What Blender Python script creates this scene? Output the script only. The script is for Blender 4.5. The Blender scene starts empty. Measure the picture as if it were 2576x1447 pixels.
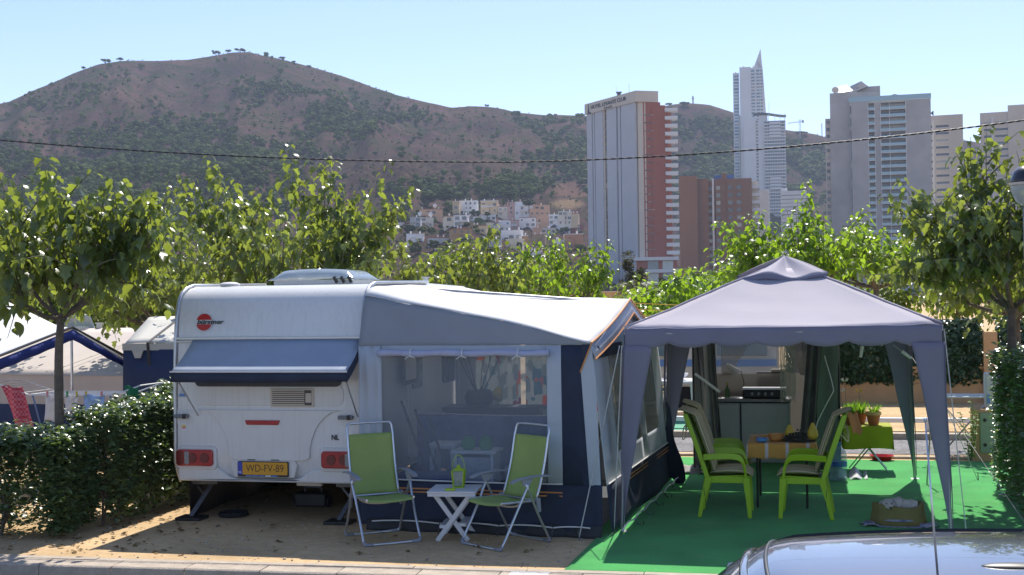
import bpy, math, random
import numpy as np
from mathutils import Vector, Matrix, noise

R = math.radians
S = bpy.context.scene
COL = S.collection

# ---------------------------------------------------------------- camera, sky, sun, exposure
CAM_H, FOC, ROLL, YAW = 2.35, 3200.0 / 2575.0, R(0.8), R(13)
PITCH = math.atan(26.5 / 3200.0)
def _basis():
    fw = Vector((0, math.cos(PITCH), math.sin(PITCH)))
    r0 = Vector((1, 0, 0)); u0 = Vector((0, -math.sin(PITCH), math.cos(PITCH)))
    rt = r0 * math.cos(ROLL) - u0 * math.sin(ROLL)
    up = r0 * math.sin(ROLL) + u0 * math.cos(ROLL)
    m = Matrix.Rotation(YAW, 3, 'Z')
    return m @ rt, m @ up, m @ fw
RT, UP, FW = _basis()
cam_data = bpy.data.cameras.new('camera')
cam = bpy.data.objects.new('camera', cam_data); COL.objects.link(cam)
cam_data.sensor_width = 36.0; cam_data.lens = 36.0 * FOC
cam_data.clip_start = 0.1; cam_data.clip_end = 9000
cam.matrix_world = Matrix(((RT.x, UP.x, -FW.x, 0), (RT.y, UP.y, -FW.y, 0), (RT.z, UP.z, -FW.z, CAM_H), (0, 0, 0, 1)))
S.camera = cam

SUN_EL, SUN_AZ = R(52.5), R(0)          # azimuth from +Y towards +X
w = bpy.data.worlds.new('World'); S.world = w; w.use_nodes = True
nt = w.node_tree; nt.nodes.clear()
sky = nt.nodes.new('ShaderNodeTexSky'); sky.sky_type = 'NISHITA'; sky.sun_disc = False
sky.sun_elevation = SUN_EL; sky.sun_rotation = SUN_AZ
sky.altitude = 1500; sky.air_density = 1.0; sky.dust_density = 0.6; sky.ozone_density = 4.0
bg = nt.nodes.new('ShaderNodeBackground'); bg.inputs[1].default_value = 0.127
ow = nt.nodes.new('ShaderNodeOutputWorld')
wb = nt.nodes.new('ShaderNodeMix'); wb.data_type = 'RGBA'; wb.blend_type = 'MULTIPLY'; wb.inputs[0].default_value = 1.0; wb.inputs[7].default_value = (1.07, 0.935, 0.915, 1)   # camera white balance
nt.links.new(sky.outputs[0], wb.inputs[6]); nt.links.new(wb.outputs[2], bg.inputs[0]); nt.links.new(bg.outputs[0], ow.inputs[0])

sun_data = bpy.data.lights.new('sun', 'SUN'); sun_data.energy = 4.1; sun_data.angle = R(0.53)
sun_data.color = (1.0, 0.94, 0.85)
sun = bpy.data.objects.new('sun', sun_data); COL.objects.link(sun)
sd = Vector((math.sin(SUN_AZ) * math.cos(SUN_EL), math.cos(SUN_AZ) * math.cos(SUN_EL), math.sin(SUN_EL)))
sun.rotation_euler = sd.to_track_quat('Z', 'Y').to_euler()
sun.location = (0, 0, 60)

S.view_settings.view_transform = 'Standard'; S.view_settings.look = 'None'
S.view_settings.gamma = 1.0; S.view_settings.use_curve_mapping = False
S.view_settings.exposure = 0.72
S.render.engine = 'CYCLES'
S.cycles.max_bounces = 10; S.cycles.transparent_max_bounces = 16
S.cycles.volume_bounces = 1
S.cycles.use_denoising = True
S.cycles.sample_clamp_indirect = 6.0

# ---------------------------------------------------------------- measuring helpers (photo position -> place in the world)
def wray(px, py):
    return FW + RT * ((px - 1287.5) / 3200.0) + UP * ((723.5 - py) / 3200.0)
def atY(px, py, Y):
    d = wray(px, py); t = Y / d.y; return Vector((d.x * t, Y, CAM_H + d.z * t))
def atX(px, py, X):
    d = wray(px, py); t = X / d.x; return Vector((X, d.y * t, CAM_H + d.z * t))
def atZ(px, py, Z=0.0):
    d = wray(px, py); t = (Z - CAM_H) / d.z; return Vector((d.x * t, d.y * t, Z))
def atD(px, py, dist):
    d = wray(px, py); return Vector((d.x * dist, d.y * dist, CAM_H + d.z * dist))

# ---------------------------------------------------------------- materials
MATS = {}
def new_mat(name):
    m = bpy.data.materials.new(name); m.use_nodes = True
    n = m.node_tree; b = n.nodes['Principled BSDF']
    MATS[name] = m
    return m, n, b
def sset(b, key, val):
    if key in b.inputs: b.inputs[key].default_value = val
def mk(name, col, rough=0.6, metal=0.0, var=0.12, scale=6.0, bump=0.0, bscale=40.0, spec=0.5, trans=0.0, coat=0.0, col2=None, detail=4.0, rvar=0.0, sheen=0.0):
    """Principled paint with colour variation and fine relief in object space."""
    m, n, b = new_mat(name)
    L = n.links.new
    tc = n.nodes.new('ShaderNodeTexCoord')
    nz = n.nodes.new('ShaderNodeTexNoise'); nz.inputs['Scale'].default_value = scale; nz.inputs['Detail'].default_value = detail
    nz.inputs['Roughness'].default_value = 0.6
    L(tc.outputs['Object'], nz.inputs['Vector'])
    cr = n.nodes.new('ShaderNodeValToRGB')
    c = Vector(col); c2 = Vector(col2) if col2 else c * (1 - var)
    hi = c if col2 else c * (1 + var * 0.6)
    cr.color_ramp.elements[0].position = 0.3; cr.color_ramp.elements[1].position = 0.7
    cr.color_ramp.elements[0].color = (*c2, 1); cr.color_ramp.elements[1].color = (*[min(1, x) for x in hi], 1)
    L(nz.outputs['Fac'], cr.inputs['Fac']); L(cr.outputs[0], b.inputs['Base Color'])
    b.inputs['Roughness'].default_value = rough; b.inputs['Metallic'].default_value = metal
    sset(b, 'Specular IOR Level', spec); sset(b, 'Coat Weight', coat); sset(b, 'Coat Roughness', 0.05)
    sset(b, 'Sheen Weight', sheen)
    if rvar:
        mr = n.nodes.new('ShaderNodeMapRange'); mr.inputs[3].default_value = max(0.02, rough - rvar); mr.inputs[4].default_value = min(1, rough + rvar)
        L(nz.outputs['Fac'], mr.inputs[0]); L(mr.outputs[0], b.inputs['Roughness'])
    if bump:
        bz = n.nodes.new('ShaderNodeTexNoise'); bz.inputs['Scale'].default_value = bscale; bz.inputs['Detail'].default_value = 5
        L(tc.outputs['Object'], bz.inputs['Vector'])
        bp = n.nodes.new('ShaderNodeBump'); bp.inputs['Strength'].default_value = bump; bp.inputs['Distance'].default_value = 0.02
        L(bz.outputs['Fac'], bp.inputs['Height']); L(bp.outputs[0], b.inputs['Normal'])
    if trans:
        out = n.nodes['Material Output']
        tl = n.nodes.new('ShaderNodeBsdfTranslucent'); L(cr.outputs[0], tl.inputs[0])
        mx = n.nodes.new('ShaderNodeMixShader'); mx.inputs[0].default_value = trans
        L(b.outputs[0], mx.inputs[1]); L(tl.outputs[0], mx.inputs[2]); L(mx.outputs[0], out.inputs[0])
    return m
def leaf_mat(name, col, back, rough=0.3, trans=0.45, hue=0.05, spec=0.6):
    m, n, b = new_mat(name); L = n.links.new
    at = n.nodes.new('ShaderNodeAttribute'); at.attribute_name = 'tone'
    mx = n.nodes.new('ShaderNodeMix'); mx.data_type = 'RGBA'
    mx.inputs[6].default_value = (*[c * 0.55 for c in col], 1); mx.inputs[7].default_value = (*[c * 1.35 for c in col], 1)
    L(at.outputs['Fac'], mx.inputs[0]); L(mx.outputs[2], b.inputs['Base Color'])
    b.inputs['Roughness'].default_value = rough; sset(b, 'Specular IOR Level', spec)
    mb = n.nodes.new('ShaderNodeMix'); mb.data_type = 'RGBA'
    mb.inputs[6].default_value = (*[c * 0.7 for c in back], 1); mb.inputs[7].default_value = (*[min(1, c * 1.25) for c in back], 1)
    L(at.outputs['Fac'], mb.inputs[0])
    tl = n.nodes.new('ShaderNodeBsdfTranslucent'); L(mb.outputs[2], tl.inputs[0])
    ms = n.nodes.new('ShaderNodeMixShader'); ms.inputs[0].default_value = trans
    L(b.outputs[0], ms.inputs[1]); L(tl.outputs[0], ms.inputs[2]); L(ms.outputs[0], n.nodes['Material Output'].inputs[0])
    return m
def glass_mat(name, col, alpha=0.35, rough=0.05):
    """Clear sheet: part see-through, part glossy."""
    m, n, b = new_mat(name); L = n.links.new
    b.inputs['Base Color'].default_value = (*col, 1); b.inputs['Roughness'].default_value = rough
    sset(b, 'Specular IOR Level', 0.6)
    tr = n.nodes.new('ShaderNodeBsdfTransparent'); tr.inputs[0].default_value = (*[min(1, 0.75 + c * 0.3) for c in col], 1)
    ms = n.nodes.new('ShaderNodeMixShader'); ms.inputs[0].default_value = alpha
    L(tr.outputs[0], ms.inputs[1]); L(b.outputs[0], ms.inputs[2]); L(ms.outputs[0], n.nodes['Material Output'].inputs[0])
    return m

# ---------------------------------------------------------------- mesh building
_ICO = None
def ico(sub=1):
    global _ICO
    t = (1 + 5 ** 0.5) / 2
    v = [(-1, t, 0), (1, t, 0), (-1, -t, 0), (1, -t, 0), (0, -1, t), (0, 1, t), (0, -1, -t), (0, 1, -t), (t, 0, -1), (t, 0, 1), (-t, 0, -1), (-t, 0, 1)]
    v = [Vector(x).normalized() for x in v]
    f = [(0, 11, 5), (0, 5, 1), (0, 1, 7), (0, 7, 10), (0, 10, 11), (1, 5, 9), (5, 11, 4), (11, 10, 2), (10, 7, 6), (7, 1, 8), (3, 9, 4), (3, 4, 2), (3, 2, 6), (3, 6, 8), (3, 8, 9), (4, 9, 5), (2, 4, 11), (6, 2, 10), (8, 6, 7), (9, 8, 1)]
    for _ in range(sub):
        mid = {}; nf = []
        def m(a, b):
            k = (min(a, b), max(a, b))
            if k not in mid:
                v.append(((v[a] + v[b]) / 2).normalized()); mid[k] = len(v) - 1
            return mid[k]
        for a, b, c in f:
            x, y, z = m(a, b), m(b, c), m(c, a)
            nf += [(a, x, z), (b, y, x), (c, z, y), (x, y, z)]
        f = nf
    return v, f
ICO0, ICO1, ICO2 = ico(0), ico(1), ico(2)

def frame_of(t):
    t = Vector(t).normalized()
    a = Vector((0, 0, 1)) if abs(t.z) < 0.9 else Vector((1, 0, 0))
    x = t.cross(a).normalized(); return x, x.cross(t).normalized()
class MB:
    def __init__(s): s.v = []; s.f = []; s.m = []; s.mi = 0
    def add(s, vs, fs):
        o = len(s.v); s.v += [tuple(x) for x in vs]
        s.f += [tuple(i + o for i in f) for f in fs]; s.m += [s.mi] * len(fs); return s
    def box(s, x0, x1, y0, y1, z0, z1):
        v = [(x0, y0, z0), (x1, y0, z0), (x1, y1, z0), (x0, y1, z0), (x0, y0, z1), (x1, y0, z1), (x1, y1, z1), (x0, y1, z1)]
        return s.add(v, [(3, 2, 1, 0), (4, 5, 6, 7), (0, 1, 5, 4), (1, 2, 6, 5), (2, 3, 7, 6), (3, 0, 4, 7)])
    def bar(s, p, q, wd, ht, up=(0, 0, 1)):
        p, q = Vector(p), Vector(q); t = (q - p).normalized(); up = Vector(up)
        x = t.cross(up)
        x = x.normalized() if x.length > 1e-4 else Vector((1, 0, 0)); y = x.cross(t).normalized()
        v = []
        for c in (p, q):
            for a, b in ((-1, -1), (1, -1), (1, 1), (-1, 1)): v.append(c + x * (a * wd / 2) + y * (b * ht / 2))
        return s.add(v, [(3, 2, 1, 0), (4, 5, 6, 7), (0, 1, 5, 4), (1, 2, 6, 5), (2, 3, 7, 6), (3, 0, 4, 7)])
    def cyl(s, p, q, r, r2=None, n=10, caps=True):
        p, q = Vector(p), Vector(q); r2 = r if r2 is None else r2
        x, y = frame_of(q - p); v = []
        for c, rr in ((p, r), (q, r2)):
            for i in range(n):
                a = 2 * math.pi * i / n; v.append(c + x * (rr * math.cos(a)) + y * (rr * math.sin(a)))
        f = [(i, (i + 1) % n, n + (i + 1) % n, n + i) for i in range(n)]
        if caps: f += [tuple(range(n - 1, -1, -1)), tuple(range(n, 2 * n))]
        return s.add(v, f)
    def tube(s, pts, r, n=8, closed=False, flat=1.0):
        pts = [Vector(p) for p in pts]; k = len(pts)
        rs = r if isinstance(r, (list, tuple)) else [r] * k
        x = None; v = []
        for i, p in enumerate(pts):
            if closed: t = pts[(i + 1) % k] - pts[i - 1]
            else: t = pts[min(i + 1, k - 1)] - pts[max(i - 1, 0)]
            if t.length < 1e-9: t = Vector((0, 0, 1))
            t.normalize()
            if x is None: x, y = frame_of(t)
            else:
                x = (x - t * x.dot(t)); x = x.normalized() if x.length > 1e-6 else frame_of(t)[0]; y = x.cross(t).normalized()
            for j in range(n):
                a = 2 * math.pi * j / n; v.append(p + x * (rs[i] * math.cos(a)) + y * (rs[i] * flat * math.sin(a)))
        f = []
        for i in range(k if closed else k - 1):
            a, b = i * n, ((i + 1) % k) * n
            for j in range(n): f.append((a + j, a + (j + 1) % n, b + (j + 1) % n, b + j))
        if not closed: f += [tuple(range(n - 1, -1, -1)), tuple(range((k - 1) * n, k * n))]
        return s.add(v, f)
    def lathe(s, prof, n=16, c=(0, 0, 0)):
        v = []; k = len(prof)
        for r, z in prof:
            for j in range(n):
                a = 2 * math.pi * j / n; v.append((c[0] + r * math.cos(a), c[1] + r * math.sin(a), c[2] + z))
        f = [(i * n + j, i * n + (j + 1) % n, (i + 1) * n + (j + 1) % n, (i + 1) * n + j) for i in range(k - 1) for j in range(n)]
        f += [tuple(range(n - 1, -1, -1)), tuple(range((k - 1) * n, k * n))]
        return s.add(v, f)
    def prism(s, poly, lo, hi, ax='z'):
        """poly of 2D points, extruded along ax (z: xy, y: xz, x: yz)."""
        n = len(poly)
        def P(a, b, c): return (a, b, c) if ax == 'z' else (a, c, b) if ax == 'y' else (c, a, b)
        v = [P(a, b, lo) for a, b in poly] + [P(a, b, hi) for a, b in poly]
        f = [(i, (i + 1) % n, n + (i + 1) % n, n + i) for i in range(n)] + [tuple(range(n - 1, -1, -1)), tuple(range(n, 2 * n))]
        return s.add(v, f)
    def grid(s, fn, nu, nv, wrap=False):
        v = [fn(i / nu, j / nv) for j in range(nv + 1) for i in range(nu + 1)]
        f = [(j * (nu + 1) + i, j * (nu + 1) + i + 1, (j + 1) * (nu + 1) + i + 1, (j + 1) * (nu + 1) + i) for j in range(nv) for i in range(nu)]
        return s.add(v, f)
    def quad(s, a, b, c, d): return s.add([a, b, c, d], [(0, 1, 2, 3)])
    def blob(s, c, r, seed=0, amp=0.15, fr=1.5, ic=None):
        vs, fs = ic or ICO1; r = r if isinstance(r, (tuple, list)) else (r, r, r); out = []
        for p in vs:
            k = 1 + amp * noise.noise(Vector(p) * fr + Vector((seed * 7.3, seed * 3.1, seed)))
            out.append((c[0] + p.x * r[0] * k, c[1] + p.y * r[1] * k, c[2] + p.z * r[2] * k))
        return s.add(out, fs)
    def build(s, name, mat, parent=None, smooth=False, bevel=0.0, solid=0.0, subs=0, angle=None, kind=None):
        me = bpy.data.meshes.new(name); me.from_pydata(s.v, [], s.f)
        mats = mat if isinstance(mat, (list, tuple)) else [mat]
        for q in mats: me.materials.append(MATS[q] if isinstance(q, str) else q)
        if len(mats) > 1: me.polygons.foreach_set('material_index', s.m)
        if smooth: me.polygons.foreach_set('use_smooth', [True] * len(me.polygons))
        fix_normals(me)
        o = bpy.data.objects.new(name, me); COL.objects.link(o)
        if solid:
            md = o.modifiers.new('thickness', 'SOLIDIFY'); md.thickness = solid; md.offset = 0
        if bevel:
            md = o.modifiers.new('edge', 'BEVEL'); md.width = bevel; md.segments = 2; md.limit_method = 'ANGLE'; md.angle_limit = R(40)
        if subs:
            md = o.modifiers.new('subdivision', 'SUBSURF'); md.levels = subs; md.render_levels = subs
        if angle is not None:
            try: me.set_sharp_from_angle(angle=R(angle))
            except Exception: pass
        if parent is not None: adopt(o, parent)
        if kind: o['kind'] = kind
        return o
def fix_normals(me):
    import bmesh
    bm = bmesh.new(); bm.from_mesh(me); bmesh.ops.recalc_face_normals(bm, faces=bm.faces); bm.to_mesh(me); bm.free()
WORLD = {}
def adopt(o, parent):
    o.parent = parent
    if parent.name in WORLD: o.matrix_parent_inverse = WORLD[parent.name]
def thing(name, label, cat, loc=(0, 0, 0), rz=0.0, group=None, world=False):
    """An Empty at the base of a thing. world: its parts are given in world coordinates."""
    o = bpy.data.objects.new(name, None); COL.objects.link(o); o.empty_display_size = 0.1
    o.location = loc; o.rotation_euler = (0, 0, rz)
    tag(o, label, cat, group)
    if world: WORLD[o.name] = (Matrix.Translation(Vector(loc)) @ Matrix.Rotation(rz, 4, 'Z')).inverted()
    return o
def tag(o, label=None, cat=None, group=None, kind=None):
    if label: o['label'] = label
    if cat: o['category'] = cat
    if group: o['group'] = group
    if kind: o['kind'] = kind
    return o
def copy_tree(o, parent=None):
    c = o.copy(); COL.objects.link(c); c.parent = parent
    if parent is not None: c.matrix_parent_inverse = o.matrix_parent_inverse.copy()
    for ch in list(o.children): copy_tree(ch, c)
    return c
def inst(src, name, parent, loc=None, mat4=None):
    """Another object sharing a mesh."""
    o = bpy.data.objects.new(name, src.data); COL.objects.link(o)
    for md in src.modifiers:
        if md.type == 'BEVEL':
            q = o.modifiers.new(md.name, 'BEVEL'); q.width = md.width; q.segments = md.segments; q.limit_method = 'ANGLE'; q.angle_limit = md.angle_limit
    if mat4 is not None: o.matrix_basis = mat4
    elif loc is not None: o.location = loc
    if parent is not None: adopt(o, parent)
    return o
def text_mesh(txt, size, mat, name, parent, mw, extrude=0.002, shear=0.0, sx=1.0, bold=0.0):
    """Lettering as a flat mesh; mw places the text plane (x right, y up, z outward)."""
    cu = bpy.data.curves.new(name, 'FONT'); cu.body = txt; cu.size = size; cu.extrude = extrude; cu.offset = bold
    cu.align_x = 'CENTER'; cu.align_y = 'CENTER'; cu.shear = shear
    t = bpy.data.objects.new('text_tmp', cu); COL.objects.link(t)
    dg = bpy.context.evaluated_depsgraph_get(); dg.update()
    me = bpy.data.meshes.new_from_object(t.evaluated_get(dg)); bpy.data.objects.remove(t)
    bpy.data.curves.remove(cu)
    me.transform(Matrix.Diagonal((sx, 1, 1, 1)))
    me.transform(mw)
    me.materials.clear(); me.materials.append(MATS[mat]); me.name = name
    o = bpy.data.objects.new(name, me); COL.objects.link(o)
    if parent is not None: adopt(o, parent)
    return o
FACE_CAM = Matrix(((1, 0, 0, 0), (0, 0, -1, 0), (0, 1, 0, 0), (0, 0, 0, 1)))   # text plane upright, facing -Y
def catenary(p, q, sag, n=16):
    p, q = Vector(p), Vector(q)
    return [p.lerp(q, i / n) - Vector((0, 0, sag * 4 * (i / n) * (1 - i / n))) for i in range(n + 1)]
# ================================================================ THE SETTING
rnd = random.Random(7)
# ---- sandy ground
def sand_mat():
    m, n, b = new_mat('sand'); L = n.links.new
    tc = n.nodes.new('ShaderNodeTexCoord')
    big = n.nodes.new('ShaderNodeTexNoise'); big.inputs['Scale'].default_value = 0.7; big.inputs['Detail'].default_value = 6
    mid = n.nodes.new('ShaderNodeTexNoise'); mid.inputs['Scale'].default_value = 9; mid.inputs['Detail'].default_value = 6; mid.inputs['Roughness'].default_value = 0.75
    fine = n.nodes.new('ShaderNodeTexVoronoi'); fine.inputs['Scale'].default_value = 110
    for t in (big, mid, fine): L(tc.outputs['Object'], t.inputs['Vector'])
    r1 = n.nodes.new('ShaderNodeValToRGB'); e = r1.color_ramp.elements
    e[0].position = 0.3; e[0].color = (0.50, 0.36, 0.20, 1); e[1].position = 0.72; e[1].color = (0.70, 0.53, 0.32, 1)
    L(mid.outputs['Fac'], r1.inputs[0])
    r2 = n.nodes.new('ShaderNodeValToRGB'); e = r2.color_ramp.elements
    e[0].position = 0.35; e[0].color = (0.80, 0.76, 0.72, 1); e[1].position = 0.65; e[1].color = (1.08, 1.04, 1.0, 1)
    L(big.outputs['Fac'], r2.inputs[0])
    mx = n.nodes.new('ShaderNodeMix'); mx.data_type = 'RGBA'; mx.blend_type = 'MULTIPLY'; mx.inputs[0].default_value = 1
    L(r1.outputs[0], mx.inputs[6]); L(r2.outputs[0], mx.inputs[7])
    r3 = n.nodes.new('ShaderNodeValToRGB'); e = r3.color_ramp.elements
    e[0].position = 0.0; e[0].color = (0.55, 0.5, 0.45, 1); e[1].position = 0.25; e[1].color = (1, 1, 1, 1)
    L(fine.outputs['Distance'], r3.inputs[0])
    m2 = n.nodes.new('ShaderNodeMix'); m2.data_type = 'RGBA'; m2.blend_type = 'MULTIPLY'; m2.inputs[0].default_value = 0.6
    L(mx.outputs[2], m2.inputs[6]); L(r3.outputs[0], m2.inputs[7]); L(m2.outputs[2], b.inputs['Base Color'])
    b.inputs['Roughness'].default_value = 0.95; sset(b, 'Specular IOR Level', 0.15)
    bp = n.nodes.new('ShaderNodeBump'); bp.inputs['Strength'].default_value = 0.6; bp.inputs['Distance'].default_value = 0.02
    L(mid.outputs['Fac'], bp.inputs['Height']); L(bp.outputs[0], b.inputs['Normal'])
sand_mat()
def gravel_mat(name, lo, hi, sc):
    m, n, b = new_mat(name); L = n.links.new
    tc = n.nodes.new('ShaderNodeTexCoord')
    v = n.nodes.new('ShaderNodeTexVoronoi'); v.inputs['Scale'].default_value = sc
    z = n.nodes.new('ShaderNodeTexNoise'); z.inputs['Scale'].default_value = 1.4; z.inputs['Detail'].default_value = 5
    L(tc.outputs['Object'], v.inputs['Vector']); L(tc.outputs['Object'], z.inputs['Vector'])
    sp = n.nodes.new('ShaderNodeSeparateColor'); L(v.outputs['Color'], sp.inputs[0])
    r = n.nodes.new('ShaderNodeValToRGB'); e = r.color_ramp.elements; e[0].color = (*lo, 1); e[1].color = (*hi, 1)
    L(sp.outputs[0], r.inputs[0])
    r2 = n.nodes.new('ShaderNodeValToRGB'); e = r2.color_ramp.elements
    e[0].position = 0.35; e[0].color = (0.75, 0.74, 0.72, 1); e[1].position = 0.65; e[1].color = (1.1, 1.08, 1.05, 1)
    L(z.outputs['Fac'], r2.inputs[0])
    mx = n.nodes.new('ShaderNodeMix'); mx.data_type = 'RGBA'; mx.blend_type = 'MULTIPLY'; mx.inputs[0].default_value = 1
    L(r.outputs[0], mx.inputs[6]); L(r2.outputs[0], mx.inputs[7]); L(mx.outputs[2], b.inputs['Base Color'])
    b.inputs['Roughness'].default_value = 0.9
    bp = n.nodes.new('ShaderNodeBump'); bp.inputs['Strength'].default_value = 0.8; bp.inputs['Distance'].default_value = 0.015
    L(v.outputs['Distance'], bp.inputs['Height']); L(bp.outputs[0], b.inputs['Normal'])
gravel_mat('asphalt', (0.045, 0.046, 0.05), (0.26, 0.25, 0.25), 55)
gravel_mat('lane_gravel', (0.10, 0.10, 0.11), (0.30, 0.295, 0.30), 40)
mk('concrete', (0.46, 0.39, 0.31), 0.9, var=0.22, scale=7, bump=0.5, bscale=60, rvar=0.05)
mk('white_paint_worn', (0.72, 0.74, 0.78), 0.8, col2=(0.42, 0.40, 0.37), scale=14)
def carpet_mat():
    m, n, b = new_mat('carpet_green'); L = n.links.new
    tc = n.nodes.new('ShaderNodeTexCoord')
    a = n.nodes.new('ShaderNodeTexNoise'); a.inputs['Scale'].default_value = 1.6; a.inputs['Detail'].default_value = 5
    f = n.nodes.new('ShaderNodeTexNoise'); f.inputs['Scale'].default_value = 140; f.inputs['Detail'].default_value = 3
    L(tc.outputs['Object'], a.inputs['Vector']); L(tc.outputs['Object'], f.inputs['Vector'])
    r = n.nodes.new('ShaderNodeValToRGB'); e = r.color_ramp.elements
    e[0].position = 0.3; e[0].color = (0.016, 0.27, 0.036, 1); e[1].position = 0.75; e[1].color = (0.035, 0.42, 0.065, 1)
    L(a.outputs['Fac'], r.inputs[0])
    r2 = n.nodes.new('ShaderNodeValToRGB'); e = r2.color_ramp.elements
    e[0].position = 0.4; e[0].color = (0.7, 0.7, 0.7, 1); e[1].position = 0.7; e[1].color = (1.25, 1.25, 1.25, 1)
    L(f.outputs['Fac'], r2.inputs[0])
    mx = n.nodes.new('ShaderNodeMix'); mx.data_type = 'RGBA'; mx.blend_type = 'MULTIPLY'; mx.inputs[0].default_value = 0.7
    L(r.outputs[0], mx.inputs[6]); L(r2.outputs[0], mx.inputs[7])
    du = n.nodes.new('ShaderNodeTexNoise'); du.inputs['Scale'].default_value = 2.3; du.inputs['Detail'].default_value = 9; du.inputs['Roughness'].default_value = .75; L(tc.outputs['Object'], du.inputs['Vector'])
    dr = n.nodes.new('ShaderNodeMapRange'); dr.inputs[1].default_value = .54; dr.inputs[2].default_value = .74; dr.inputs[3].default_value = 0; dr.inputs[4].default_value = .34; L(du.outputs['Fac'], dr.inputs[0])
    ms = n.nodes.new('ShaderNodeMix'); ms.data_type = 'RGBA'; ms.inputs[7].default_value = (.30, .30, .16, 1); L(mx.outputs[2], ms.inputs[6]); L(dr.outputs[0], ms.inputs[0]); L(ms.outputs[2], b.inputs['Base Color'])
    b.inputs['Roughness'].default_value = 0.85; sset(b, 'Sheen Weight', 0.15); sset(b, 'Specular IOR Level', 0.3)
    bp = n.nodes.new('ShaderNodeBump'); bp.inputs['Strength'].default_value = 0.5; bp.inputs['Distance'].default_value = 0.01
    L(f.outputs['Fac'], bp.inputs['Height']); L(bp.outputs[0], b.inputs['Normal'])
carpet_mat()

def kerbY(x): return 10.52 + (x + 6.4) * 0.034
g = MB(); g.add([(-4500, kerbY(-14) - 0.2, 0), (4500, kerbY(8) - 0.2, 0), (4500, 2900, 0), (-4500, 2900, 0)], [(0, 1, 2, 3)])
g.build('ground', 'sand')['kind'] = 'structure'
g = MB(); g.add([(-4500, -600, -0.13), (4500, -600, -0.13), (4500, 330, -0.13), (-4500, 330, -0.13)], [(0, 1, 2, 3)])
g.build('road', 'asphalt')['kind'] = 'structure'
# ---- kerb along the road: each stone a piece
ka = math.atan(0.034)
KERB = Matrix.Translation((-6.4, 10.52, 0)) @ Matrix.Rotation(ka, 4, 'Z')
kb = MB(); kb.box(-6, 16, -0.36, -0.005, -0.3, -0.012); kerb = kb.build('kerb', 'concrete'); kerb['kind'] = 'structure'; kerb.matrix_world = KERB
a = MB(); a.prism([(0, -0.125), (0, 0.018), (0.02, 0.03), (0.235, 0.032), (0.245, 0.02), (0.245, -0.02)], 0.004, 0.692, 'x')
st = a.build('kerb_stone', 'concrete', None, bevel=0.006)
b2 = MB(); b2.box(0.003, 0.992, 0, 0.105, -0.05, 0.032); bs = b2.build('border_stone', 'concrete', None, bevel=0.006)
for i in range(31):
    m = Matrix.Translation((-5.9 + i * 0.696, -0.365 + rnd.uniform(-.004, .004), rnd.uniform(-.004, .003))) @ Matrix.Rotation(rnd.uniform(-.004, .004), 4, 'Z')
    o = st if i == 0 else inst(st, 'kerb_stone', None); o.parent = kerb; o.matrix_basis = m
for i in range(22):
    m = Matrix.Translation((-5.9 + i * 0.995, -0.112 + rnd.uniform(-.003, .003), rnd.uniform(-.004, .004)))
    o = bs if i == 0 else inst(bs, 'border_stone', None); o.parent = kerb; o.matrix_basis = m
mp = MB(); mp.box(3.93, 4.26, -0.345, -0.13, 0.0, 0.0345)
o = mp.build('painted_patch', 'white_paint_worn', None); o.parent = kerb
# ---- lane behind, with kerbs
ln = MB(); ln.add([(-40, 18.95, 0.006), (40, 18.95 + 0.6, 0.006), (40, 21.2 + .6, 0.006), (-40, 21.2, 0.006)], [(0, 1, 2, 3)])
ln.build('lane', 'lane_gravel')['kind'] = 'structure'
kb = MB(); kb.box(-30, 30, 21.22, 21.38, -0.2, 0.02); k2 = kb.build('lane_kerb', 'concrete'); k2['kind'] = 'structure'
a = MB(); a.box(0.004, 0.99, 0, 0.2, -0.05, 0.10); ks = a.build('kerb_stone', 'concrete', None, bevel=0.01)
for i in range(18):
    o = ks if i == 0 else inst(ks, 'kerb_stone', None); o.parent = k2; o.location = (-6 + i * 0.995, 21.2, 0)
kb = MB(); kb.box(-30, 30, 18.74, 18.86, -0.2, 0.0); k3 = kb.build('pitch_border', 'concrete'); k3['kind'] = 'structure'
a = MB(); a.box(0.004, 0.99, 0, 0.1, -0.05, 0.035); ks2 = a.build('border_stone', 'concrete', None, bevel=0.008)
for i in range(18):
    o = ks2 if i == 0 else inst(ks2, 'border_stone', None); o.parent = k3; o.location = (-6 + i * 0.995, 18.75, 0)

# ---- the hill: one terrain sheet in rings around the camp
RIDGE = [(-500, 470), (-150, 345), (0, 275), (30, 268), (100, 235), (180, 200), (260, 170), (310, 160), (410, 156), (480, 153), (545, 141), (590, 131), (630, 131), (690, 140), (740, 152), (800, 166), (870, 184), (930, 206), (1000, 231), (1080, 250), (1140, 262), (1190, 260), (1250, 264), (1300, 276), (1380, 286), (1480, 290), (1600, 284), (1690, 268), (1735, 264), (1790, 272), (1850, 292), (1930, 325), (1985, 340), (2060, 357), (2110, 372), (2200, 400), (2330, 395), (2430, 385), (2500, 400), (2600, 440), (2900, 560), (3300, 640)]
def ridge_y(px):
    for (a, ya), (b, yb) in zip(RIDGE, RIDGE[1:]):
        if px <= b:
            t = (px - a) / (b - a); return ya + (yb - ya) * t
    return RIDGE[-1][1]
R0 = 320.0
def ridge_r(px):
    return 1420 - 130 * math.exp(-((px - 1200) / 350) ** 2) + (150 if px > 1190 else 0) * min(1, max(0, (px - 1150) / 200)) - 60 * math.cos(px / 260.0)
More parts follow.
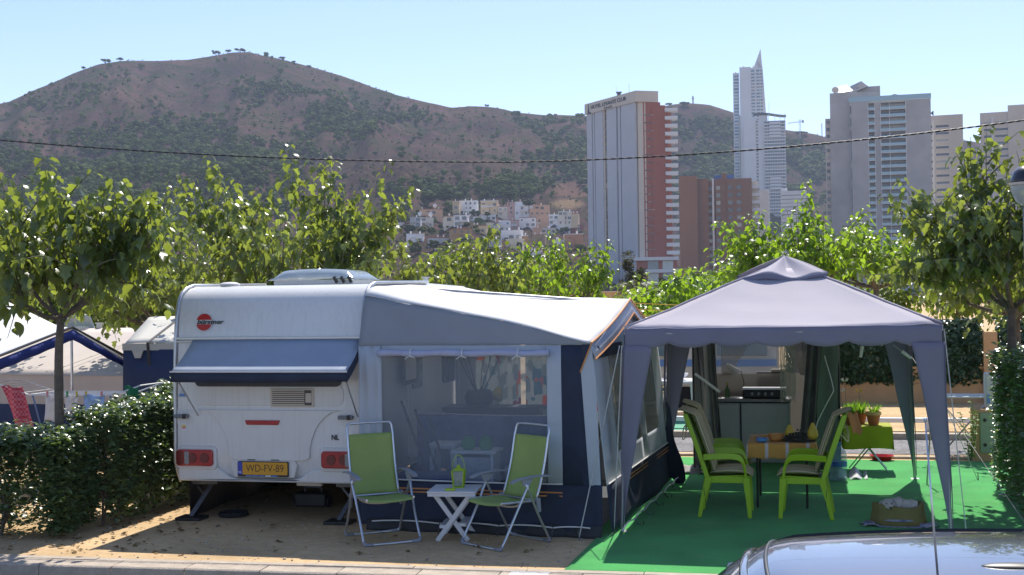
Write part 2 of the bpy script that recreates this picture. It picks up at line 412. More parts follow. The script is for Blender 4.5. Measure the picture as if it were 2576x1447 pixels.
def terrain(px, t):
    """t 0..1 from the foot to the ridge, past 1 behind it. Returns a world point."""
    rr = ridge_r(px); r = R0 + (rr - R0) * t
    er = 750 - ridge_y(px)
    d0 = wray(px, 750 + (px - 1287) * -0.014)
    hd = Vector((d0.x, d0.y, 0)).normalized()
    x, y = hd.x * r, hd.y * r
    if t <= 1:
        ex = 0.9 + 1.7 * min(1, max(0, (px - 1470) / 260.0)); g_ = 0.02 * t + 0.98 * (t ** ex) if t > 0 else 0
        e = er * g_
        fade = math.sin(math.pi * min(1, t)) ** 0.7 if t > 0 else 0
        q = Vector((x * 0.0042, y * 0.0042, 1.7))
        gul = (0.5 - abs(noise.noise(q + Vector((0, 0, 5))))) * 118 - 34
        q2 = Vector((x * 0.013, y * 0.013, 3.1)); gul += (noise.noise(q2) * 22 + (0.35 - abs(noise.noise(q2 * .62 + Vector((4, 4, 4))))) * 52)
        q3 = Vector((x * 0.05, y * 0.05, 9.1)); gul += noise.noise(q3) * 6
        gul += ((0.42 - abs(noise.noise(Vector((px / 120.0 + .9 * noise.noise(Vector((t * 3.2, px / 300.0, 8))), t * .9, 2.0))))) * 84 + (0.4 - abs(noise.noise(Vector((px / 46.0 + .7 * noise.noise(Vector((t * 5, px / 90.0, 3))), t * 1.6, 6.0))))) * 30) * (.35 + .65 * t)
        # a spur that comes down from the summit towards the towers
        sp = 640 + 620 * (1 - t) ** 0.8
        gul += 26 * math.exp(-((px - sp) / 90) ** 2)
        e += gul * fade * min(1.0, er / 420.0)
        e += noise.noise(Vector((x * 0.03, y * 0.03, 2.2))) * 2.5 * min(1, t * 3)
        return Vector((x, y, r * max(e, 0.0) / 3200.0))
    e = er; z = rr * e / 3200.0
    return Vector((x, y, z - (r - rr) * 0.55))
PX = [-520 + i * 9.0 for i in range(430)]
TS = [(j / 92.0) for j in range(93)] + [1.03, 1.08, 1.3, 2.0]
tv = []; soil = []
def blobsum(px, py, L): return min(1.0, sum(w_ * math.exp(-((px - cx) / rx) ** 2 - ((py - cy) / ry) ** 2) for cx, cy, rx, ry, w_ in L))
BURNT = [(980, 425, 190, 42, 1.0), (1180, 440, 90, 40, .9), (750, 430, 90, 26, .45)]
QUARRY = [(1425, 514, 52, 15, 1.1)]
REDCUT = [(1440, 478, 60, 22, 1.2)]
def to_py(p):
    v = p - Vector((0, 0, CAM_H)); z = v.dot(FW); return 1287.5 + 3200 * v.dot(RT) / z, 723.5 - 3200 * v.dot(UP) / z
for t in TS:
    for px in PX:
        p = terrain(px, t); tv.append(p)
        qx, qy = to_py(p)
        soil.append((blobsum(qx, qy, BURNT), blobsum(qx, qy, QUARRY), blobsum(qx, qy, REDCUT), 1) if t <= 1 else (0, 0, 0, 1))
nx = len(PX)
tf = [(j * nx + i, j * nx + i + 1, (j + 1) * nx + i + 1, (j + 1) * nx + i) for j in range(len(TS) - 1) for i in range(nx - 1)]
def hill_mat():
    m, n, b = new_mat('hillside'); L = n.links.new
    tc = n.nodes.new('ShaderNodeTexCoord')
    def nz(sc, det=6, ro=0.65):
        t = n.nodes.new('ShaderNodeTexNoise'); t.inputs['Scale'].default_value = sc; t.inputs['Detail'].default_value = det; t.inputs['Roughness'].default_value = ro
        L(tc.outputs['Object'], t.inputs['Vector']); return t
    def mix(a, c, f, kind='MIX'):
        x = n.nodes.new('ShaderNodeMix'); x.data_type = 'RGBA'; x.blend_type = kind
        for s_, k in ((a, 6), (c, 7)):
            if isinstance(s_, tuple): x.inputs[k].default_value = (*s_, 1)
            else: L(s_, x.inputs[k])
        if isinstance(f, float): x.inputs[0].default_value = f
        else: L(f, x.inputs[0])
        return x.outputs[2]
    def ramp(src, a, c):
        r = n.nodes.new('ShaderNodeMapRange'); r.inputs[1].default_value = a; r.inputs[2].default_value = c; L(src, r.inputs[0]); return r.outputs[0]
    n1, n2, n3, n4 = nz(0.012), nz(0.09, 8, 0.75), nz(0.35, 6, 0.8), nz(0.03, 7)
    base = mix((0.136, 0.080, 0.073), (0.078, 0.049, 0.050), ramp(n1.outputs['Fac'], .35, .65))
    base = mix(base, (0.054, 0.062, 0.030), ramp(n2.outputs['Fac'], .47, .60))
    base = mix(base, (0.22, 0.165, 0.135), ramp(n3.outputs['Fac'], .62, .72))
    base = mix(base, (0.042, 0.055, 0.024), ramp(n4.outputs['Fac'], .51, .66))
    at = n.nodes.new('ShaderNodeAttribute'); at.attribute_name = 'soil'
    sp = n.nodes.new('ShaderNodeSeparateColor'); L(at.outputs['Color'], sp.inputs[0])
    ad = n.nodes.new('ShaderNodeMath'); ad.operation = 'MULTIPLY_ADD'; L(n2.outputs['Fac'], ad.inputs[0]); ad.inputs[1].default_value = .9; ad.inputs[2].default_value = -.45
    a2 = n.nodes.new('ShaderNodeMath'); a2.operation = 'ADD'; L(sp.outputs[1], a2.inputs[0]); L(ad.outputs[0], a2.inputs[1]); q1 = a2.outputs[0]
    dark = mix((0.050, 0.036, 0.032), (0.12, 0.085, 0.065), ramp(n2.outputs['Fac'], .45, .62))
    base = mix(base, dark, sp.outputs[0])
    base = mix(base, (0.22, 0.155, 0.095), ramp(q1, .42, .75)); base = mix(base, (0.14, 0.085, 0.065), ramp(sp.outputs[2], .5, .62))
    L(base, b.inputs['Base Color']); b.inputs['Roughness'].default_value = 1.0; sset(b, 'Specular IOR Level', 0.0)
    bp = n.nodes.new('ShaderNodeBump'); bp.inputs['Strength'].default_value = 1.0; bp.inputs['Distance'].default_value = 3.0
    L(n2.outputs['Fac'], bp.inputs['Height']); L(bp.outputs[0], b.inputs['Normal'])
hill_mat()
me = bpy.data.meshes.new('hill'); me.from_pydata(tv, [], tf)
ca = me.color_attributes.new('soil', 'FLOAT_COLOR', 'POINT'); ca.data.foreach_set('color', [c for s_ in soil for c in s_])
me.polygons.foreach_set('use_smooth', [True] * len(me.polygons)); me.materials.append(MATS['hillside'])
hill = bpy.data.objects.new('hill', me); COL.objects.link(hill); hill['kind'] = 'structure'

def terrain_at(px, py):
    """the terrain point that shows at this place in the photo"""
    lo = 0.0
    for k in range(1, 200):
        t = k / 200.0
        if to_py(terrain(px, t))[1] <= py: return terrain(px, t)
    return terrain(px, 1.0)

# ---- pine wood and scrub on the hill (far too many to count): small crowns of many facets
leaf_mat('pine_far', (0.068, 0.100, 0.020), (0.21, 0.27, 0.03), 0.8, 0.42, spec=0.1)
WOOD = [(300, 350, 150, 42, .55), (480, 330, 120, 60, .35), (700, 235, 80, 28, .8), (820, 290, 110, 34, .75), (900, 330, 60, 25, .5), (560, 440, 260, 70, .55), (250, 470, 300, 60, .7), (60, 470, 200, 90, .55), (450, 530, 420, 60, .9),
        (1150, 480, 150, 34, .75), (1320, 480, 140, 22, .8), (1000, 520, 90, 40, .6), (1440, 400, 60, 70, .8), (1350, 380, 60, 60, .3), (1790, 390, 130, 75, 1.0), (1790, 470, 140, 40, 1.0), (1760, 300, 60, 22, .3), (2040, 430, 90, 60, .9), (2000, 370, 70, 16, .5), (1080, 560, 120, 60, .5), (1000, 600, 90, 60, .5), (2440, 440, 60, 40, .7),
        (200, 240, 60, 22, .35), (90, 262, 60, 16, .4), (1050, 300, 60, 20, .25), (640, 360, 120, 30, .45), (1300, 620, 160, 80, .12)]
trees_v, trees_f, trees_t = [], [], []
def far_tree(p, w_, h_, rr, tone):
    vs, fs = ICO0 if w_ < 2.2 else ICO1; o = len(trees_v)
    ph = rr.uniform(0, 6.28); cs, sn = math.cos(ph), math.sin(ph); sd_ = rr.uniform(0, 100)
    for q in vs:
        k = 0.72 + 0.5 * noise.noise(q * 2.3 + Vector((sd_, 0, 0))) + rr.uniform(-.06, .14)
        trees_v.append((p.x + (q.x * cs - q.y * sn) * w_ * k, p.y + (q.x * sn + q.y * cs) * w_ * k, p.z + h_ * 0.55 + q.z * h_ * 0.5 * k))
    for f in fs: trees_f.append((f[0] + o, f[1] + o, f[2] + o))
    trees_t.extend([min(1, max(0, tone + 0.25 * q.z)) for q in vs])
rt_ = random.Random(11); n_t = 0; tries = 0
while n_t < 9500 and tries < 210000:
    tries += 1
    px = rt_.uniform(-150, 2650); t = rt_.random() ** 0.8
    p = terrain(px, t); qx, qy = to_py(p)
    if qy > 700: continue
    dens = blobsum(qx, qy, WOOD)
    if t > .965: continue
    if 900 < qx < 1485 and 498 < qy < 690 and rt_.random() < .93: continue
    if qy > 640 and rt_.random() < .8: continue
    if blobsum(qx, qy, QUARRY) > .4 or blobsum(qx, qy, REDCUT) > .4: continue
    dens *= 0.85 + 1.7 * noise.noise(Vector((p.x * .012, p.y * .012, 4)))
    dens = max(dens, 0.03) * (0.3 if blobsum(qx, qy, BURNT) > .5 else 1)
    if rt_.random() < dens:
        dd = (p - Vector((0, 0, CAM_H))).dot(FW); s_ = (3.4 + 8.5 * rt_.random() ** 1.8) * (1.12 if qy > 380 else 0.85) * dd / 3200.0
        far_tree(p, s_, s_ * rt_.uniform(1.3, 2.1), rt_, rt_.uniform(0.15, 0.8)); n_t += 1
        if dens > .22:
            for _k in range(rt_.randint(0, 3)):
                p2 = terrain(px + rt_.uniform(-11, 11), min(.96, t + rt_.uniform(-.012, .012))); s2 = s_ * rt_.uniform(.5, 1.15); far_tree(p2, s2, s2 * rt_.uniform(1.2, 2.0), rt_, rt_.uniform(0.1, 0.8))
for _ in range(9500):                                    # scrub
    px = rt_.uniform(-150, 2650); t = rt_.random() ** 0.6
    p = terrain(px, t); s_ = 0.4 + 1.1 * rt_.random() ** 2
    far_tree(p, s_, s_ * 1.2, rt_, rt_.uniform(0.1, 0.7))
def tone_mesh(name, v, f, tone, mat, kind=None, smooth=False):
    me = bpy.data.meshes.new(name); me.from_pydata(v, [], f)
    at_ = me.attributes.new('tone', 'FLOAT', 'POINT'); at_.data.foreach_set('value', tone)
    me.materials.append(MATS[mat]); o = bpy.data.objects.new(name, me); COL.objects.link(o)
    if smooth: me.polygons.foreach_set('use_smooth', [True] * len(me.polygons))
    if kind: o['kind'] = kind
    return o
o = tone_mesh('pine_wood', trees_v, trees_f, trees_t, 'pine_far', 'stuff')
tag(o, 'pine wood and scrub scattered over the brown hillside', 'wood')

# ---- single pines that stand out on the skyline
mk('bark_far', (0.10, 0.07, 0.05), 0.9)
def skyline_pine(px, hpx, wpx, label):
    t = .993; p = terrain(px, t); d = (p - Vector((0, 0, CAM_H))).dot(FW); s_ = d / 3200.0
    th = thing('pine_tree', label, 'tree', p, world=True, group='pines on the skyline')
    h_, w_ = hpx * s_ * .75, wpx * s_ * .85
    m = MB(); m.cyl(p - Vector((0, 0, 1)), p + Vector((0, 0, h_ * .6)), w_ * .05 + .12, .1, 6); m.build('trunk', 'bark_far', th)
    v, f, tn = [], [], []; r_ = random.Random(int(px))
    for k in range(9):
        c = p + Vector((r_.uniform(-.36, .36) * w_, r_.uniform(-.3, .3) * w_, h_ * r_.uniform(.42, .78)))
        vs, fs = ICO1; o_ = len(v)
        for q in vs:
            k_ = 0.8 + .5 * noise.noise(q * 2 + Vector((k, px, 0)))
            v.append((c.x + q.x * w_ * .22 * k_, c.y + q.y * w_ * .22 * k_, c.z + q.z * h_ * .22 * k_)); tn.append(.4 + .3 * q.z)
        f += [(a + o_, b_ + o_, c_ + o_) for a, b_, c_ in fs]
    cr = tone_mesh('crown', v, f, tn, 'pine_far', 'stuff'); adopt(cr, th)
for px, hp, wp, lb in [(272, 16, 30, 'spreading pine on the western shoulder of the big hill'), (309, 14, 20, 'small round pine beside the spreading pine on the shoulder'), (217, 12, 16, 'lone small pine low on the western ridge line'),
                       (551, 18, 24, 'pine just west of the summit of the big hill'), (580, 12, 22, 'low pine clump touching the summit from the west'), (612, 14, 34, 'wide flat pine right on the summit of the big hill'),
                       (718, 13, 24, 'first pine down the eastern ridge from the summit'), (747, 8, 14, 'tiny second pine down the eastern ridge'), (784, 9, 16, 'third small pine down the eastern ridge'),
                       (1232, 10, 15, 'small pine on the low saddle ridge'), (1404, 9, 14, 'small pine on the ridge behind the hotel tower'), (1690, 14, 22, 'umbrella pine on the ridge beside the hotel balconies'), (1728, 15, 30, 'umbrella pine on the ridge next to the cross'), (2022, 14, 40, 'broad pine on the ridge under the tower crane')]:
    skyline_pine(px, hp, wp, lb)
# ================================================================ FAR BUILDINGS
mk('panel_grey', (0.52, 0.54, 0.57), 0.75, var=0.06, scale=0.08)
mk('beige_render', (0.64, 0.57, 0.48), 0.85, var=0.08, scale=0.1)
mk('red_render', (0.37, 0.125, 0.085), 0.85, var=0.08, scale=0.07)
mk('dark_line', (0.10, 0.13, 0.19), 0.6)
mk('white_render', (0.74, 0.72, 0.70), 0.8, var=0.05, scale=0.1)
mk('brown_render', (0.27, 0.155, 0.105), 0.85, var=0.08, scale=0.06)
mk('concrete_tower', (0.45, 0.435, 0.42), 0.9, var=0.16, scale=0.12)
def window_mat(name, a, c, rough):
    m, n, b = new_mat(name); L = n.links.new; oi = n.nodes.new('ShaderNodeObjectInfo'); r = n.nodes.new('ShaderNodeValToRGB'); e = r.color_ramp.elements
    e[0].color = (*a, 1); e[1].position = .62; e[1].color = (*c, 1); x = e.new(.8); x.color = (c[0] * 1.8 + .03, c[1] * 1.6 + .03, c[2] * 1.4 + .02, 1); x = e.new(.93); x.color = (.36, .33, .28, 1)
    L(oi.outputs['Random'], r.inputs[0]); L(r.outputs[0], b.inputs['Base Color']); b.inputs['Roughness'].default_value = rough; sset(b, 'Specular IOR Level', .7)
window_mat('window_dark', (.03, .037, .05), (.065, .078, .10), .15); window_mat('window_blue', (.10, .16, .21), (.18, .26, .32), .12)
mk('glass_rail', (0.34, 0.50, 0.55), 0.15, var=0.1)
mk('metal_grey', (0.32, 0.33, 0.35), 0.45, 0.6)
mk('solar_panel', (0.05, 0.055, 0.08), 0.25)
mk('blue_paint', (0.06, 0.16, 0.42), 0.6)
mk('sign_dark', (0.06, 0.075, 0.10), 0.6)
HZ = lambda px: 750 - 0.014 * (px - 1287.5)
def place(name, label, cat, px, d, yaw=0.0, z=0.0, group=None):
    p = atD(px, HZ(px), d); hd = math.atan2(p.x, p.y)
    return thing(name, label, cat, (p.x, p.y, z), -hd + yaw, group)
def zz(py, px, d): return CAM_H + d * (HZ(px) - py) / 3200.0

# ---- hotel tower
d = 470.0; s_ = d / 3200.0; CX = 1610
T = place('hotel_tower', 'tall hotel tower, grey panelled front, red side and cream sign band', 'hotel', CX, d)
A = Vector((-19.2, 29.0)); C = Vector((0, 0)); fdir = (A - C).normalized(); fn = Vector((-fdir.y, fdir.x)); fn = fn if fn.y < 0 else -fn
LAB = (A - C).length
def onf(s__, out=0.0): q = C + fdir * (LAB * s__) + fn * out; return q
def slab(m, s0, s1, o0, o1, z0, z1):
    m.prism([tuple(onf(s0, o1)), tuple(onf(s1, o1)), tuple(onf(s1, o0)), tuple(onf(s0, o0))], z0, z1)
z_top, z_b = zz(229, CX, d), zz(257, CX, d)
m = MB(); m.prism([(0, 0.6), (7.6, 2.2), (7.6, 20), (-17, 32), (-18.6, 29)], 0, z_b); m.build('core', 'beige_render', T)
m = MB(); slab(m, .02, .285, 0, .9, 0, z_b); slab(m, .31, .36, 0, .75, 0, z_b); slab(m, .385, .575, 0, .9, 0, z_b); slab(m, .665, .825, 0, .9, 0, z_b); slab(m, .845, .875, 0, .8, 0, z_b); slab(m, .893, 1.0, 0, .9, 0, z_b)
m.build('cladding', 'panel_grey', T)
for a_, b_ in ((.285, .31), (.36, .385), (.825, .845), (.875, .893)): m = MB(); slab(m, a_, b_, 0, .3, 0, z_b); m.build('joint', 'dark_line', T)
m = MB(); slab(m, .575, .60, 0, .5, 0, z_b); slab(m, .64, .665, 0, .5, 0, z_b); m.build('stair_reveal', 'beige_render', T)
NF = 24; FH = 2.93
wm = MB(); slab(wm, .603, .637, .05, .25, 0, 1.9); w0 = wm.build('window', 'window_dark', T); w0.location.z = 6
for i in range(1, NF - 1): inst(w0, 'window', T, (0, 0, 6 + i * FH))
m = MB(); m.prism([(0.1, .05), (2.9, .35), (2.9, 4), (0.1, 4)], 12, z_b); m.build('corner_return', 'beige_render', T)
m = MB(); m.prism([(2.0, .2), (8.4, 1.6), (8.4, 30), (2.0, 20)], 14, z_b); m.prism([(5.2, 0.6), (10.2, 1.6), (10.2, 28), (5.2, 26)], 14, zz(264, 1670, d)); m.prism([(9.6, 2.5), (12.3, 3.0), (12.3, 27), (9.6, 26)], 14, zz(276, 1690, d))
m.build('red_block', 'red_render', T)
m = MB(); slab(m, -.03, 1.02, 0, 1.4, z_b, z_top - 1.2); m.prism([tuple(onf(-.03, 1.4)), (7.7, 1.4), (7.7, 22), (-17, 33), tuple(onf(1.02, 0))], z_b + .01, z_top - .01); slab(m, -.03, 1.02, .1, 1.38, z_top - 1.3, z_top)
m.build('sign_band', 'beige_render', T)
# sign lettering along the band
def face_mat(s0, out, z):
    q = onf(s0, out); ex = Vector((-fdir.x, -fdir.y, 0)); ez = Vector((0, 0, 1)); en = Vector((fn.x, fn.y, 0))
    return Matrix(((ex.x, ez.x, en.x, q.x), (ex.y, ez.y, en.y, q.y), (ex.z, ez.z, en.z, z), (0, 0, 0, 1)))
text_mesh('HOTEL LEVANTE CLUB', 2.0, 'sign_dark', 'sign_lettering', T, face_mat(.52, 1.45, z_top - 2.0), 0.1, sx=1.22, bold=0.03)
text_mesh('\u2605\u2605\u2605\u2605', 1.2, 'sign_dark', 'sign_stars', T, face_mat(.52, 1.45, z_top - 3.6), 0.1, sx=1.3)
em = MB()
for k, (w_, h0, h1) in enumerate([(1.5, .0, .7), (1.1, .7, 1.4), (.8, 1.4, 2.2), (.45, 2.2, 3.0), (.15, 3.0, 3.9)]): slab(em, .93 - w_ / LAB / 2, .93 + w_ / LAB / 2, 1.42, 1.55, z_top - 4.3 + h0, z_top - 4.3 + h1)
slab(em, .88, .91, 1.42, 1.55, z_top - 4.2, z_top - 3.7); em.build('emblem', 'sign_dark', T)
bm_ = MB(); bm_.box(10.0, 14.7, .6, 3.4, 0, 1.35); b0 = bm_.build('balcony', 'white_render', T, bevel=.05)
zb = zz(281, 1693, d)
b0.location.z = zb
for i in range(1, 19): inst(b0, 'balcony', T, (0, 0, zb - i * FH))
sl = MB(); sl.box(0, .9, -.05, .3, 0, .35); s0_ = sl.build('slot_window', 'window_dark', T); s0_.location = (2.3, .15, zb - 1.2)
k = 0
for i in range(19):
    for j in range(3):
        if i + j: inst(s0_, 'slot_window', T, (2.3 + j * 1.25, .15 + j * .27, zb - 1.2 - i * FH))
m = MB()
for z in (15.4, 10.9, 6.4): m.box(-2, 14.2, -4, 6, z, z + 1.25)
m.build('podium_band', 'white_render', T)
m = MB(); m.box(-1.2, 13.6, -2.6, 5, 0, 15.4); m.build('podium', 'red_render', T)
pw = MB(); pw.box(0, 3.9, -2.75, -2.5, 0, 3.0); p0 = pw.build('podium_window', 'window_blue', T); p0.location = (2.9, 0, 12.2)
for q in ((8.3, 0, 12.2), (2.9, 0, 7.7), (8.3, 0, 7.7), (2.9, 0, 2.5), (8.3, 0, 2.5)): inst(p0, 'podium_window', T, q)
m = MB(); m.cyl((-3, 8, z_top), (-3, 8, z_top + 4.2), .06, n=5); m.build('antenna', 'metal_grey', T)
m = MB(); m.cyl((-8, 18, z_top), (-8, 18, z_top + 5.5), .04, n=5); m.build('antenna', 'metal_grey', T)
m = MB(); m.box(-7.6, -6.2, 10, 11, z_top - .2, z_top + 1.6); m.box(-8, -5.8, 9.8, 11.2, z_top + 1.2, z_top + 1.6); m.build('roof_vent', 'sign_dark', T)

# ---- brown block
d = 520.0; s_ = d / 3200.0
T = place('brown_block', 'stepped brown apartment block with a pale drain pipe', 'building', 1800, d, group=None)
X = lambda px: (px - 1800) * s_
m = MB(); zt = lambda py: zz(py, 1800, d)
m.box(X(1713), X(1758), 0, 24, 0, zt(441)); m.box(X(1755), X(1786), 2.2, 24, 0, zt(448)); m.box(X(1784), X(1804), 4.5, 24, 0, zt(452)); m.box(X(1803), X(1834), 1.4, 24, 0, zt(449)); m.box(X(1818), X(1832), 1.0, 10, 0, zt(436)); m.box(X(1832), X(1893), 0, 22, 0, zt(450.5))
m.build('wall', 'brown_render', T)
m = MB(); m.cyl((X(1797), .9, 2), (X(1797), .9, zt(449)), .42, n=8); m.build('drain_pipe', 'white_render', T)
m = MB(); m.box(X(1801), X(1850), 12, 18, zt(462), zt(434)); m.build('roof_plant_room', 'blue_paint', T)
wv = MB(); wv.box(-.85, .85, -.1, .2, 0, 1.6); w0 = wv.build('window', 'window_dark', T); w0.location = (X(1790), 4.45, zt(470) - 1.2)
for i in range(12):
    z = zt(470) - 1.2 - i * 3.08
    if i: inst(w0, 'window', T, (X(1790), 4.45, z))
    inst(w0, 'window', T, (X(1840), -.02, z)); inst(w0, 'window', T, (X(1861), -.02, z))
    inst(w0, 'window', T, (X(1810), 1.35, z))
m = MB(); m.box(X(1886), X(1914), 2.0, 5, 0, 1.3); b0 = m.build('balcony', 'white_render', T); b0.location.z = zt(476)
for i in range(1, 11): inst(b0, 'balcony', T, (0, 0, zt(476) - i * 3.08))
m = MB(); m.box(X(1891), X(1910), 4.5, 20, 0, zt(456)); m.build('side_wall', 'beige_render', T)

# ---- white skyscraper with the pointed fin
d = 1185.0; s_ = d / 3200.0
T = place('skyscraper', 'slender white skyscraper with a pointed sail fin on top', 'skyscraper', 1890, d)
X = lambda px: (px - 1890) * s_
zt = lambda py: zz(py, 1890, d)
m = MB(); m.box(X(1852), X(1867), 2, 20, 0, zt(181)); m.box(X(1868.5), X(1896.5), 0, 22, 0, zt(168)); m.box(X(1896), X(1926), 2.0, 20, 0, zt(170)); m.build('wall', 'white_render', T)
m = MB()
prof = [(1904, 168), (1911, 150), (1921.6, 122), (1925.6, 174), (1929, 225), (1933, 290), (1934, 560), (1926, 560), (1926, 172)]
m.prism([(X(a), zt(b)) for a, b in prof], 3, 6, 'y'); m.build('sail_fin', 'white_render', T)
m = MB()
for a, b in ((1857, 2.2), (1877, 2.6), (1892, 1.5), (1901, 2.4)): m.box(X(a), X(a + 3.5), 6, 9, zt(182 if a < 1866 else 169), zt(182 if a < 1866 else 169) + b)
m.build('chimney', 'white_render', T)
wv = MB(); wv.box(X(1854), X(1865.3), 1.8, 2.2, 0, 1.9); w0 = wv.build('window', 'window_blue', T); w0.location.z = zt(192)
for i in range(1, 42): inst(w0, 'window', T, (0, 0, zt(192) - i * 3.02))
for xa, xb in ((1897, 1905.5), (1910, 1918), (1920, 1925)):
    wv = MB(); wv.box(X(xa), X(xb), 1.7, 2.2, 0, 1.9); w1 = wv.build('window', 'window_blue', T); w1.location.z = zt(180)
    for i in range(1, 34): inst(w1, 'window', T, (0, 0, zt(180) - i * 3.02))
m = MB(); m.box(X(1896.5), X(1925.5), .9, 2, 0, .9); b0 = m.build('balcony', 'white_render', T); b0.location.z = zt(184.5)
for i in range(1, 34): inst(b0, 'balcony', T, (0, 0, zt(184.5) - i * 3.02))

d = 1150.0; s_ = d / 3200.0
T = place('apartment_tower', 'white balcony tower with a curved roof canopy beside the pointed skyscraper', 'building', 1940, d)
X = lambda px: (px - 1940) * s_
zt = lambda py: zz(py, 1940, d)
m = MB(); m.box(X(1878), X(1907), 0, 18, 0, zt(297)); m.box(X(1907), X(1926), 3, 18, 0, zt(300)); m.box(X(1926), X(1981), 2.4, 18, 0, zt(303)); m.box(X(1915), X(1937), 4, 14, zt(304), zt(288)); m.build('wall', 'white_render', T)
m = MB(); m.box(X(1880), X(1888), 1.2, 8, 0, zt(298)); m.build('shaft_recess', 'concrete_tower', T)
m = MB(); m.grid(lambda u, v: (X(1901) + u * (X(1983) - X(1901)), 1 + v * 14, zt(284) + .9 * math.sin(u * 5.0) - 1.6 * u), 14, 1); m.build('roof_canopy', 'sign_dark', T, solid=.5)
m = MB()
for a in (1940, 1955, 1968, 1979): m.cyl((X(a), 2, zt(303)), (X(a), 2, zt(287)), .25, n=6)
m.build('canopy_column', 'white_render', T)
m = MB(); m.box(X(1928), X(1980), 2.2, 2.45, 0, 2.0); w0 = m.build('window_band', 'window_dark', T); w0.location.z = zt(310)
m = MB(); m.box(X(1926), X(1981), .9, 2.4, -.15, .95); b0 = m.build('balcony', 'white_render', T); b0.location.z = zt(310) - .95
m = MB(); m.box(X(1941), X(1969), .2, 2.4, -.15, 2.0); b1 = m.build('bay_parapet', 'white_render', T); b1.location.z = zt(310) - .9
m = MB()
for q in range(9): m.box(X(1930 + q * 6) - .12, X(1930 + q * 6) + .12, 1.0, 2.3, 0, 2.1)
pm = m.build('balcony_divider', 'white_render', T); pm.location.z = zt(310)
for i in range(1, 40):
    z = zt(310) - i * 2.95
    inst(w0, 'window_band', T, (0, 0, z)); inst(b0, 'balcony', T, (0, 0, z - .95)); inst(pm, 'balcony_divider', T, (0, 0, z))
    if i in (1, 2, 3, 4, 17, 18, 19, 20): inst(b1, 'bay_parapet', T, (0, 0, z - .9))
m = MB(); m.box(X(1908.5), X(1913), 2.7, 3.1, 0, 1.5); w1 = m.build('window', 'window_dark', T); w1.location.z = zt(306)
for i in range(1, 38): inst(w1, 'window', T, (0, 0, zt(306) - i * 2.95))
m = MB(); m.cyl((X(1941), 5, zt(290)), (X(1941), 5, zt(255)), .15, n=5); m.build('antenna', 'metal_grey', T)

# ---- low white block with dark window lines
d = 640.0; s_ = d / 3200.0
T = place('office_block', 'plain white block striped with thin dark window lines', 'building', 2000, d)
X = lambda px: (px - 2000) * s_
zt = lambda py: zz(py, 2000, d)
m = MB(); m.box(X(1968), X(2033), 0, 20, 0, zt(480)); m.box(X(1968), X(1984), 2, 8, zt(481), zt(472)); m.build('wall', 'white_render', T)
m = MB(); m.box(X(1969), X(2032.5), -.06, .2, 0, .35); w0 = m.build('window_band', 'window_dark', T); w0.location.z = zt(492)
for i in range(1, 13): inst(w0, 'window_band', T, (0, 0, zt(492) - i * 1.95))
T = place('pink_block', 'narrow pinkish block tucked behind the brown block', 'building', 1926, 700.0)
m = MB(); q = 700 / 3200.; m.box(-12 * q, 13 * q, 0, 14, 0, zz(478, 1926, 700)); m.build('wall', 'beige_render', T)
m = MB(); m.box(8 * q, 13 * q, -.8, 0, 0, 1); b0 = m.build('balcony', 'white_render', T); b0.location.z = zz(486, 1926, 700)
for i in range(1, 12): inst(b0, 'balcony', T, (0, 0, zz(486, 1926, 700) - i * 3))

# ---- grey concrete tower
d = 527.0; s_ = d / 3200.0
T = place('concrete_tower', 'raw grey concrete tower with columns of glazed balconies and solar panels', 'building', 2200, d)
X = lambda px: (px - 2200) * s_
zt = lambda py: zz(py, 2200, d)
m = MB(); m.box(X(2084), X(2098), 6, 22, 0, zt(288)); m.build('wing', 'beige_render', T)
wv = MB(); wv.box(X(2087), X(2094.5), 5.85, 6.1, 0, 1.4); w0 = wv.build('window', 'window_dark', T); w0.location.z = zt(302)
for i in range(1, 24): inst(w0, 'window', T, (0, 0, zt(302) - i * 2.95))
m = MB(); m.prism([(X(2097), 3.2), (X(2148), 2.0), (X(2221), 5.5), (X(2221), 22), (X(2097), 22)], 0, zt(226)); m.prism([(X(2163), 6), (X(2221), 6), (X(2221), 20), (X(2163), 20)], zt(227), zt(211)); m.build('rear_wall', 'concrete_tower', T)
m = MB(); m.box(X(2146), X(2190), 0, 18, 0, zt(254)); m.box(X(2207.5), X(2220), .6, 18, 0, zt(254)); m.box(X(2282), X(2341), .2, 18, 0, zt(254)); m.box(X(2189), X(2283), .9, 18, zt(259), zt(253)); m.box(X(2188), X(2284), 3.2, 17, 0, zt(258)); m.build('wall', 'concrete_tower', T)
m = MB(); m.box(X(2144), X(2342), -.1, .05, zt(254), zt(242)); m.box(X(2341.5), X(2342), -.1, 18, zt(254), zt(242)); m.build('roof_railing', 'glass_rail', T)
m = MB(); m.box(0, .45, -.06, .1, 0, 1.7); w0 = m.build('slot_window', 'window_dark', T); w0.location = (X(2147), 0, zt(274))
for i in range(1, 42): inst(w0, 'slot_window', T, (X(2147), 0, zt(274) - i * 1.72))
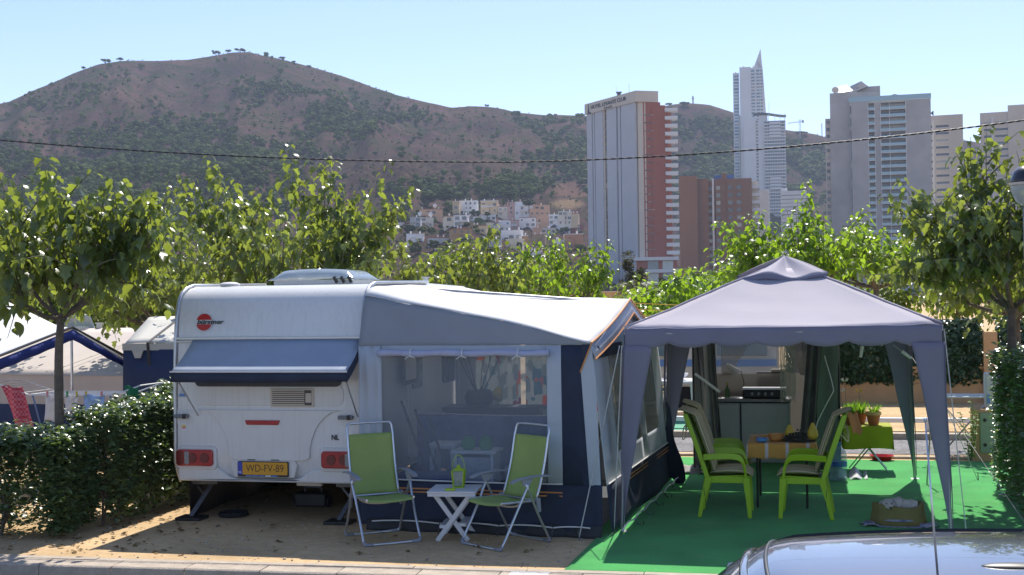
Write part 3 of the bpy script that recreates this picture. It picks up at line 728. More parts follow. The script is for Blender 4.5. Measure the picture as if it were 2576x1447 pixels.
def cell(x0, x1, nm):
    w_ = x1 - x0; m = MB()
    m.box(0, w_, .1, 3.2, -.18, 0.0); m.box(0, .22, .1, 3.2, 0, 2.8); m.box(w_ - .22, w_, .1, 3.2, 0, 2.8)
    if w_ > 6: m.box(w_ * .36 - .1, w_ * .36 + .1, .1, 3.2, 0, 2.8)
    o = m.build(nm, 'white_render', T); o.location = (x0, 0, 0)
    m = MB(); m.box(.22, w_ - .22, .15, .2, 0.02, 1.05); r_ = m.build('balcony_rail', 'glass_rail', T); r_.location = (x0, 0, 0)
    m = MB(); m.box(.25, w_ - .25, 3.05, 3.15, 0.02, 2.3); g_ = m.build('balcony_glazing', 'window_dark', T); g_.location = (x0, 0, 0)
    z0 = zt(276)
    for o_ in (o, r_, g_): o_.location.z = z0
    for i in range(1, 26):
        for o_, n_ in ((o, nm), (r_, 'balcony_rail'), (g_, 'balcony_glazing')): inst(o_, n_, T, (x0, 0, z0 - i * 3.0))
cell(X(2190), X(2207.5), 'balcony'); cell(X(2220), X(2282), 'balcony')
m = MB(); m.cyl((X(2108), 5, zt(228)), (X(2108), 5, zt(222)), .2, n=6); m.blob((X(2110.5), 5, zt(216)), (1.4, .5, 1.3), 1, 0, ic=ICO2); m.build('dish', 'beige_render', T)
m = MB()
for a, b in ((2117, 2155), (2153, 2192)): m.add([(X(a), 4, zt(227)), (X(b), 4, zt(213) if a > 2140 else zt(222)), (X(b) - 2.8, 10, zt(193 if a > 2140 else 200)), (X(a) - 1, 10, zt(205))], [(0, 1, 2, 3)])
m.build('solar_panel', 'solar_panel', T, solid=.25)
m = MB(); m.box(X(2240), X(2270), 6, 12, zt(254), zt(240)); m.prism([(X(2236), zt(240)), (X(2274), zt(240)), (X(2256), zt(234))], 5.5, 12.5, 'y'); m.build('roof_kiosk', 'metal_grey', T)

# ---- beige towers at the edge
def beige(name, label, px0, px1, ytop, d, bands, step, ystart, n, extra=None, letter=None):
    T = place(name, label, 'building', (px0 + px1) / 2, d); pc = (px0 + px1) / 2; q = d / 3200.
    Xl = lambda px: (px - pc) * q
    zt = lambda py: zz(py, pc, d)
    m = MB(); m.box(Xl(px0), Xl(px1), 0, 20, 0, zt(ytop))
    if extra: m.box(Xl(extra[0]), Xl(extra[1]), -.5, 20, 0, zt(extra[2]))
    m.build('wall', 'beige_render', T)
    for a, b in bands:
        m = MB(); m.box(Xl(a), Xl(b), -.06, .15, 0, 1.0); w0 = m.build('window_band', 'window_dark', T); w0.location.z = zt(ystart)
        for i in range(1, n): inst(w0, 'window_band', T, (0, 0, zt(ystart) - i * step * q))
        m = MB(); m.box(Xl(a) - .2, Xl(b) + .2, -.3, .1, -.25, -.02); s0 = m.build('sill', 'white_render', T); s0.location.z = zt(ystart)
        for i in range(1, n): inst(s0, 'sill', T, (0, 0, zt(ystart) - i * step * q))
    m = MB(); a, b = bands[-1]; m.box(Xl(a) - 1.4, Xl(a) - .7, -.35, .2, 0, zt(ytop + 12)); m.build('pilaster', 'white_render', T)
    if letter: text_mesh(letter, 2.6, 'sign_dark', 'roof_letter', T, Matrix.Translation((Xl(px0) + 1.6, 0.2, zt(ytop) + 1.0)) @ FACE_CAM, .2, bold=.08)
    return T
beige('beige_tower', 'beige tower with short dark window bands behind the leafy shoots', 2342, 2426, 289, 545, [(2344, 2356), (2361, 2392)], 17.8, 320, 22, letter='M')
beige('beige_slab', 'wide beige tower block at the edge beyond the street lamp', 2477, 2640, 279, 550, [(2486, 2508), (2512, 2543)], 17.0, 309, 22, extra=(2543, 2660, 264))

# ---- village on the slope
VC = dict(o=(0.70, 0.42, 0.26), w=(0.86, 0.84, 0.82), y=(0.74, 0.56, 0.34), c=(0.78, 0.69, 0.55), k=(0.62, 0.40, 0.33), b=(0.50, 0.30, 0.15), r=(0.30, 0.08, 0.07), g=(0.58, 0.57, 0.58), t=(0.45, 0.26, 0.18), n=(0.38, 0.27, 0.2))
for k_, c_ in VC.items(): mk('village_' + k_, c_, 0.9, var=0.08, scale=.25)
mk('roof_tile_far', (0.36, 0.17, 0.11), 0.9)
HOUSES = [
 ('o', 1058, 1116, 527, 556, 'orange house with a white satellite dish on its flat roof'), ('g', 1034, 1060, 548, 572, 'grey white villa next to the cream villa below the dish house'), ('c', 1060, 1093, 549, 572, 'cream villa directly below the house with the dish'),
 ('c', 1120, 1143.5, 545, 577, 'cream half of the pair of houses below the highest white villa'), ('w', 1143.5, 1179, 543, 573, 'white half of the pair of houses below the highest white villa'), ('y', 1141, 1158, 507, 540, 'yellow house joined to the tall white villa in the top row'),
 ('w', 1158, 1203, 506, 541, 'tall white villa in the top row with a chimney'), ('y', 1212, 1254, 506, 536, 'broad yellow villa in the middle of the top row'), ('b', 1138, 1189, 577, 606, 'deep ochre house with square openings half way down'),
 ('y', 1189, 1225, 568, 588, 'low yellow house joined to the ochre house'), ('w', 1024, 1067, 590, 614, 'white cube house with roof chimneys above the round trees'), ('g', 1078, 1141, 599, 620, 'long pale grey terrace of houses above the round trees'), ('o', 950, 996, 594, 614, 'flat orange house lowest on the western edge of the village'),
 ('k', 1279, 1298, 509, 540, 'peach house joined to the white villa in the top row'), ('w', 1298, 1343, 507, 542, 'white villa with two chimneys at the end of the top row'), ('o', 1334, 1386, 517, 543, 'stepped orange villa below the quarry edge'),
 ('w', 1383, 1407, 541, 566, 'white house with brown shutters below the quarry'), ('c', 1407, 1440, 533, 566, 'beige house with a row of narrow windows below the quarry'), ('y', 1438, 1456, 538, 560, 'small yellow house nearest the hotel tower'),
 ('w', 1308, 1350, 548, 572, 'white house with rows of dark windows in the second row'), ('c', 1350, 1365, 548, 577, 'narrow cream house in the second row'), ('w', 1256, 1287, 554, 583, 'blank white cube house in the second row'), ('k', 1287, 1308, 555, 582, 'pink house beside the blank white cube'),
 ('w', 1262, 1314, 581, 605, 'large white house spanning the third row'), ('c', 1274, 1316, 603, 629, 'cream house under the large white house'), ('o', 1341, 1363, 574, 604, 'orange house striped with white balconies'), ('c', 1363, 1401, 575, 602, 'cream white house beside the striped house'),
 ('b', 1317, 1330, 594, 628, 'narrow ochre house in the lower row'), ('b', 1341, 1373, 591, 622, 'wide ochre house with white parapets in the lower row'), ('r', 1437, 1467, 567, 586, 'dark red house with a white roof slab'), ('t', 1424, 1469, 590, 629, 'terracotta house with chimneys near the hotel foot'),
 ('n', 1266, 1330, 640, 664, 'brown low building at the foot of the village'), ('k', 930, 965, 640, 662, 'small pink house seen between the mulberry tops'), ('w', 1395, 1422, 605, 632, 'white house just left of the terracotta house'), ('g', 1205, 1262, 604, 632, 'pale grey house behind the highest leaves'), ('w', 996, 1020, 560, 572, 'tiny white house alone among trees'),
 ('w', 1150, 1198, 612, 636, 'white house in the lowest row below the ochre house'), ('c', 1095, 1140, 626, 648, 'cream house low down beneath the grey terrace'), ('o', 1225, 1262, 640, 662, 'orange house low down beside the brown building'), ('w', 1335, 1362, 632, 655, 'white house below the wide ochre house'), ('c', 1365, 1395, 636, 660, 'cream house at the bottom near the terracotta house'),
 ('y', 1440, 1470, 636, 660, 'yellow house lowest beside the hotel tower'), ('k', 1000, 1030, 622, 644, 'pink house low on the western side among round trees'), ('w', 1200, 1250, 540, 556, 'long white garden wall house under the broad yellow villa'), ('c', 1225, 1256, 560, 582, 'cream house beside the blank white cube'), ('w', 1400, 1436, 572, 590, 'low white house above the terracotta house'), ('c', 1255, 1280, 520, 545, 'cream house between the broad yellow villa and the peach house'), ('w', 1180, 1212, 545, 566, 'white house under the highest villa wall'),
]
wn = MB(); wn.box(-.5, .5, -.5, .5, 0, 1); wn_o = None
rv = random.Random(5)
ROUND = []
for c_, x0, x1, y0, y1, lb in HOUSES:
    pc = (x0 + x1) / 2; g_ = terrain_at(pc, y1); d = (g_ - Vector((0, 0, CAM_H))).dot(FW); d = max(520, min(760, d)); q = d / 3200.
    zb = zz(y1, pc, d); zt_ = zz(y0, pc, d); h_ = zt_ - zb; w_ = (x1 - x0) * q
    T = place('village_house', lb, 'house', pc, d, yaw=rv.uniform(-.12, .12), z=zb, group='houses of the hillside village')
    fl = max(1, round(h_ / 2.9)); fh = h_ / fl
    m = MB(); m.box(-w_ / 2, w_ / 2, 0, 9, -9, h_)
    if w_ > 6: m.box(-w_ / 2 - .01, -w_ / 2 + w_ * rv.uniform(.3, .5), -1.2, 1, -9, h_ * rv.uniform(.55, .8))
    m.build('wall', 'village_' + c_, T)
    m = MB(); m.box(-w_ / 2 - .15, w_ / 2 + .15, -.15, 9.1, h_, h_ + .35); m.build('roof', rv.choice(['village_' + c_, 'white_render', 'roof_tile_far']), T)
    m = MB()
    for k in range(rv.choice([1, 2, 2])):
        cx = rv.uniform(-.4, .4) * w_; m.box(cx - .3, cx + .3, 2, 2.7, h_ + .35, h_ + 1.5)
    m.build('chimney', 'white_render', T)
    for f in range(fl):
        n_ = max(1, int(w_ / 2.6)); z = f * fh + .8
        style = rv.random()
        for k in range(n_):
            if rv.random() < .25: continue
            cx = -w_ / 2 + (k + .5) * w_ / n_
            ww, hh = (min(1.9, w_ / n_ * .75), 1.5) if style < .5 else (1.0, 1.2)
            mt = Matrix.Translation((cx, -.02 if cx > -w_ * .1 else -1.22 if w_ > 6 and z + hh < h_ * .5 else -.02, z)) @ Matrix.Diagonal((ww, .12, hh, 1))
            if wn_o is None: wn_o = wn.build('window', 'window_dark', T); wn_o.matrix_basis = mt
            else: inst(wn_o, 'window', T, mat4=mt)
        if f and rv.random() < .55:
            m = MB(); m.box(-w_ / 2 + .1, w_ * rv.uniform(0, .5), -1.5, 0, z - 1.0, z - .1); m.build('balcony', rv.choice(['white_render', 'village_' + c_]), T)
    if 'dish' in lb:
        m = MB(); m.cyl((2.2, 3, h_ + .3), (2.2, 3, h_ + 1.4), .1, n=6); m.blob((2.2, 2.8, h_ + 2.2), (1.1, .35, 1.1), 2, 0, ic=ICO2); m.build('dish', 'white_render', T)

# ---- village gardens: round trees and cypresses between the houses
def far_crown(name, label, px, py, wpx, hpx, grp, seed):
    g_ = terrain_at(px, py); d = max(515, min(745, (g_ - Vector((0, 0, CAM_H))).dot(FW)) - 6); q = d / 3200.
    p = atD(px, py, d); w_, h_ = wpx * q, hpx * q
    th = thing(name, label, 'tree', p, world=True, group=grp)
    m = MB(); m.cyl(p - Vector((0, 0, 4)), p + Vector((0, 0, h_ * .5)), .25, .12, 6); m.build('trunk', 'bark_far', th)
    v, f, tn = [], [], []; r_ = random.Random(seed)
    for k in range(26):
        a, b_ = r_.uniform(0, 6.28), r_.uniform(-.9, 1)
        c = p + Vector((math.cos(a) * (1 - abs(b_) * .5) * w_ * .34, math.sin(a) * (1 - abs(b_) * .5) * w_ * .3, h_ * (.55 + .34 * b_)))
        o_ = len(v)
        for u in ICO1[0]:
            k_ = .8 + .6 * noise.noise(u * 2.2 + Vector((k, seed, 0)))
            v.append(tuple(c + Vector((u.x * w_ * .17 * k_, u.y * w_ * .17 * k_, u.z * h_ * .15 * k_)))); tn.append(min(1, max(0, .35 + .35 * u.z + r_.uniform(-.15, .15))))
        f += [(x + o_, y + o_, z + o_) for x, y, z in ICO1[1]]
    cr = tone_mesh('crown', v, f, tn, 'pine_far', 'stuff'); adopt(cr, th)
GT = [(1090, 628, 34, 26), (1128, 634, 30, 24), (1045, 640, 40, 30), (1010, 566, 36, 22), (1030, 585, 44, 20), (1062, 586, 30, 14), (1085, 590, 26, 18), (1175, 572, 20, 14), (1112, 577, 26, 14), (1195, 548, 30, 22), (1225, 545, 22, 12), (1330, 520, 40, 20), (1120, 510, 50, 40), (1075, 515, 50, 36), (1280, 500, 50, 20), (1420, 588, 30, 18), (1450, 600, 24, 14), (1306, 634, 18, 26), (1290, 655, 30, 20), (1390, 640, 40, 26), (1465, 640, 24, 26), (1180, 640, 40, 30), (960, 625, 34, 24), (980, 655, 40, 24)]
GW = ['below the white cube house, the round one on its east', 'below the long grey terrace', 'broad and low beneath the white cube house', 'around the tiny lone white house', 'wide clump west of the grey white villa', 'small round one under the grey white villa', 'under the cream villa below the dish house', 'between the white half house and the ochre house', 'below the cream half house', 'on the bank beside the highest white villa', 'below the broad yellow villa', 'behind the white villa with two chimneys', 'tall clump behind the tall white villa, west side', 'tall clump above the house with the dish', 'low row behind the top row of houses', 'above the terracotta house', 'small one beside the dark red house', 'narrow dark cypress below the large white house', 'bushy one above the brown low building', 'dark broad one beside the terracotta house', 'close to the hotel tower edge', 'below the pale grey house', 'under the flat orange house', 'lowest one on the western edge of the village']
for i, (px, py, wp, hp) in enumerate(GT):
    far_crown('garden_tree', 'garden tree ' + GW[i], px, py, wp, hp, 'garden trees of the hillside village', 40 + i)

# ---- crane, cross and mast on the far ridge
def line_thing(name, label, cat, px, d, build):
    p = atD(px, HZ(px), d); hd = -math.atan2(p.x, p.y); T = thing(name, label, cat, (p.x, p.y, 0), hd); build(T, d / 3200., lambda py: zz(py, px, d)); return T
def crane(T, q, zt):
    m = MB()
    for a in (-1, 1):
        for b in (-1, 1): m.cyl((a * .9, b * .9, zt(420)), (a * .9, b * .9, zt(300)), .22, n=4)
    for i in range(14):
        z0 = zt(345) + i * (zt(300) - zt(345)) / 14; z1 = z0 + (zt(300) - zt(345)) / 14; s = 1 if i % 2 else -1; m.cyl((-.9 * s, -.9, z0), (.9 * s, -.9, z1), .12, n=4)
    m.build('mast', 'beige_render', T)
    m = MB(); m.bar((9 * q, 0, zt(306)), (-29 * q, 0, zt(309)), .9, .5); m.bar((9 * q, 0, zt(302)), (-29 * q, 0, zt(308)), .25, .25); m.build('jib', 'beige_render', T)
    m = MB(); m.box(5 * q, 10 * q, -.8, .8, zt(309), zt(303)); m.build('counterweight', 'metal_grey', T)
line_thing('tower_crane', 'tower crane standing on the far ridge beyond the towers', 'crane', 2018, 1500, crane)
def cross(T, q, zt):
    m = MB(); m.box(-.9, .9, -.9, .9, zt(300), zt(241)); m.build('upright', 'metal_grey', T)
    m = MB(); m.box(-3.4 * q, 3.4 * q, -.6, .6, zt(249), zt(246.5)); m.build('crossbar', 'metal_grey', T)
line_thing('summit_cross', 'tall thin cross on the ridge between hotel and skyscraper', 'cross', 1750, 1560, cross)
def mast(T, q, zt):
    m = MB()
    for a in (-1.3, 1.3): m.cyl((a, 0, zt(400)), (a * .3, 0, zt(310)), .25, n=4)
    for i in range(10): m.cyl((-1.2 + i * .05, 0, zt(352 - i * 4)), (1.2 - i * .05, 0, zt(348 - i * 4)), .15, n=4)
    m.build('lattice', 'beige_render', T)
line_thing('radio_mast', 'faint lattice radio mast left of the concrete tower', 'mast', 2073, 1540, mast)
# ================================================================ THE CARAVAN
mk('gelcoat_white', (0.74, 0.735, 0.72), 0.28, var=0.04, scale=3, spec=0.5, coat=0.2)
mk('abs_white', (0.72, 0.71, 0.685), 0.35, var=0.04, scale=4, spec=0.5)
def streaks(name, amt):
    m = MATS[name]; n = m.node_tree; L = n.links.new; b = n.nodes['Principled BSDF']; src = b.inputs['Base Color'].links[0].from_socket
    tc = n.nodes.new('ShaderNodeTexCoord'); mp = n.nodes.new('ShaderNodeMapping'); mp.inputs['Scale'].default_value = (26, 26, 1.3); L(tc.outputs['Object'], mp.inputs[0])
    z = n.nodes.new('ShaderNodeTexNoise'); z.inputs['Scale'].default_value = 1.0; z.inputs['Detail'].default_value = 7; z.inputs['Roughness'].default_value = .7; L(mp.outputs[0], z.inputs['Vector'])
    r = n.nodes.new('ShaderNodeMapRange'); r.inputs[1].default_value = .5; r.inputs[2].default_value = .78; r.inputs[3].default_value = 0; r.inputs[4].default_value = amt; L(z.outputs['Fac'], r.inputs[0])
    x = n.nodes.new('ShaderNodeMix'); x.data_type = 'RGBA'; x.inputs[7].default_value = (.33, .29, .23, 1); L(src, x.inputs[6]); L(r.outputs[0], x.inputs[0]); L(x.outputs[2], b.inputs['Base Color'])
streaks('gelcoat_white', .26); streaks('abs_white', .26)
mk('trim_alu', (0.55, 0.56, 0.57), 0.35, 0.7, var=0.08)
mk('plastic_black', (0.018, 0.018, 0.02), 0.45, var=0.3)
mk('plastic_grey', (0.19, 0.20, 0.22), 0.5, var=0.15)
mk('rubber', (0.014, 0.014, 0.015), 0.8)
mk('lens_red', (0.42, 0.012, 0.012), 0.12, var=0.25, scale=20, spec=0.7, coat=0.5)
mk('lens_dark_red', (0.16, 0.006, 0.008), 0.15, var=0.3, scale=20, spec=0.7, coat=0.5)
mk('lens_grey', (0.30, 0.30, 0.30), 0.15, var=0.2, scale=30, coat=0.5)
mk('logo_red', (0.50, 0.022, 0.018), 0.4, var=0.03)
mk('ink_black', (0.015, 0.015, 0.018), 0.5)
mk('plate_yellow', (0.68, 0.33, 0.015), 0.4, var=0.06, scale=20)
mk('plate_blue', (0.03, 0.06, 0.42), 0.4)
mk('plate_white', (0.8, 0.8, 0.8), 0.5)
mk('window_tint', (0.03, 0.033, 0.038), 0.08, spec=0.7)
mk('steel', (0.13, 0.13, 0.135), 0.45, 0.8, var=0.25, scale=12)
mk('sticker_yellow', (0.75, 0.62, 0.12), 0.5); mk('sticker_pink', (0.70, 0.25, 0.28), 0.5); mk('sticker_blue', (0.12, 0.25, 0.55), 0.5)
mk('canvas_navy', (0.027, 0.038, 0.072), 0.8, var=0.2, scale=5, bump=0.15, bscale=120, trans=0.08)
mk('canvas_visor', (0.42, 0.49, 0.60), 0.7, var=0.08, scale=3, bump=0.1, bscale=90, trans=0.25)
glass_mat('acrylic_clear', (0.42, 0.50, 0.58), 0.55, 0.08)
CVX, CVY = -5.62, 12.66
CV = thing('caravan', 'white touring caravan seen from behind, with red round badge and orange number plate', 'caravan', (CVX, CVY, 0))
def side_profile(off=0.0):
    p = [(.30, .40), (.12, .40), (.05, .50), (.0, .63), (-.005, .80), (.0, 1.15), (.012, 1.55), (.03, 1.95), (.06, 2.18), (.11, 2.34), (.18, 2.43), (.28, 2.49), (.45, 2.525), (2.4, 2.55), (4.2, 2.52), (4.6, 2.40), (4.95, 2.0), (5.05, 1.4), (5.0, .7), (4.8, .40)]
    return p
HWD = 1.07
bd = MB(); bd.prism(side_profile(), -HWD, HWD, 'x'); bd.build('body', 'gelcoat_white', CV, bevel=.025, smooth=True, angle=35)
# awning rail and edge trim running round both ends of the rear
for sx in (-1, 1):
    pts = [(sx * (HWD + .004), y - .012 if z < 2.45 else y, z + (.012 if z > 2.3 else 0)) for y, z in side_profile()[1:14]]
    m = MB(); m.tube(pts, .022, 6); m.build('edge_trim', 'trim_alu', CV, smooth=True)
m = MB(); m.box(-HWD - .01, HWD + .01, .005, .06, 1.945, 1.975); m.box(-HWD, HWD, .0, .05, 1.915, 1.935); m.build('seam_strip', 'trim_alu', CV, bevel=.004)
# rear window behind the canopy
def rrect(x0, x1, z0, z1, r, n=5):
    pts = []
    for cx, cz, a0 in ((x1 - r, z0 + r, -90), (x1 - r, z1 - r, 0), (x0 + r, z1 - r, 90), (x0 + r, z0 + r, 180)):
        for i in range(n + 1):
            a = R(a0 + 90 * i / n); pts.append((cx + r * math.cos(a), cz + r * math.sin(a)))
    return pts
m = MB(); m.prism(rrect(-.84, .84, 1.44, 1.88, .06), -.012, .03, 'y'); o = m.build('rear_window', 'window_tint', CV, bevel=.006)
# moulded panels on the lower rear
m = MB(); m.prism(rrect(-.86, .86, 1.235, 1.46, .07), -.006, .02, 'y'); m.build('window_ledge', 'abs_white', CV, bevel=.008)
m = MB(); m.prism(rrect(-.80, .80, 1.275, 1.43, .05), -.002, .004, 'y')
u = [(-.80, 1.19)]
for i in range(9): t = i / 8; u.append((-.80 + .36 * math.sin(t * 1.57), 1.19 - .50 * (1 - math.cos(t * 1.57)) - .0))
u += [(-.38, .665), (-.30, .655), (.36, .655), (.44, .665)]
for i in range(9): t = 1 - i / 8; u.append((.84 - .36 * math.sin(t * 1.57), 1.19 - .50 * (1 - math.cos(t * 1.57))))
m = MB(); m.prism(u, -.03, .03, 'y'); m.build('rear_bulge', 'abs_white', CV, bevel=.015)
for sx in (-1, 1):                                       # lamp pods
    m = MB(); x0, x1 = (-1.055, -.585) if sx < 0 else (.585, 1.055)
    m.prism(rrect(x0, x1, .545, .80, .05), -.03, .06, 'y'); m.build('lamp_pod', 'abs_white', CV, bevel=.015)
    a, b = (-1.045, -.62) if sx < 0 else (.62, 1.045)
    m = MB(); m.prism(rrect(a, b, .585, .765, .035), -.06, .0, 'y'); o = m.build('tail_light', 'lens_red', CV, bevel=.012)
    e0, e1 = (a + .005, a + .085) if sx < 0 else (b - .085, b - .005)
    m = MB(); m.prism(rrect(e0, e1, .60, .75, .02), -.066, -.05, 'y'); q = m.build('marker_lens', 'lens_dark_red', None, bevel=.004); q.parent = o
    e0, e1 = (a + .10, a + .155) if sx < 0 else (b - .155, b - .10)
    m = MB(); m.prism(rrect(e0, e1, .605, .745, .02), -.068, -.05, 'y'); q = m.build('reverse_lens', 'lens_grey', None, bevel=.004); q.parent = o
    for k in range(2):
        c0 = (a + b) / 2 + (-.02 if sx < 0 else -.10) + k * .14
        m = MB(); m.cyl((c0, -.058, .675), (c0, -.066, .675), .055, .05, 16); q = m.build('round_lens', 'lens_dark_red', None); q.parent = o
    hx = -.97 if sx < 0 else .91                          # grab handle in its recess
    m = MB(); m.prism(rrect(hx - .12, hx + .12, 1.03, 1.19, .06), -.004, .02, 'y'); o = m.build('handle_recess', 'abs_white', CV, bevel=.004)
    m = MB(); m.box(hx - .10, hx + .06, -.05, -.02, 1.10, 1.14); m.box(hx - .10, hx - .08, -.03, .0, 1.105, 1.135); m.box(hx + .04, hx + .06, -.03, 0, 1.105, 1.135); q = m.build('grab_handle', 'plastic_grey', None, bevel=.006); q.parent = o
    m = MB(); m.box(hx + .0, hx + .04, -.056, -.02, 1.095, 1.145); q = m.build('handle_latch', 'plastic_black', None, bevel=.004); q.parent = o
m = MB(); m.prism([(-.245, 1.085), (.155, 1.085), (.135, 1.035), (-.225, 1.035)], -.05, -.01, 'y'); m.build('brake_light', 'lens_red', CV, bevel=.008)
# lower bumper skirt with the plate recess
m = MB(); m.prism([(-1.05, .42), (-1.05, .565), (-.58, .565), (-.44, .47), (-.36, .455), (.28, .455), (.36, .47), (.50, .565), (1.05, .565), (1.05, .42)], -.012, .09, 'y'); m.build('bumper_skirt', 'abs_white', CV, bevel=.02)
m = MB(); m.prism([(-.40, .665), (.31, .665), (.34, .60), (.30, .47), (-.39, .47), (-.43, .60)], -.02, .05, 'y'); m.build('plate_recess', 'abs_white', CV, bevel=.012)
m = MB(); m.prism(rrect(-.335, .245, .482, .645, .012), -.045, -.018, 'y'); PL = m.build('number_plate', 'plastic_black', CV, bevel=.004)
m = MB(); m.prism(rrect(-.275, .238, .505, .638, .01), -.05, -.044, 'y'); q = m.build('plate_face', 'plate_yellow', None); q.parent = PL
m = MB(); m.box(-.328, -.277, -.05, -.044, .505, .638); q = m.build('country_band', 'plate_blue', None); q.parent = PL
q = text_mesh('WD-FV-89', .112, 'ink_black', 'plate_number', None, Matrix.Translation((-.018, -.051, .571)) @ FACE_CAM, .001, sx=.86, bold=-.001); q.parent = PL
q = text_mesh('NL', .034, 'plate_white', 'country_code', None, Matrix.Translation((-.3025, -.051, .53)) @ FACE_CAM, .001); q.parent = PL
for k in range(5):
    m = MB(); m.box(-.24 + k * .075, -.175 + k * .075, -.048, -.044, .487, .5); q = m.build('plate_print', 'sticker_blue' if k != 3 else 'plate_white', None); q.parent = PL
for x in (-.18, .09):
    m = MB(); m.box(x - .05, x + .05, -.03, -.015, .655, .67); m.build('plate_lamp', 'plastic_grey', CV, bevel=.003)
text_mesh('NL', .075, 'ink_black', 'country_sticker', CV, Matrix.Translation((.765, -.012, .905)) @ FACE_CAM, .001, sx=.9, bold=.002)
# vent grille
m = MB(); m.box(.04, .535, -.022, .0, 1.225, 1.425); GR = m.build('vent_grille', 'beige_render', CV, bevel=.008)
mk('vent_dark', (0.10, 0.095, 0.085), 0.7)
m = MB(); m.box(.065, .51, -.026, -.02, 1.245, 1.405); q = m.build('vent_slot', 'vent_dark', None); q.parent = GR
m = MB(); m.box(.065, .435, -.036, -.024, 0, .011); v0 = m.build('slat', 'beige_render', None); v0.parent = GR; v0.location.z = 1.25
for k in range(1, 8): q = inst(v0, 'slat', None); q.parent = GR; q.location.z = 1.25 + k * .0205
m = MB(); m.box(.445, .512, -.034, -.024, 1.275, 1.375); q = m.build('vent_cover', 'beige_render', None, bevel=.004); q.parent = GR
# stickers and badge
def disc_seg(cx, cz, r, z0, z1, n=28):
    pts = []
    for i in range(n):
        a = 2 * math.pi * i / n; z = max(z0, min(z1, r * math.sin(a))); zc = z
        x = r * math.cos(a) if abs(r * math.sin(a) - z) < 1e-9 else math.copysign(math.sqrt(max(0, r * r - z * z)), math.cos(a))
        pts.append((cx + x, cz + zc))
    out = []
    for p in pts:
        if not out or (Vector(p) - Vector(out[-1])).length > 1e-5: out.append(p)
    return out
by = .045
BC = (-.745, 2.135)
def badge_y(z): return .03 + (z - 1.95) / .23 * .03 if z < 2.18 else .06 + (z - 2.18) / .16 * .05
def bent_disc(name, cx, cz, r, z0, z1, mat, off):
    m = MB(); pts = disc_seg(cx, cz, r, z0, z1)
    f = [(x, badge_y(z) - off, z) for x, z in pts]; m.add(f, [tuple(range(len(f)))]); return m.build(name, mat, CV, solid=.003)
bent_disc('badge_rim', *BC, .1, -.1, .1, 'abs_white', .012)
bent_disc('badge_half', *BC, .092, .026, .092, 'logo_red', .017); bent_disc('badge_half', *BC, .092, -.092, -.024, 'logo_red', .017)
text_mesh('b\u00fcrstner', .066, 'ink_black', 'badge_lettering', CV, Matrix.Translation((-.675, badge_y(2.137) - .02, 2.136)) @ Matrix.Rotation(R(-8), 4, 'X') @ FACE_CAM, .002, shear=.25, sx=1.32, bold=.0012)
m = MB(); m.cyl((-.975, -.002, 1.005), (-.975, -.008, 1.005), .042, n=20); q0 = m.build('round_sticker', 'plate_white', CV)
m = MB(); m.box(-1.0, -.95, -.012, -.008, 1.005, 1.025); q = m.build('sticker_print', 'sticker_yellow', None); q.parent = q0
m = MB(); m.box(-1.0, -.95, -.012, -.008, .985, 1.003); q = m.build('sticker_print', 'sticker_pink', None); q.parent = q0
m = MB(); m.prism([(-1.045, 1.325), (-.935, 1.325), (-.99, 1.425)], -.006, .0, 'y'); q0 = m.build('triangle_sticker', 'panel_grey', CV)
m = MB(); m.prism([(-1.03, 1.335), (-.95, 1.335), (-.965, 1.36), (-1.015, 1.36)], -.009, -.006, 'y'); q = m.build('sticker_print', 'sticker_blue', None); q.parent = q0
# roof fittings
m = MB(); m.lathe([(.10, 0), (.115, .015), (.11, .03), (.07, .045), (.0, .05)], 18, (-.68, .55, 2.525)); m.build('roof_vent', 'abs_white', CV, smooth=True, angle=40)
m = MB(); m.box(-.60, .42, 1.55, 2.35, 2.52, 2.60); HT = m.build('roof_hatch', 'abs_white', CV, bevel=.03)
def hatch(u, v):
    x = -.64 + 1.10 * u; y = 1.50 + .9 * v
    e = min(1, min(u, 1 - u) / .16) * min(1, min(v, 1 - v) / .16)
    return (x, y, 2.60 + .10 * math.sin(min(1, e) * 1.57) + .03 * math.sin(u * 3.14))
m = MB(); m.grid(hatch, 22, 14); q = m.build('hatch_dome', 'acrylic_clear', None, smooth=True, solid=.006); q.parent = HT
for k in range(3):
    m = MB(); m.bar((.24 + k * .09, 1.48, 2.56), (.20 + k * .09, 1.49, 2.63), .025, .03); q = m.build('hatch_catch', 'plastic_black', None); q.parent = HT
m = MB(); m.cyl((.92, 2.84, 2.53), (.92, 2.84, 2.62), .035, n=12); m.cyl((.92, 2.84, 2.62), (.92, 2.84, 2.635), .06, n=12); m.build('flue_pipe', 'trim_alu', CV)
# side door and window that show inside the awning
m = MB(); m.prism([(p[0], p[1]) for p in rrect(3.0, 3.62, 1.27, 1.80, .08)], HWD - .005, HWD + .02, 'x'); m.build('side_window', 'window_tint', CV, bevel=.006)
m = MB(); m.prism([(p[0], p[1]) for p in rrect(1.5, 2.15, .48, 2.25, .08)], HWD - .005, HWD + .03, 'x'); DR = m.build('door', 'abs_white', CV, bevel=.012)
m = MB(); m.prism([(p[0], p[1]) for p in rrect(1.62, 2.03, 1.3, 1.95, .05)], HWD + .028, HWD + .04, 'x'); q = m.build('door_window', 'window_tint', None); q.parent = DR
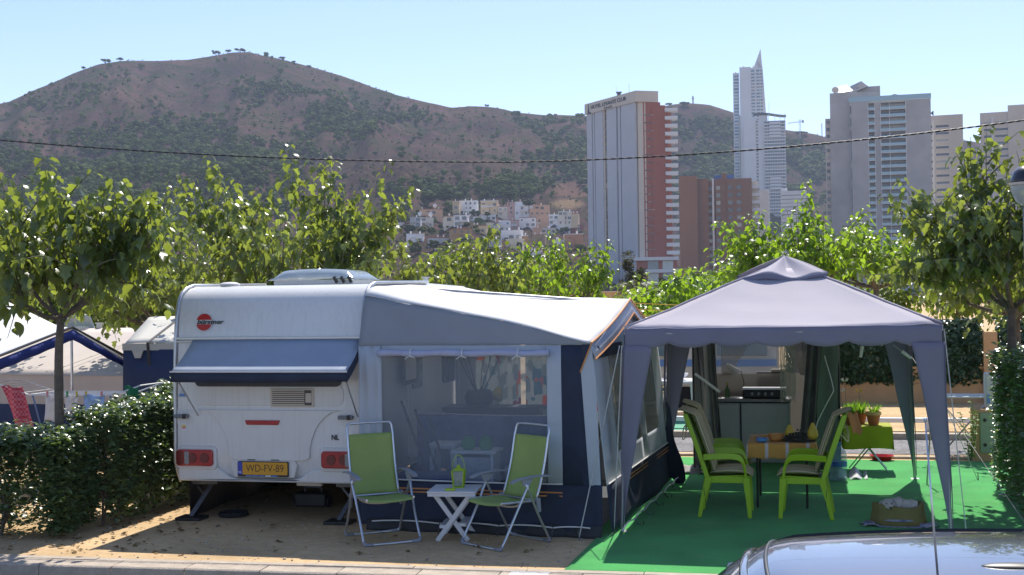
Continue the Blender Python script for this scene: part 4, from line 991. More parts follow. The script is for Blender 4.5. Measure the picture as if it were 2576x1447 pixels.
# steadies, wheels, side skirt
for sx in (-1, 1):
    X0 = -.86 if sx < 0 else .84
    m = MB(); m.bar((X0 + .10, .30, .40), (X0 - .06, .02, .03), .05, .03, up=(0, 1, 0)); m.bar((X0 - .14, .28, .38), (X0 + .04, .18, .22), .028, .028, up=(0, 1, 0)); m.box(X0 - .16, X0 + .16, .22, .34, .35, .405)
    LG = m.build('steady_leg', 'steel', CV, bevel=.004)
    m = MB(); m.box(X0 - .19, X0 + .10, -.10, .14, .0, .035); q = m.build('foot_plate', 'plastic_black', None, bevel=.01); q.parent = LG
    m = MB(); m.lathe([(.20, -.09), (.29, -.085), (.315, -.05), (.315, .05), (.29, .085), (.20, .09)], 28); wv = m.build('wheel', 'rubber', CV, smooth=True, angle=40)
    wv.rotation_euler = (0, R(90), 0); wv.location = (sx * .93, 2.6, .315)
    m = MB(); m.lathe([(.05, -.05), (.19, -.06), (.20, .06), (.05, .07)], 20); q = m.build('rim', 'trim_alu', None); q.parent = wv
m = MB(); m.grid(lambda u, v: (-HWD + .06 + .03 * math.sin(u * 22) * (1 - v), .18 + u * 4.2, .42 * v), 30, 2); m.build('side_skirt', 'plastic_black', CV, solid=.006)
m = MB(); m.box(-.9, .9, .5, 4.6, .36, .41); m.build('chassis', 'plastic_black', CV)
m = MB(); m.box(.28, .56, .10, .16, .375, .41); m.build('step_plate', 'beige_render', CV)
# sun canopy over the rear window
cx0, cx1 = -.86, 1.08
def cano(u, v):
    x = cx0 + (cx1 - cx0) * u; sag = .03 * math.sin(math.pi * u) * v + .018 * math.sin(math.pi * v)
    return (x - .10 * v * (1 - u) * 0, .0 - .50 * v, 1.94 - .315 * v - .025 * math.sin(math.pi * v) + (-.01) * sag)
m = MB(); m.grid(cano, 16, 8); SC = m.build('sun_canopy', 'canvas_visor', CV, smooth=True, solid=.004)
def val(u, v):
    x = cx0 + (cx1 - cx0) * u; return (x, -.50 - .006 * math.sin(u * 40) * v, 1.625 - v * (.10 + .012 * math.sin(u * 3.1 + .3)))
m = MB(); m.grid(val, 30, 2); q = m.build('valance', 'canvas_navy', None, smooth=True, solid=.004); q.parent = SC
for xx in (cx0, cx1):
    m = MB(); m.grid(lambda u, v: (xx, -.50 * u, 1.94 - .315 * u - .025 * math.sin(math.pi * u) - v * .11), 8, 1); q = m.build('side_valance', 'canvas_navy', None, solid=.004); q.parent = SC
    s = -1 if xx < 0 else 1
    m = MB(); m.tube([(xx - s * .03, -.49, 1.61), (xx - s * .06, -.02, 1.13)], .008, 6); q = m.build('support_rod', 'trim_alu', None); q.parent = SC
m = MB(); m.tube([(cx0 - .01, -.503, 1.628), (cx1 + .01, -.503, 1.628)], .009, 6); q = m.build('front_hem', 'abs_white', None); q.parent = SC
# coiled hose and a box on the ground under the caravan
m = MB(); m.tube([(math.cos(a * .3) * (.15 + .01 * math.sin(a)), math.sin(a * .3) * .15, .02 + .012 * (a // 21)) for a in range(64)], .012, 6)
o = m.build('coiled_hose', 'rubber', None, smooth=True); o.location = (-6.15, 12.92, 0); tag(o, 'coiled black hose lying under the rear of the caravan', 'hose')
m = MB(); m.box(-.19, .19, -.13, .13, 0, .16); T = thing('tool_case', 'small dark wheeled case in the shade under the caravan', 'case', (-5.55, 13.75, 0)); m.build('case', 'plastic_black', T, bevel=.02)
for sx in (-.2, .2):
    m = MB(); m.cyl((sx, -.08, .06), (sx + .03, -.08, .06), .06, n=14); m.build('wheel', 'rubber', T)
m = MB(); m.tube([(-.1, 0, .16), (-.1, 0, .21), (.1, 0, .21), (.1, 0, .16)], .01, 6); m.build('handle', 'plastic_grey', T)

# ================================================================ THE AWNING
mk('canvas_white', (0.80, 0.81, 0.82), 0.75, var=0.03, scale=2, bump=0.12, bscale=25, trans=0.30)
mk('canvas_grey', (0.36, 0.38, 0.41), 0.8, var=0.06, scale=3, bump=0.12, bscale=30, trans=0.22)
mk('canvas_light', (0.56, 0.61, 0.67), 0.8, var=0.05, scale=3, bump=0.1, bscale=30, trans=0.22)
mk('piping_orange', (0.62, 0.27, 0.09), 0.6)
mk('cord_white', (0.72, 0.72, 0.70), 0.7)
mk('roll_lilac', (0.40, 0.42, 0.56), 0.5, var=0.1, scale=8, bump=0.2, bscale=12)
glass_mat('foil_clear', (0.42, 0.48, 0.55), 0.20, 0.12)
AW = thing('awning', 'large caravan awning with white roof, grey walls and navy skirt', 'awning', (-3.2, 14.2, 0), world=True)
XR = CVX + HWD + .025
E1, E2, E3 = Vector((-2.07, 12.34, 1.90)), Vector((-1.95, 14.35, 2.325)), Vector((-1.86, 16.15, 1.93))
def rail(t):
    y = 12.70 + 4.0 * t
    z = 2.40 + .11 * min(1, t / .10) ** .6 + .02 * math.sin(t * 3.14)
    return Vector((XR - .06 * min(1, t / .1), y, z))
def outer(t):
    if t < .5: a = E1.lerp(E2, t * 2); k = t * 2
    else: a = E2.lerp(E3, t * 2 - 1); k = t * 2 - 1
    return a + Vector((0, 0, -.035 * math.sin(math.pi * k)))
def roof(u, v):
    a, b = rail(v), outer(v); p = a.lerp(b, u)
    p.z -= .05 * math.sin(math.pi * u) * (1 - abs(2 * v - 1)) ** .5
    p.z -= .035 * math.sin(math.pi * min(1, u)) * math.exp(-(v / .12) ** 2) * -1
    p.z += .014 * noise.noise(Vector((p.x * 2.2, p.y * 2.2, 0))) + .006 * math.sin(p.y * 9 + p.x * 4) * (1 - abs(2 * u - 1))
    # stretched folds from the rail corner
    p.z += .012 * math.sin(v * 40 - u * 9) * math.exp(-v / .12) * (1 - u)
    return p
m = MB(); m.grid(roof, 36, 34); RF = m.build('roof', 'canvas_white', AW, smooth=True, solid=.004)
m = MB(); m.tube([outer(i / 24) + Vector((.012, 0, .0)) for i in range(25)], .011, 6); m.build('roof_piping', 'piping_orange', AW)
def plane(px, py): # on the near wall
    d = wray(px, py); n_ = Vector((.055, 1, 0)); c0 = Vector((-2.07, 12.36, 0)); t = (n_.dot(c0)) / n_.dot(d); q = d * t; return Vector((q.x, q.y, q.z + CAM_H))
def nw(x, z, out=0.0): return Vector((x, 12.36 - (x + 2.07) * .055 - out, z))
# near wall: gable piece under the roof edge
def gable(u, v):
    x = XR + (E1.x - XR) * u; top = roof(u, 0.0).z - .004; bot = 1.875 + .01 * u
    z = bot + (max(top, bot + .002) - bot) * v; y = nw(x, z).y + (roof(u, 0).y - nw(x, z).y) * v
    y -= .012 * math.sin(u * 24 + v * 4) * (1 - u) * v
    return (x, y, z)
m = MB(); m.grid(gable, 30, 8); m.build('gable_panel', 'canvas_grey', AW, smooth=True, solid=.003)
def sheet(name, x0, x1, z0, z1, mat, out=0.0, nu=12, nv=6, fold=0.0, f=9.0, lean=0.0):
    m = MB()
    m.grid(lambda u, v: nw(x0 + (x1 - x0) * u, z0 + (z1 - z0) * v, out + fold * math.sin(u * f + v * 3) * (1 - .5 * v) + lean * (1 - v) + .006 * noise.noise(Vector((x0 * 3 + u * (x1 - x0) * 4, z0 + v * 3, 1)))), nu, nv)
    return m.build(name, mat, AW, smooth=True, solid=.003)
WX0, WX1, WZ0, WZ1 = -4.27, -2.52, .52, 1.82
sheet('window_surround', XR, WX0, .50, 1.875, 'canvas_light', fold=.02, f=14); sheet('window_surround', WX1, -2.37, .50, 1.878, 'canvas_light')
sheet('window_surround', WX0, WX1, WZ1, 1.877, 'canvas_light')
sheet('window_pane', WX0, WX1, WZ0, WZ1, 'foil_clear', nu=30, nv=20, fold=.004, f=30)
sheet('corner_panel', -2.37, -2.16, .50, 1.88, 'canvas_navy')
m = MB(); m.grid(lambda u, v: nw(-2.16 + (.19 - .09 * v * 1.0) * u, .50 + 1.385 * v, -.001), 4, 6); m.build('corner_panel', 'canvas_navy', AW, solid=.003)
m = MB(); m.add([nw(-2.17, 1.62, .006), nw(-2.06, 1.88, .006), nw(-2.02, 1.5, .006), nw(-1.985, .50, .006), nw(-2.10, .50, .006)], [(0, 1, 2, 3, 4)]); m.build('corner_flash', 'canvas_light', AW, solid=.003)
m = MB(); m.tube([nw(-2.06, 1.89, .012), nw(-2.175, 1.61, .012)], .008, 5); m.build('corner_piping', 'piping_orange', AW)
sheet('lower_panel', XR, -1.97, .05, .505, 'canvas_navy', nu=40, nv=8, fold=.016, f=30, lean=.07)
m = MB(); m.tube([nw(x, .512 - .012 * math.sin((x + 4.4) * 1.2), .012) for x in np.linspace(XR + .08, -2.37, 14)], .008, 5); m.build('panel_edge_cord', 'cord_white', AW)
for dz in (0, .035):
    m = MB(); m.grid(lambda u, v: nw(XR + .1 + (-2.37 - XR - .1) * u, .415 - dz + .014 * v, .026), 20, 1); m.build('stripe', 'piping_orange', AW, solid=.003)
# mud skirt, its cord and pegs
mk('mud_skirt', (0.03, 0.032, 0.037), 0.7, var=0.3, bump=0.3, bscale=30)
m = MB(); m.grid(lambda u, v: nw(XR + .1 + (-1.97 - XR - .1) * u, .0 + .12 * v, .12 - .05 * v + .02 * math.sin(u * 35)), 40, 3); m.build('mud_skirt', 'mud_skirt', AW, smooth=True, solid=.003)
nodes = [-4.35, -3.62, -3.0, -2.45, -2.0]; pts = []
for a, b in zip(nodes, nodes[1:]):
    for i in range(6): t = i / 6; pts.append(nw(a + (b - a) * t, .105 + .035 * (1 - 4 * (t - .5) ** 2) * .5 - .01, .14))
m = MB(); m.tube(pts, .007, 5); m.build('ground_cord', 'cord_white', AW)
for x in nodes[1:-1]:
    p = nw(x, 0, .2); m = MB(); m.tube([(p.x, p.y + .06, .1), (p.x, p.y, .03), (p.x, p.y - .01, .0), (p.x + .012, p.y - .01, .05)], .006, 5); m.build('peg', 'steel', AW)
# rolled blind with ties
m = MB()
pts = [nw(WX0 - .03 + (WX1 - WX0 + .07) * i / 20, 1.80 + .006 * math.sin(i), .05) for i in range(21)]
m.tube(pts, [.034 + .004 * math.sin(i * 1.7) for i in range(21)], 10); RB = m.build('rolled_blind', 'roll_lilac', AW, smooth=True)
for x in (-3.93, -3.38, -2.8):
    m = MB(); p = nw(x, 1.80, .05); m.tube([p + Vector((.038 * math.cos(a) * 0, -.04 * math.cos(a), .045 * math.sin(a))) for a in np.linspace(0, 6.28, 12)], .006, 5, closed=True)
    m.tube([p + Vector((0, -.045, -.02)), p + Vector((-.05, -.06, -.055))], .005, 5); m.tube([p + Vector((0, -.045, -.02)), p + Vector((.055, -.06, -.045))], .005, 5)
    q = m.build('blind_tie', 'cord_white', None); adopt(q, AW)
# long front wall (faces the gazebo), leaning out towards the ground
def fw(y, z, out=0.0):
    t = (y - 12.36) / 3.8; top = -2.07 + .21 * t; return Vector((top + .19 * (1 - z / 1.9) + out, y, z))
def ftop(y): return outer((y - 12.34) / 3.81).z - .03
def fsheet(name, y0, y1, z0, z1, mat, out=0.0, fold=0.0, nu=10):
    m = MB(); m.grid(lambda u, v: fw(y0 + (y1 - y0) * u, z0 + ((ftop(y0 + (y1 - y0) * u) if z1 is None else z1) - z0) * v, out + fold * math.sin(u * 12)), nu, 6); return m.build(name, mat, AW, smooth=True, solid=.003)
fsheet('front_panel', 12.36, 13.1, .50, None, 'canvas_light'); fsheet('front_panel', 14.45, 14.75, .50, None, 'canvas_light'); fsheet('front_panel', 15.6, 16.15, .5, None, 'canvas_light')
fsheet('front_header', 13.1, 14.45, 1.78, None, 'canvas_light'); fsheet('front_header', 14.75, 15.6, 1.78, None, 'canvas_light')
glass_mat('foil_mottled', (0.25, 0.27, 0.25), 0.6, 0.2)
fsheet('front_window', 13.1, 14.45, .75, 1.78, 'foil_mottled'); fsheet('front_window', 14.75, 15.6, .75, 1.78, 'foil_mottled'); fsheet('front_sill', 13.1, 14.45, .5, .75, 'canvas_light', .0); fsheet('front_sill', 14.75, 15.6, .5, .75, 'canvas_light')
fsheet('front_skirt', 12.36, 16.15, .04, .5, 'canvas_navy', .0, .02, 40)
for k, z in enumerate((.46, .425)):
    m = MB(); m.grid(lambda u, v: fw(12.9 + 3.2 * u, z - .0 - .012 * v, .012), 20, 1); m.build('stripe', 'piping_orange', AW, solid=.003)
m = MB(); m.tube([fw(12.4 + 3.7 * i / 20, .51, .012) for i in range(21)], .008, 5); m.build('panel_edge_cord', 'cord_white', AW)
pts = [fw(12.4 + 3.7 * i / 24, .06 + .03 * abs(math.sin(i * .78)), .1) for i in range(25)]
m = MB(); m.tube(pts, .008, 5); m.build('ground_cord', 'cord_white', AW)
for y in (13.0, 13.6, 14.2, 14.8, 15.4):
    p = fw(y, 0, .14); m = MB(); m.tube([(p.x - .05, p.y, .08), (p.x, p.y, .02), (p.x + .05, p.y + .02, .0), (p.x + .05, p.y, .05)], .006, 5); m.build('peg', 'steel', AW)
# fascia under the front roof edge with its piped border
def fasc(u, v):
    p = outer(u); return (p.x + .05 * v, p.y, p.z - .02 - .14 * v)
m = MB(); m.grid(fasc, 30, 2); m.build('fascia', 'canvas_light', AW, smooth=True, solid=.003)
m = MB(); m.tube([fasc(i / 24, 1.0) for i in range(25)], .009, 5); m.build('fascia_piping', 'piping_orange', AW)
# short flags of dark print under the fascia
m = MB(); m.grid(lambda u, v: fw(12.55 + 1.2 * u, 1.74 + .12 * v, .02 + .01 * math.sin(u * 40)), 24, 1); m.build('printed_border', 'canvas_navy', AW, solid=.003)
# far wall
m = MB(); m.grid(lambda u, v: (XR + (E3.x - XR) * u, 16.2, .85 * v), 10, 4); m.build('far_wall', 'canvas_grey', AW, solid=.003)
m = MB(); m.grid(lambda u, v: (XR + .3 * u, 16.2, .85 + 1.2 * v), 2, 2); m.build('far_wall', 'canvas_grey', AW, solid=.003)
m = MB(); m.grid(lambda u, v: (XR + .3 + (E3.x - XR - .3) * u, 16.2, .85 + 1.1 * v), 2, 2); m.build('far_window', 'foil_clear', AW, solid=.003)
mk('floor_mat', (0.16, 0.17, 0.18), 0.9, var=0.2, scale=20); m = MB(); m.box(XR + .05, -2.05, 12.5, 16.1, .002, .012); m.build('floor_mat', 'floor_mat', AW)
for p, q in (((-2.1, 12.45, 0), (-2.1, 12.45, 1.88)), ((-2.02, 14.35, 0), (-2.02, 14.35, 2.28)), ((-4.45, 16.1, 0), (-4.45, 16.1, 2.4)), ((-2.05, 12.45, 1.86), (-2.0, 14.35, 2.28)), ((XR, 14.35, 2.49), (-2.0, 14.35, 2.28))):
    m = MB(); m.cyl(p, q, .014, n=8); m.build('tent_pole', 'trim_alu', AW)
# loose end flap at the far corner
m = MB(); m.grid(lambda u, v: (-1.74 + .25 * u * (1 - v) + .02 * math.sin(v * 9), 16.0 + .15 * u - .25 * (1 - v) * u, .02 + 1.0 * v + .06 * math.sin(u * 7) * (1 - v)), 10, 10); m.build('corner_flap', 'canvas_navy', AW, smooth=True, solid=.003)

# ---- inside the awning
def curtain_mat():
    m, n, b = new_mat('curtain_print'); L = n.links.new
    tc = n.nodes.new('ShaderNodeTexCoord'); mp = n.nodes.new('ShaderNodeMapping'); mp.inputs['Scale'].default_value = (9, 9, 6.5); L(tc.outputs['Object'], mp.inputs[0])
    v = n.nodes.new('ShaderNodeTexVoronoi'); v.distance = 'CHEBYCHEV'; v.inputs['Scale'].default_value = 1.0; v.inputs['Randomness'].default_value = .8; L(mp.outputs[0], v.inputs['Vector'])
    sp = n.nodes.new('ShaderNodeSeparateColor'); L(v.outputs['Color'], sp.inputs[0])
    r = n.nodes.new('ShaderNodeValToRGB'); r.color_ramp.interpolation = 'CONSTANT'; e = r.color_ramp.elements
    e[0].color = (.66, .68, .64, 1); e[1].position = .38; e[1].color = (.42, .47, .46, 1)
    for p, c in ((.55, (.72, .73, .68, 1)), (.72, (.20, .36, .42, 1)), (.80, (.62, .66, .62, 1)), (.90, (.80, .22, .03, 1)), (.96, (.45, .05, .05, 1))):
        x = e.new(p); x.color = c
    L(sp.outputs[0], r.inputs[0]); L(r.outputs[0], b.inputs['Base Color']); b.inputs['Roughness'].default_value = .9
    tl = n.nodes.new('ShaderNodeBsdfTranslucent'); L(r.outputs[0], tl.inputs[0]); ms = n.nodes.new('ShaderNodeMixShader'); ms.inputs[0].default_value = .5
    L(b.outputs[0], ms.inputs[1]); L(tl.outputs[0], ms.inputs[2]); L(ms.outputs[0], n.nodes['Material Output'].inputs[0])
curtain_mat()
def hang(name, label, cat, x0, x1, y, z0, z1, mat, amp=.035, k=30, y1=None):
    m = MB(); y1 = y if y1 is None else y1
    m.grid(lambda u, v: (x0 + (x1 - x0) * u, y + (y1 - y) * u + amp * math.sin(u * k + .6 * math.sin(v * 3)) * (1 - .3 * v), z0 + (z1 - z0) * v), 60, 6)
    o = m.build(name, mat, None, smooth=True, solid=.003); return tag(o, label, cat)
hang('printed_curtain', 'printed curtain with orange and blue squares hung nearest the front inside the awning', 'curtain', -3.55, -2.5, 16.08, .55, 2.0, 'curtain_print', .03, 44)
hang('printed_curtain', 'printed curtain with orange and blue squares behind the vase inside the awning', 'curtain', -4.22, -3.62, 16.08, .8, 2.05, 'curtain_print', .03, 26)
mk('drape_blue', (0.14, 0.17, 0.38), 0.6, var=0.3, scale=6, bump=.4, bscale=9, trans=.2)
hang('blue_drape', 'crumpled blue sheet hung from a line inside the awning', 'sheet', -4.3, -2.75, 13.75, .45, 1.05, 'drape_blue', .03, 46)
m = MB(); m.tube(catenary((-4.3, 13.72, 1.085), (-2.5, 13.72, 1.06), .02), .006, 5); o = m.build('washing_line', 'cord_white', None); tag(o, 'thin line stretched across inside the awning above the blue sheet', 'line')
mk('cabinet_white', (0.66, 0.68, 0.72), 0.5, var=.05)
T = thing('drawer_cabinet', 'small white cabinet with a wicker drawer behind the awning window', 'cabinet', (-3.40, 13.0, 0.012))
m = MB(); m.box(-.24, .24, -.18, .18, .72, .75); m.build('top', 'cabinet_white', T, bevel=.005)
m = MB(); m.box(-.21, -.18, -.16, .16, 0, .72); m.box(.18, .21, -.16, .16, 0, .72); m.box(-.18, .18, .13, .16, 0, .72); m.box(-.18, .18, -.16, .16, .36, .38); m.box(-.18, .18, -.16, .16, .04, .07); m.build('carcass', 'cabinet_white', T)
mk('wicker', (0.50, 0.52, 0.58), .8, var=.25, scale=60, bump=.6, bscale=90)
for z in (.39, .08):
    m = MB(); m.box(-.175, .175, -.155, .12, z, z + .29); m.build('drawer', 'wicker', T, bevel=.01)
mk('jar_green', (0.04, 0.42, 0.10), .15, var=.2, trans=.3)
for x in (-.09, .10):
    m = MB(); m.lathe([(.045, 0), (.07, .02), (.08, .06), (.065, .10), (.045, .13), (.05, .14)], 18); o = m.build('glass_jar', 'jar_green', None, smooth=True); o.location = (-3.40 + x, 12.98, .762)
    tag(o, 'green glass jar on the white cabinet, ' + ('nearer the caravan' if x < 0 else 'nearer the gazebo'), 'jar', 'green jars on the cabinet')
T = thing('white_crate', 'white slotted plastic crate beside the wicker drawer cabinet', 'crate', (-2.92, 13.15, .012))
m = MB(); m.box(-.2, .2, -.14, .14, 0, .02)
for k in range(7): m.box(-.2 + k * .062, -.175 + k * .062, -.14, -.12, .02, .5)
m.box(-.2, .2, -.14, -.12, .48, .56); m.box(-.2, -.18, -.14, .14, .02, .56); m.box(.18, .2, -.14, .14, .02, .56); m.box(-.2, .2, .12, .14, .02, .56); m.build('basket', 'cabinet_white', T)
mk('fruit_yellow', (.65, .48, .05), .5)
m = MB(); m.blob((-.06, 0, .58), .07, 3, .1); m.blob((.06, .02, .57), .06, 5, .1); m.build('contents', 'fruit_yellow', T, smooth=True)
T = thing('side_board', 'dark sideboard against the far side inside the awning', 'sideboard', (-3.85, 15.6, .012)); mk('wood_dark', (.035, .03, .03), .5, var=.2)
m = MB(); m.box(-.62, .62, -.25, .25, .93, .98); m.build('top', 'wood_dark', T); m = MB(); m.box(-.58, .58, -.22, .22, 0, .93); m.build('carcass', 'wood_dark', T)
T = thing('vase', 'dark bowl vase of bare twigs on the sideboard', 'vase', (-4.02, 15.5, .992))
m = MB(); m.lathe([(.08, 0), (.16, .04), (.19, .11), (.17, .18), (.14, .21)], 20); m.build('bowl', 'wood_dark', T, smooth=True)
rr = random.Random(3)
for k in range(7):
    a = rr.uniform(-1, 1); m = MB(); m.tube([(a * .06, 0, .2), (a * .2 + rr.uniform(-.05, .05), rr.uniform(-.1, .1), .5), (a * .38, rr.uniform(-.15, .15), .85 + rr.uniform(-.1, .15))], [.007, .005, .002], 5); m.build('twig', 'wood_dark', T)
m = MB(); m.blob((.26, -.1, .16), (.07, .06, .09), 4, .4, 3); m.build('flower_head', 'fruit_yellow', T)
T = thing('wall_picture', 'framed picture leaning on the caravan side inside the awning', 'picture', (XR + .06, 14.05, 1.38)); m = MB(); m.box(-.01, .01, -.26, .26, 0, .62); m.build('frame', 'wood_dark', T); m = MB(); m.box(.01, .014, -.2, .2, .05, .57); m.build('print', 'beige_render', T)
mk('mattress_blue', (.03, .035, .20), .55, var=.3); T = thing('air_mattress', 'dark blue inflatable cushion lying inside the awning', 'cushion', (-3.95, 12.95, .012)); m = MB()
m.box(-.34, .34, -.2, .22, 0, .5); m.build('body', 'mattress_blue', T, bevel=.06, subs=0)
T = thing('folded_sun_bed', 'folded sun lounger frame leaning inside the awning window', 'lounger', (-4.15, 12.95, .012))
for k in range(3):
    m = MB(); m.tube([(-.1 + k * .12, .1 + k * .1, 1.25 - k * .1), (.22 + k * .10, -.05 + k * .05, .52)], .014, 6); m.build('tube', 'wood_dark', T)
T = thing('plastic_stool', 'grey white slatted plastic stool inside the awning', 'stool', (-3.85, 13.35, .012))
m = MB(); m.box(-.16, .16, -.16, .16, .72, .78); m.build('seat', 'cabinet_white', T, bevel=.02)
for a in (-.13, .13):
    for b in (-.13, .13):
        m = MB(); m.bar((a, b, 0), (a * .9, b * .9, .72), .05, .03); m.build('leg', 'cabinet_white', T)
# ================================================================ GAZEBO AND WHAT STANDS UNDER IT
# ---- the green carpet
m = MB()
def carp(u, v):
    y = 10.72 + 7.85 * v; x = -2.05 + 4.75 * u + .03 * math.sin(y * 1.7) * (1 - u)
    z = .006 + (max(0, .03 * math.sin(y * 4.1) * math.exp(-((y - 13.2) / .6) ** 2)) + .012 * max(0, math.sin(y * 2.3))) * math.exp(-(u / .03) ** 2) + .004 * noise.noise(Vector((x, y, 0)))
    return (x, y + (x + 2) * .03 * (1 - v), z)
m.grid(carp, 60, 70); o = m.build('green_carpet', 'carpet_green', None, smooth=True, solid=.006); tag(o, 'bright green artificial grass carpet laid under the gazebo', 'carpet')

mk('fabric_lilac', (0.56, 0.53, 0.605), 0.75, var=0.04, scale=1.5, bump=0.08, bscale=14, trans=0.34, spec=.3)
mk('fabric_lilac_shaded', (0.26, 0.255, 0.335), 0.75, var=0.06, scale=3, bump=0.08, bscale=14, trans=0.20, spec=.3)  # same cloth as the roof, shade of valance and legs put into its colour
mk('pole_grey', (0.45, 0.46, 0.48), 0.4, 0.6)
GZ = thing('gazebo', 'lilac grey pavilion gazebo with scalloped valance and tapered leg covers', 'gazebo', (-.26, 14.7, 0), world=True)
gx0, gx1, gy0, gy1, gz = -1.77, 1.25, 12.65, 16.75, 2.03
gcx, gcy = (gx0 + gx1) / 2, (gy0 + gy1) / 2
AP = Vector((gcx + .03, gcy, 2.64))
def eave(x, y): return gz + .02 * noise.noise(Vector((x, y, 3)))
def roofpt(a, b, u, v):
    e = a.lerp(b, u); p = e.lerp(AP + (Vector((e.x - gcx, e.y - gcy, 0)) * .13), v)
    p.z -= .055 * math.sin(math.pi * v) * math.sin(math.pi * u) ** .7; p.z -= .02 * math.sin(math.pi * u) * (1 - v)
    p.z += .010 * noise.noise(Vector((p.x * 3, p.y * 3, 1))) + .012 * math.sin((u - .5) * 46 * (1 - .3 * v)) * math.exp(-v / .10) * (abs(u - .5) * 2) ** 2 + .008 * math.sin(u * 3.14) * math.sin(v * 21 + u * 3) * (1 - v)
    return p
cs = [Vector((gx0, gy0, gz)), Vector((gx1, gy0, gz + .015)), Vector((gx1, gy1, gz)), Vector((gx0, gy1, gz))]
for i in range(4):
    m = MB(); m.grid(lambda u, v: roofpt(cs[i], cs[(i + 1) % 4], u, v), 20, 14); m.build('roof_panel', 'fabric_lilac', GZ, smooth=True, solid=.003)
# vent cap, wrinkled
def cap(a, b, u, v):
    e = a.lerp(b, u); p = e.lerp(Vector((gcx + .03, gcy, 2.785)), v)
    w_ = math.sin(math.pi * u)
    p.z += .035 * math.sin(u * 11 + a.x * 3) * (1 - v) * (v + .25) * 2.2 - .02 * math.sin(math.pi * v) * w_ + .02 * (1 - v) * math.sin(u * 6.28)
    return p
cc = [Vector((gcx - .47, gcy - .60, 2.545)), Vector((gcx + .49, gcy - .60, 2.555)), Vector((gcx + .47, gcy + .60, 2.545)), Vector((gcx - .47, gcy + .60, 2.545))]
for i in range(4):
    m = MB(); m.grid(lambda u, v: cap(cc[i], cc[(i + 1) % 4], u, v), 18, 8); m.build('vent_cap', 'fabric_lilac', GZ, smooth=True, solid=.003)
    m = MB(); m.grid(lambda u, v: cap(cc[i], cc[(i + 1) % 4], u, 0) - Vector((0, 0, .05 * v * (1 + .5 * math.sin(u * 6)))), 16, 1); m.build('vent_flap', 'fabric_lilac_shaded', GZ, smooth=True, solid=.003)
# valance with scallops
def valance(a, b, n, nm):
    d_ = (b - a); L_ = d_.length; nrm = Vector((d_.y, -d_.x, 0)).normalized()
    m = MB()
    def f(u, v):
        s = abs(math.sin(math.pi * n * u)) ** .6
        flat = 1 if .10 < u < .90 else 0
        drop = .165 + (.055 * (s - .5) if flat else .03)
        p = a.lerp(b, u) + nrm * (.012 + .012 * math.sin(u * 31) * v); p.z = a.z + (b.z - a.z) * u - v * drop - .006; return p
    m.grid(f, 110, 4); return m.build(nm, 'fabric_lilac_shaded', GZ, smooth=True, solid=.003)
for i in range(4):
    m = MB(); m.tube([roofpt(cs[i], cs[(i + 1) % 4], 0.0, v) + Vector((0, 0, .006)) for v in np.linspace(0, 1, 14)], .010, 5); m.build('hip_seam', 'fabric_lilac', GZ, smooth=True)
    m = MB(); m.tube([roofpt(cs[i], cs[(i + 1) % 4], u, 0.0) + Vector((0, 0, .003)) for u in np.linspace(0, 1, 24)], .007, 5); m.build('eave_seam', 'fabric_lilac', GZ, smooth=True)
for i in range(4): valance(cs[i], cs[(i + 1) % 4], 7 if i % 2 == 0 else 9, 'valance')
# legs: steel post, tapered fabric cover on both faces, foot plate
for i, c in enumerate(cs):
    sx, sy = (1 if c.x < gcx else -1), (1 if c.y < gcy else -1)
    base = Vector((c.x - sx * .05, c.y, 0))
    post = MB(); post.bar(base, c - Vector((-sx * .02, -sy * .02, .04)), .03, .03); P_ = post.build('post', 'pole_grey', GZ)
    m = MB(); m.box(base.x - .05, base.x + .05, base.y - .05, base.y + .05, 0, .012); m.build('foot_plate', 'pole_grey', GZ, bevel=.003)
    top = c.z - .17
    wt = .30 if sy > 0 else .34
    def cov(u, v, ax):
        z = .05 + (top - .05) * v; w_ = .035 + (wt - .035) * v ** 1.15
        x0 = base.x + (c.x - base.x) * v; off = w_ * u + .008 * math.sin(v * 10 + u * 3) * (1 - v)
        if ax == 0: return (x0 - sx * .02 + sx * off, c.y - sy * .02 + .01 * math.sin(u * 5 + v * 2), z)
        return (x0 - sx * .02 + .008 * math.sin(v * 7), c.y - sy * .02 + sy * off, z)
    for ax in (0, 1):
        m = MB(); m.grid(lambda u, v: cov(u, v, ax), 8, 24); m.build('leg_cover', 'fabric_lilac_shaded', GZ, smooth=True, solid=.003)
m = MB()
for a, b in ((0, 1), (1, 2), (2, 3), (3, 0)): m = MB(); m.bar(cs[a] - Vector((0, 0, .05)), cs[b] - Vector((0, 0, .05)), .02, .02); m.build('eave_bar', 'pole_grey', GZ)
for c in cs: m = MB(); m.bar(c - Vector((0, 0, .04)), AP - Vector((0, 0, .03)), .018, .018); m.build('hip_bar', 'pole_grey', GZ)

# guy ropes and pegs
mk('rope_pale', (0.55, 0.55, 0.52), 0.8, var=.3, scale=80)
def guy(label, p, q, r=.005):
    T = thing('guy_rope', label, 'rope', (q[0], q[1], 0), world=True, group='guy ropes of the pitch')
    m = MB(); m.tube(catenary(p, q, .01, 6), r, 5); m.build('line', 'rope_pale', T)
    m = MB(); q = Vector(q); m.tube([q + Vector((0, 0, .10)), q + Vector((.005, 0, 0)), q + Vector((.005, .01, -.05))], .006, 5); m.build('peg', 'steel', T)
guy('guy rope from the awning corner to the sand near the carpet edge', (-1.82, 12.62, 1.86), (-2.18, 12.15, .0), .006)
guy('second guy rope hanging beside the gazebo leg next to the awning', (-1.80, 12.63, 1.86), (-1.88, 12.45, .0), .006)
guy('guy rope from the gazebo corner towards the dark hedge', (1.27, 12.66, 2.0), (1.42, 12.4, 0))
guy('guy rope running from the far gazebo corner to the carpet beyond', (1.28, 16.76, 1.95), (2.05, 16.75, 0), .004)
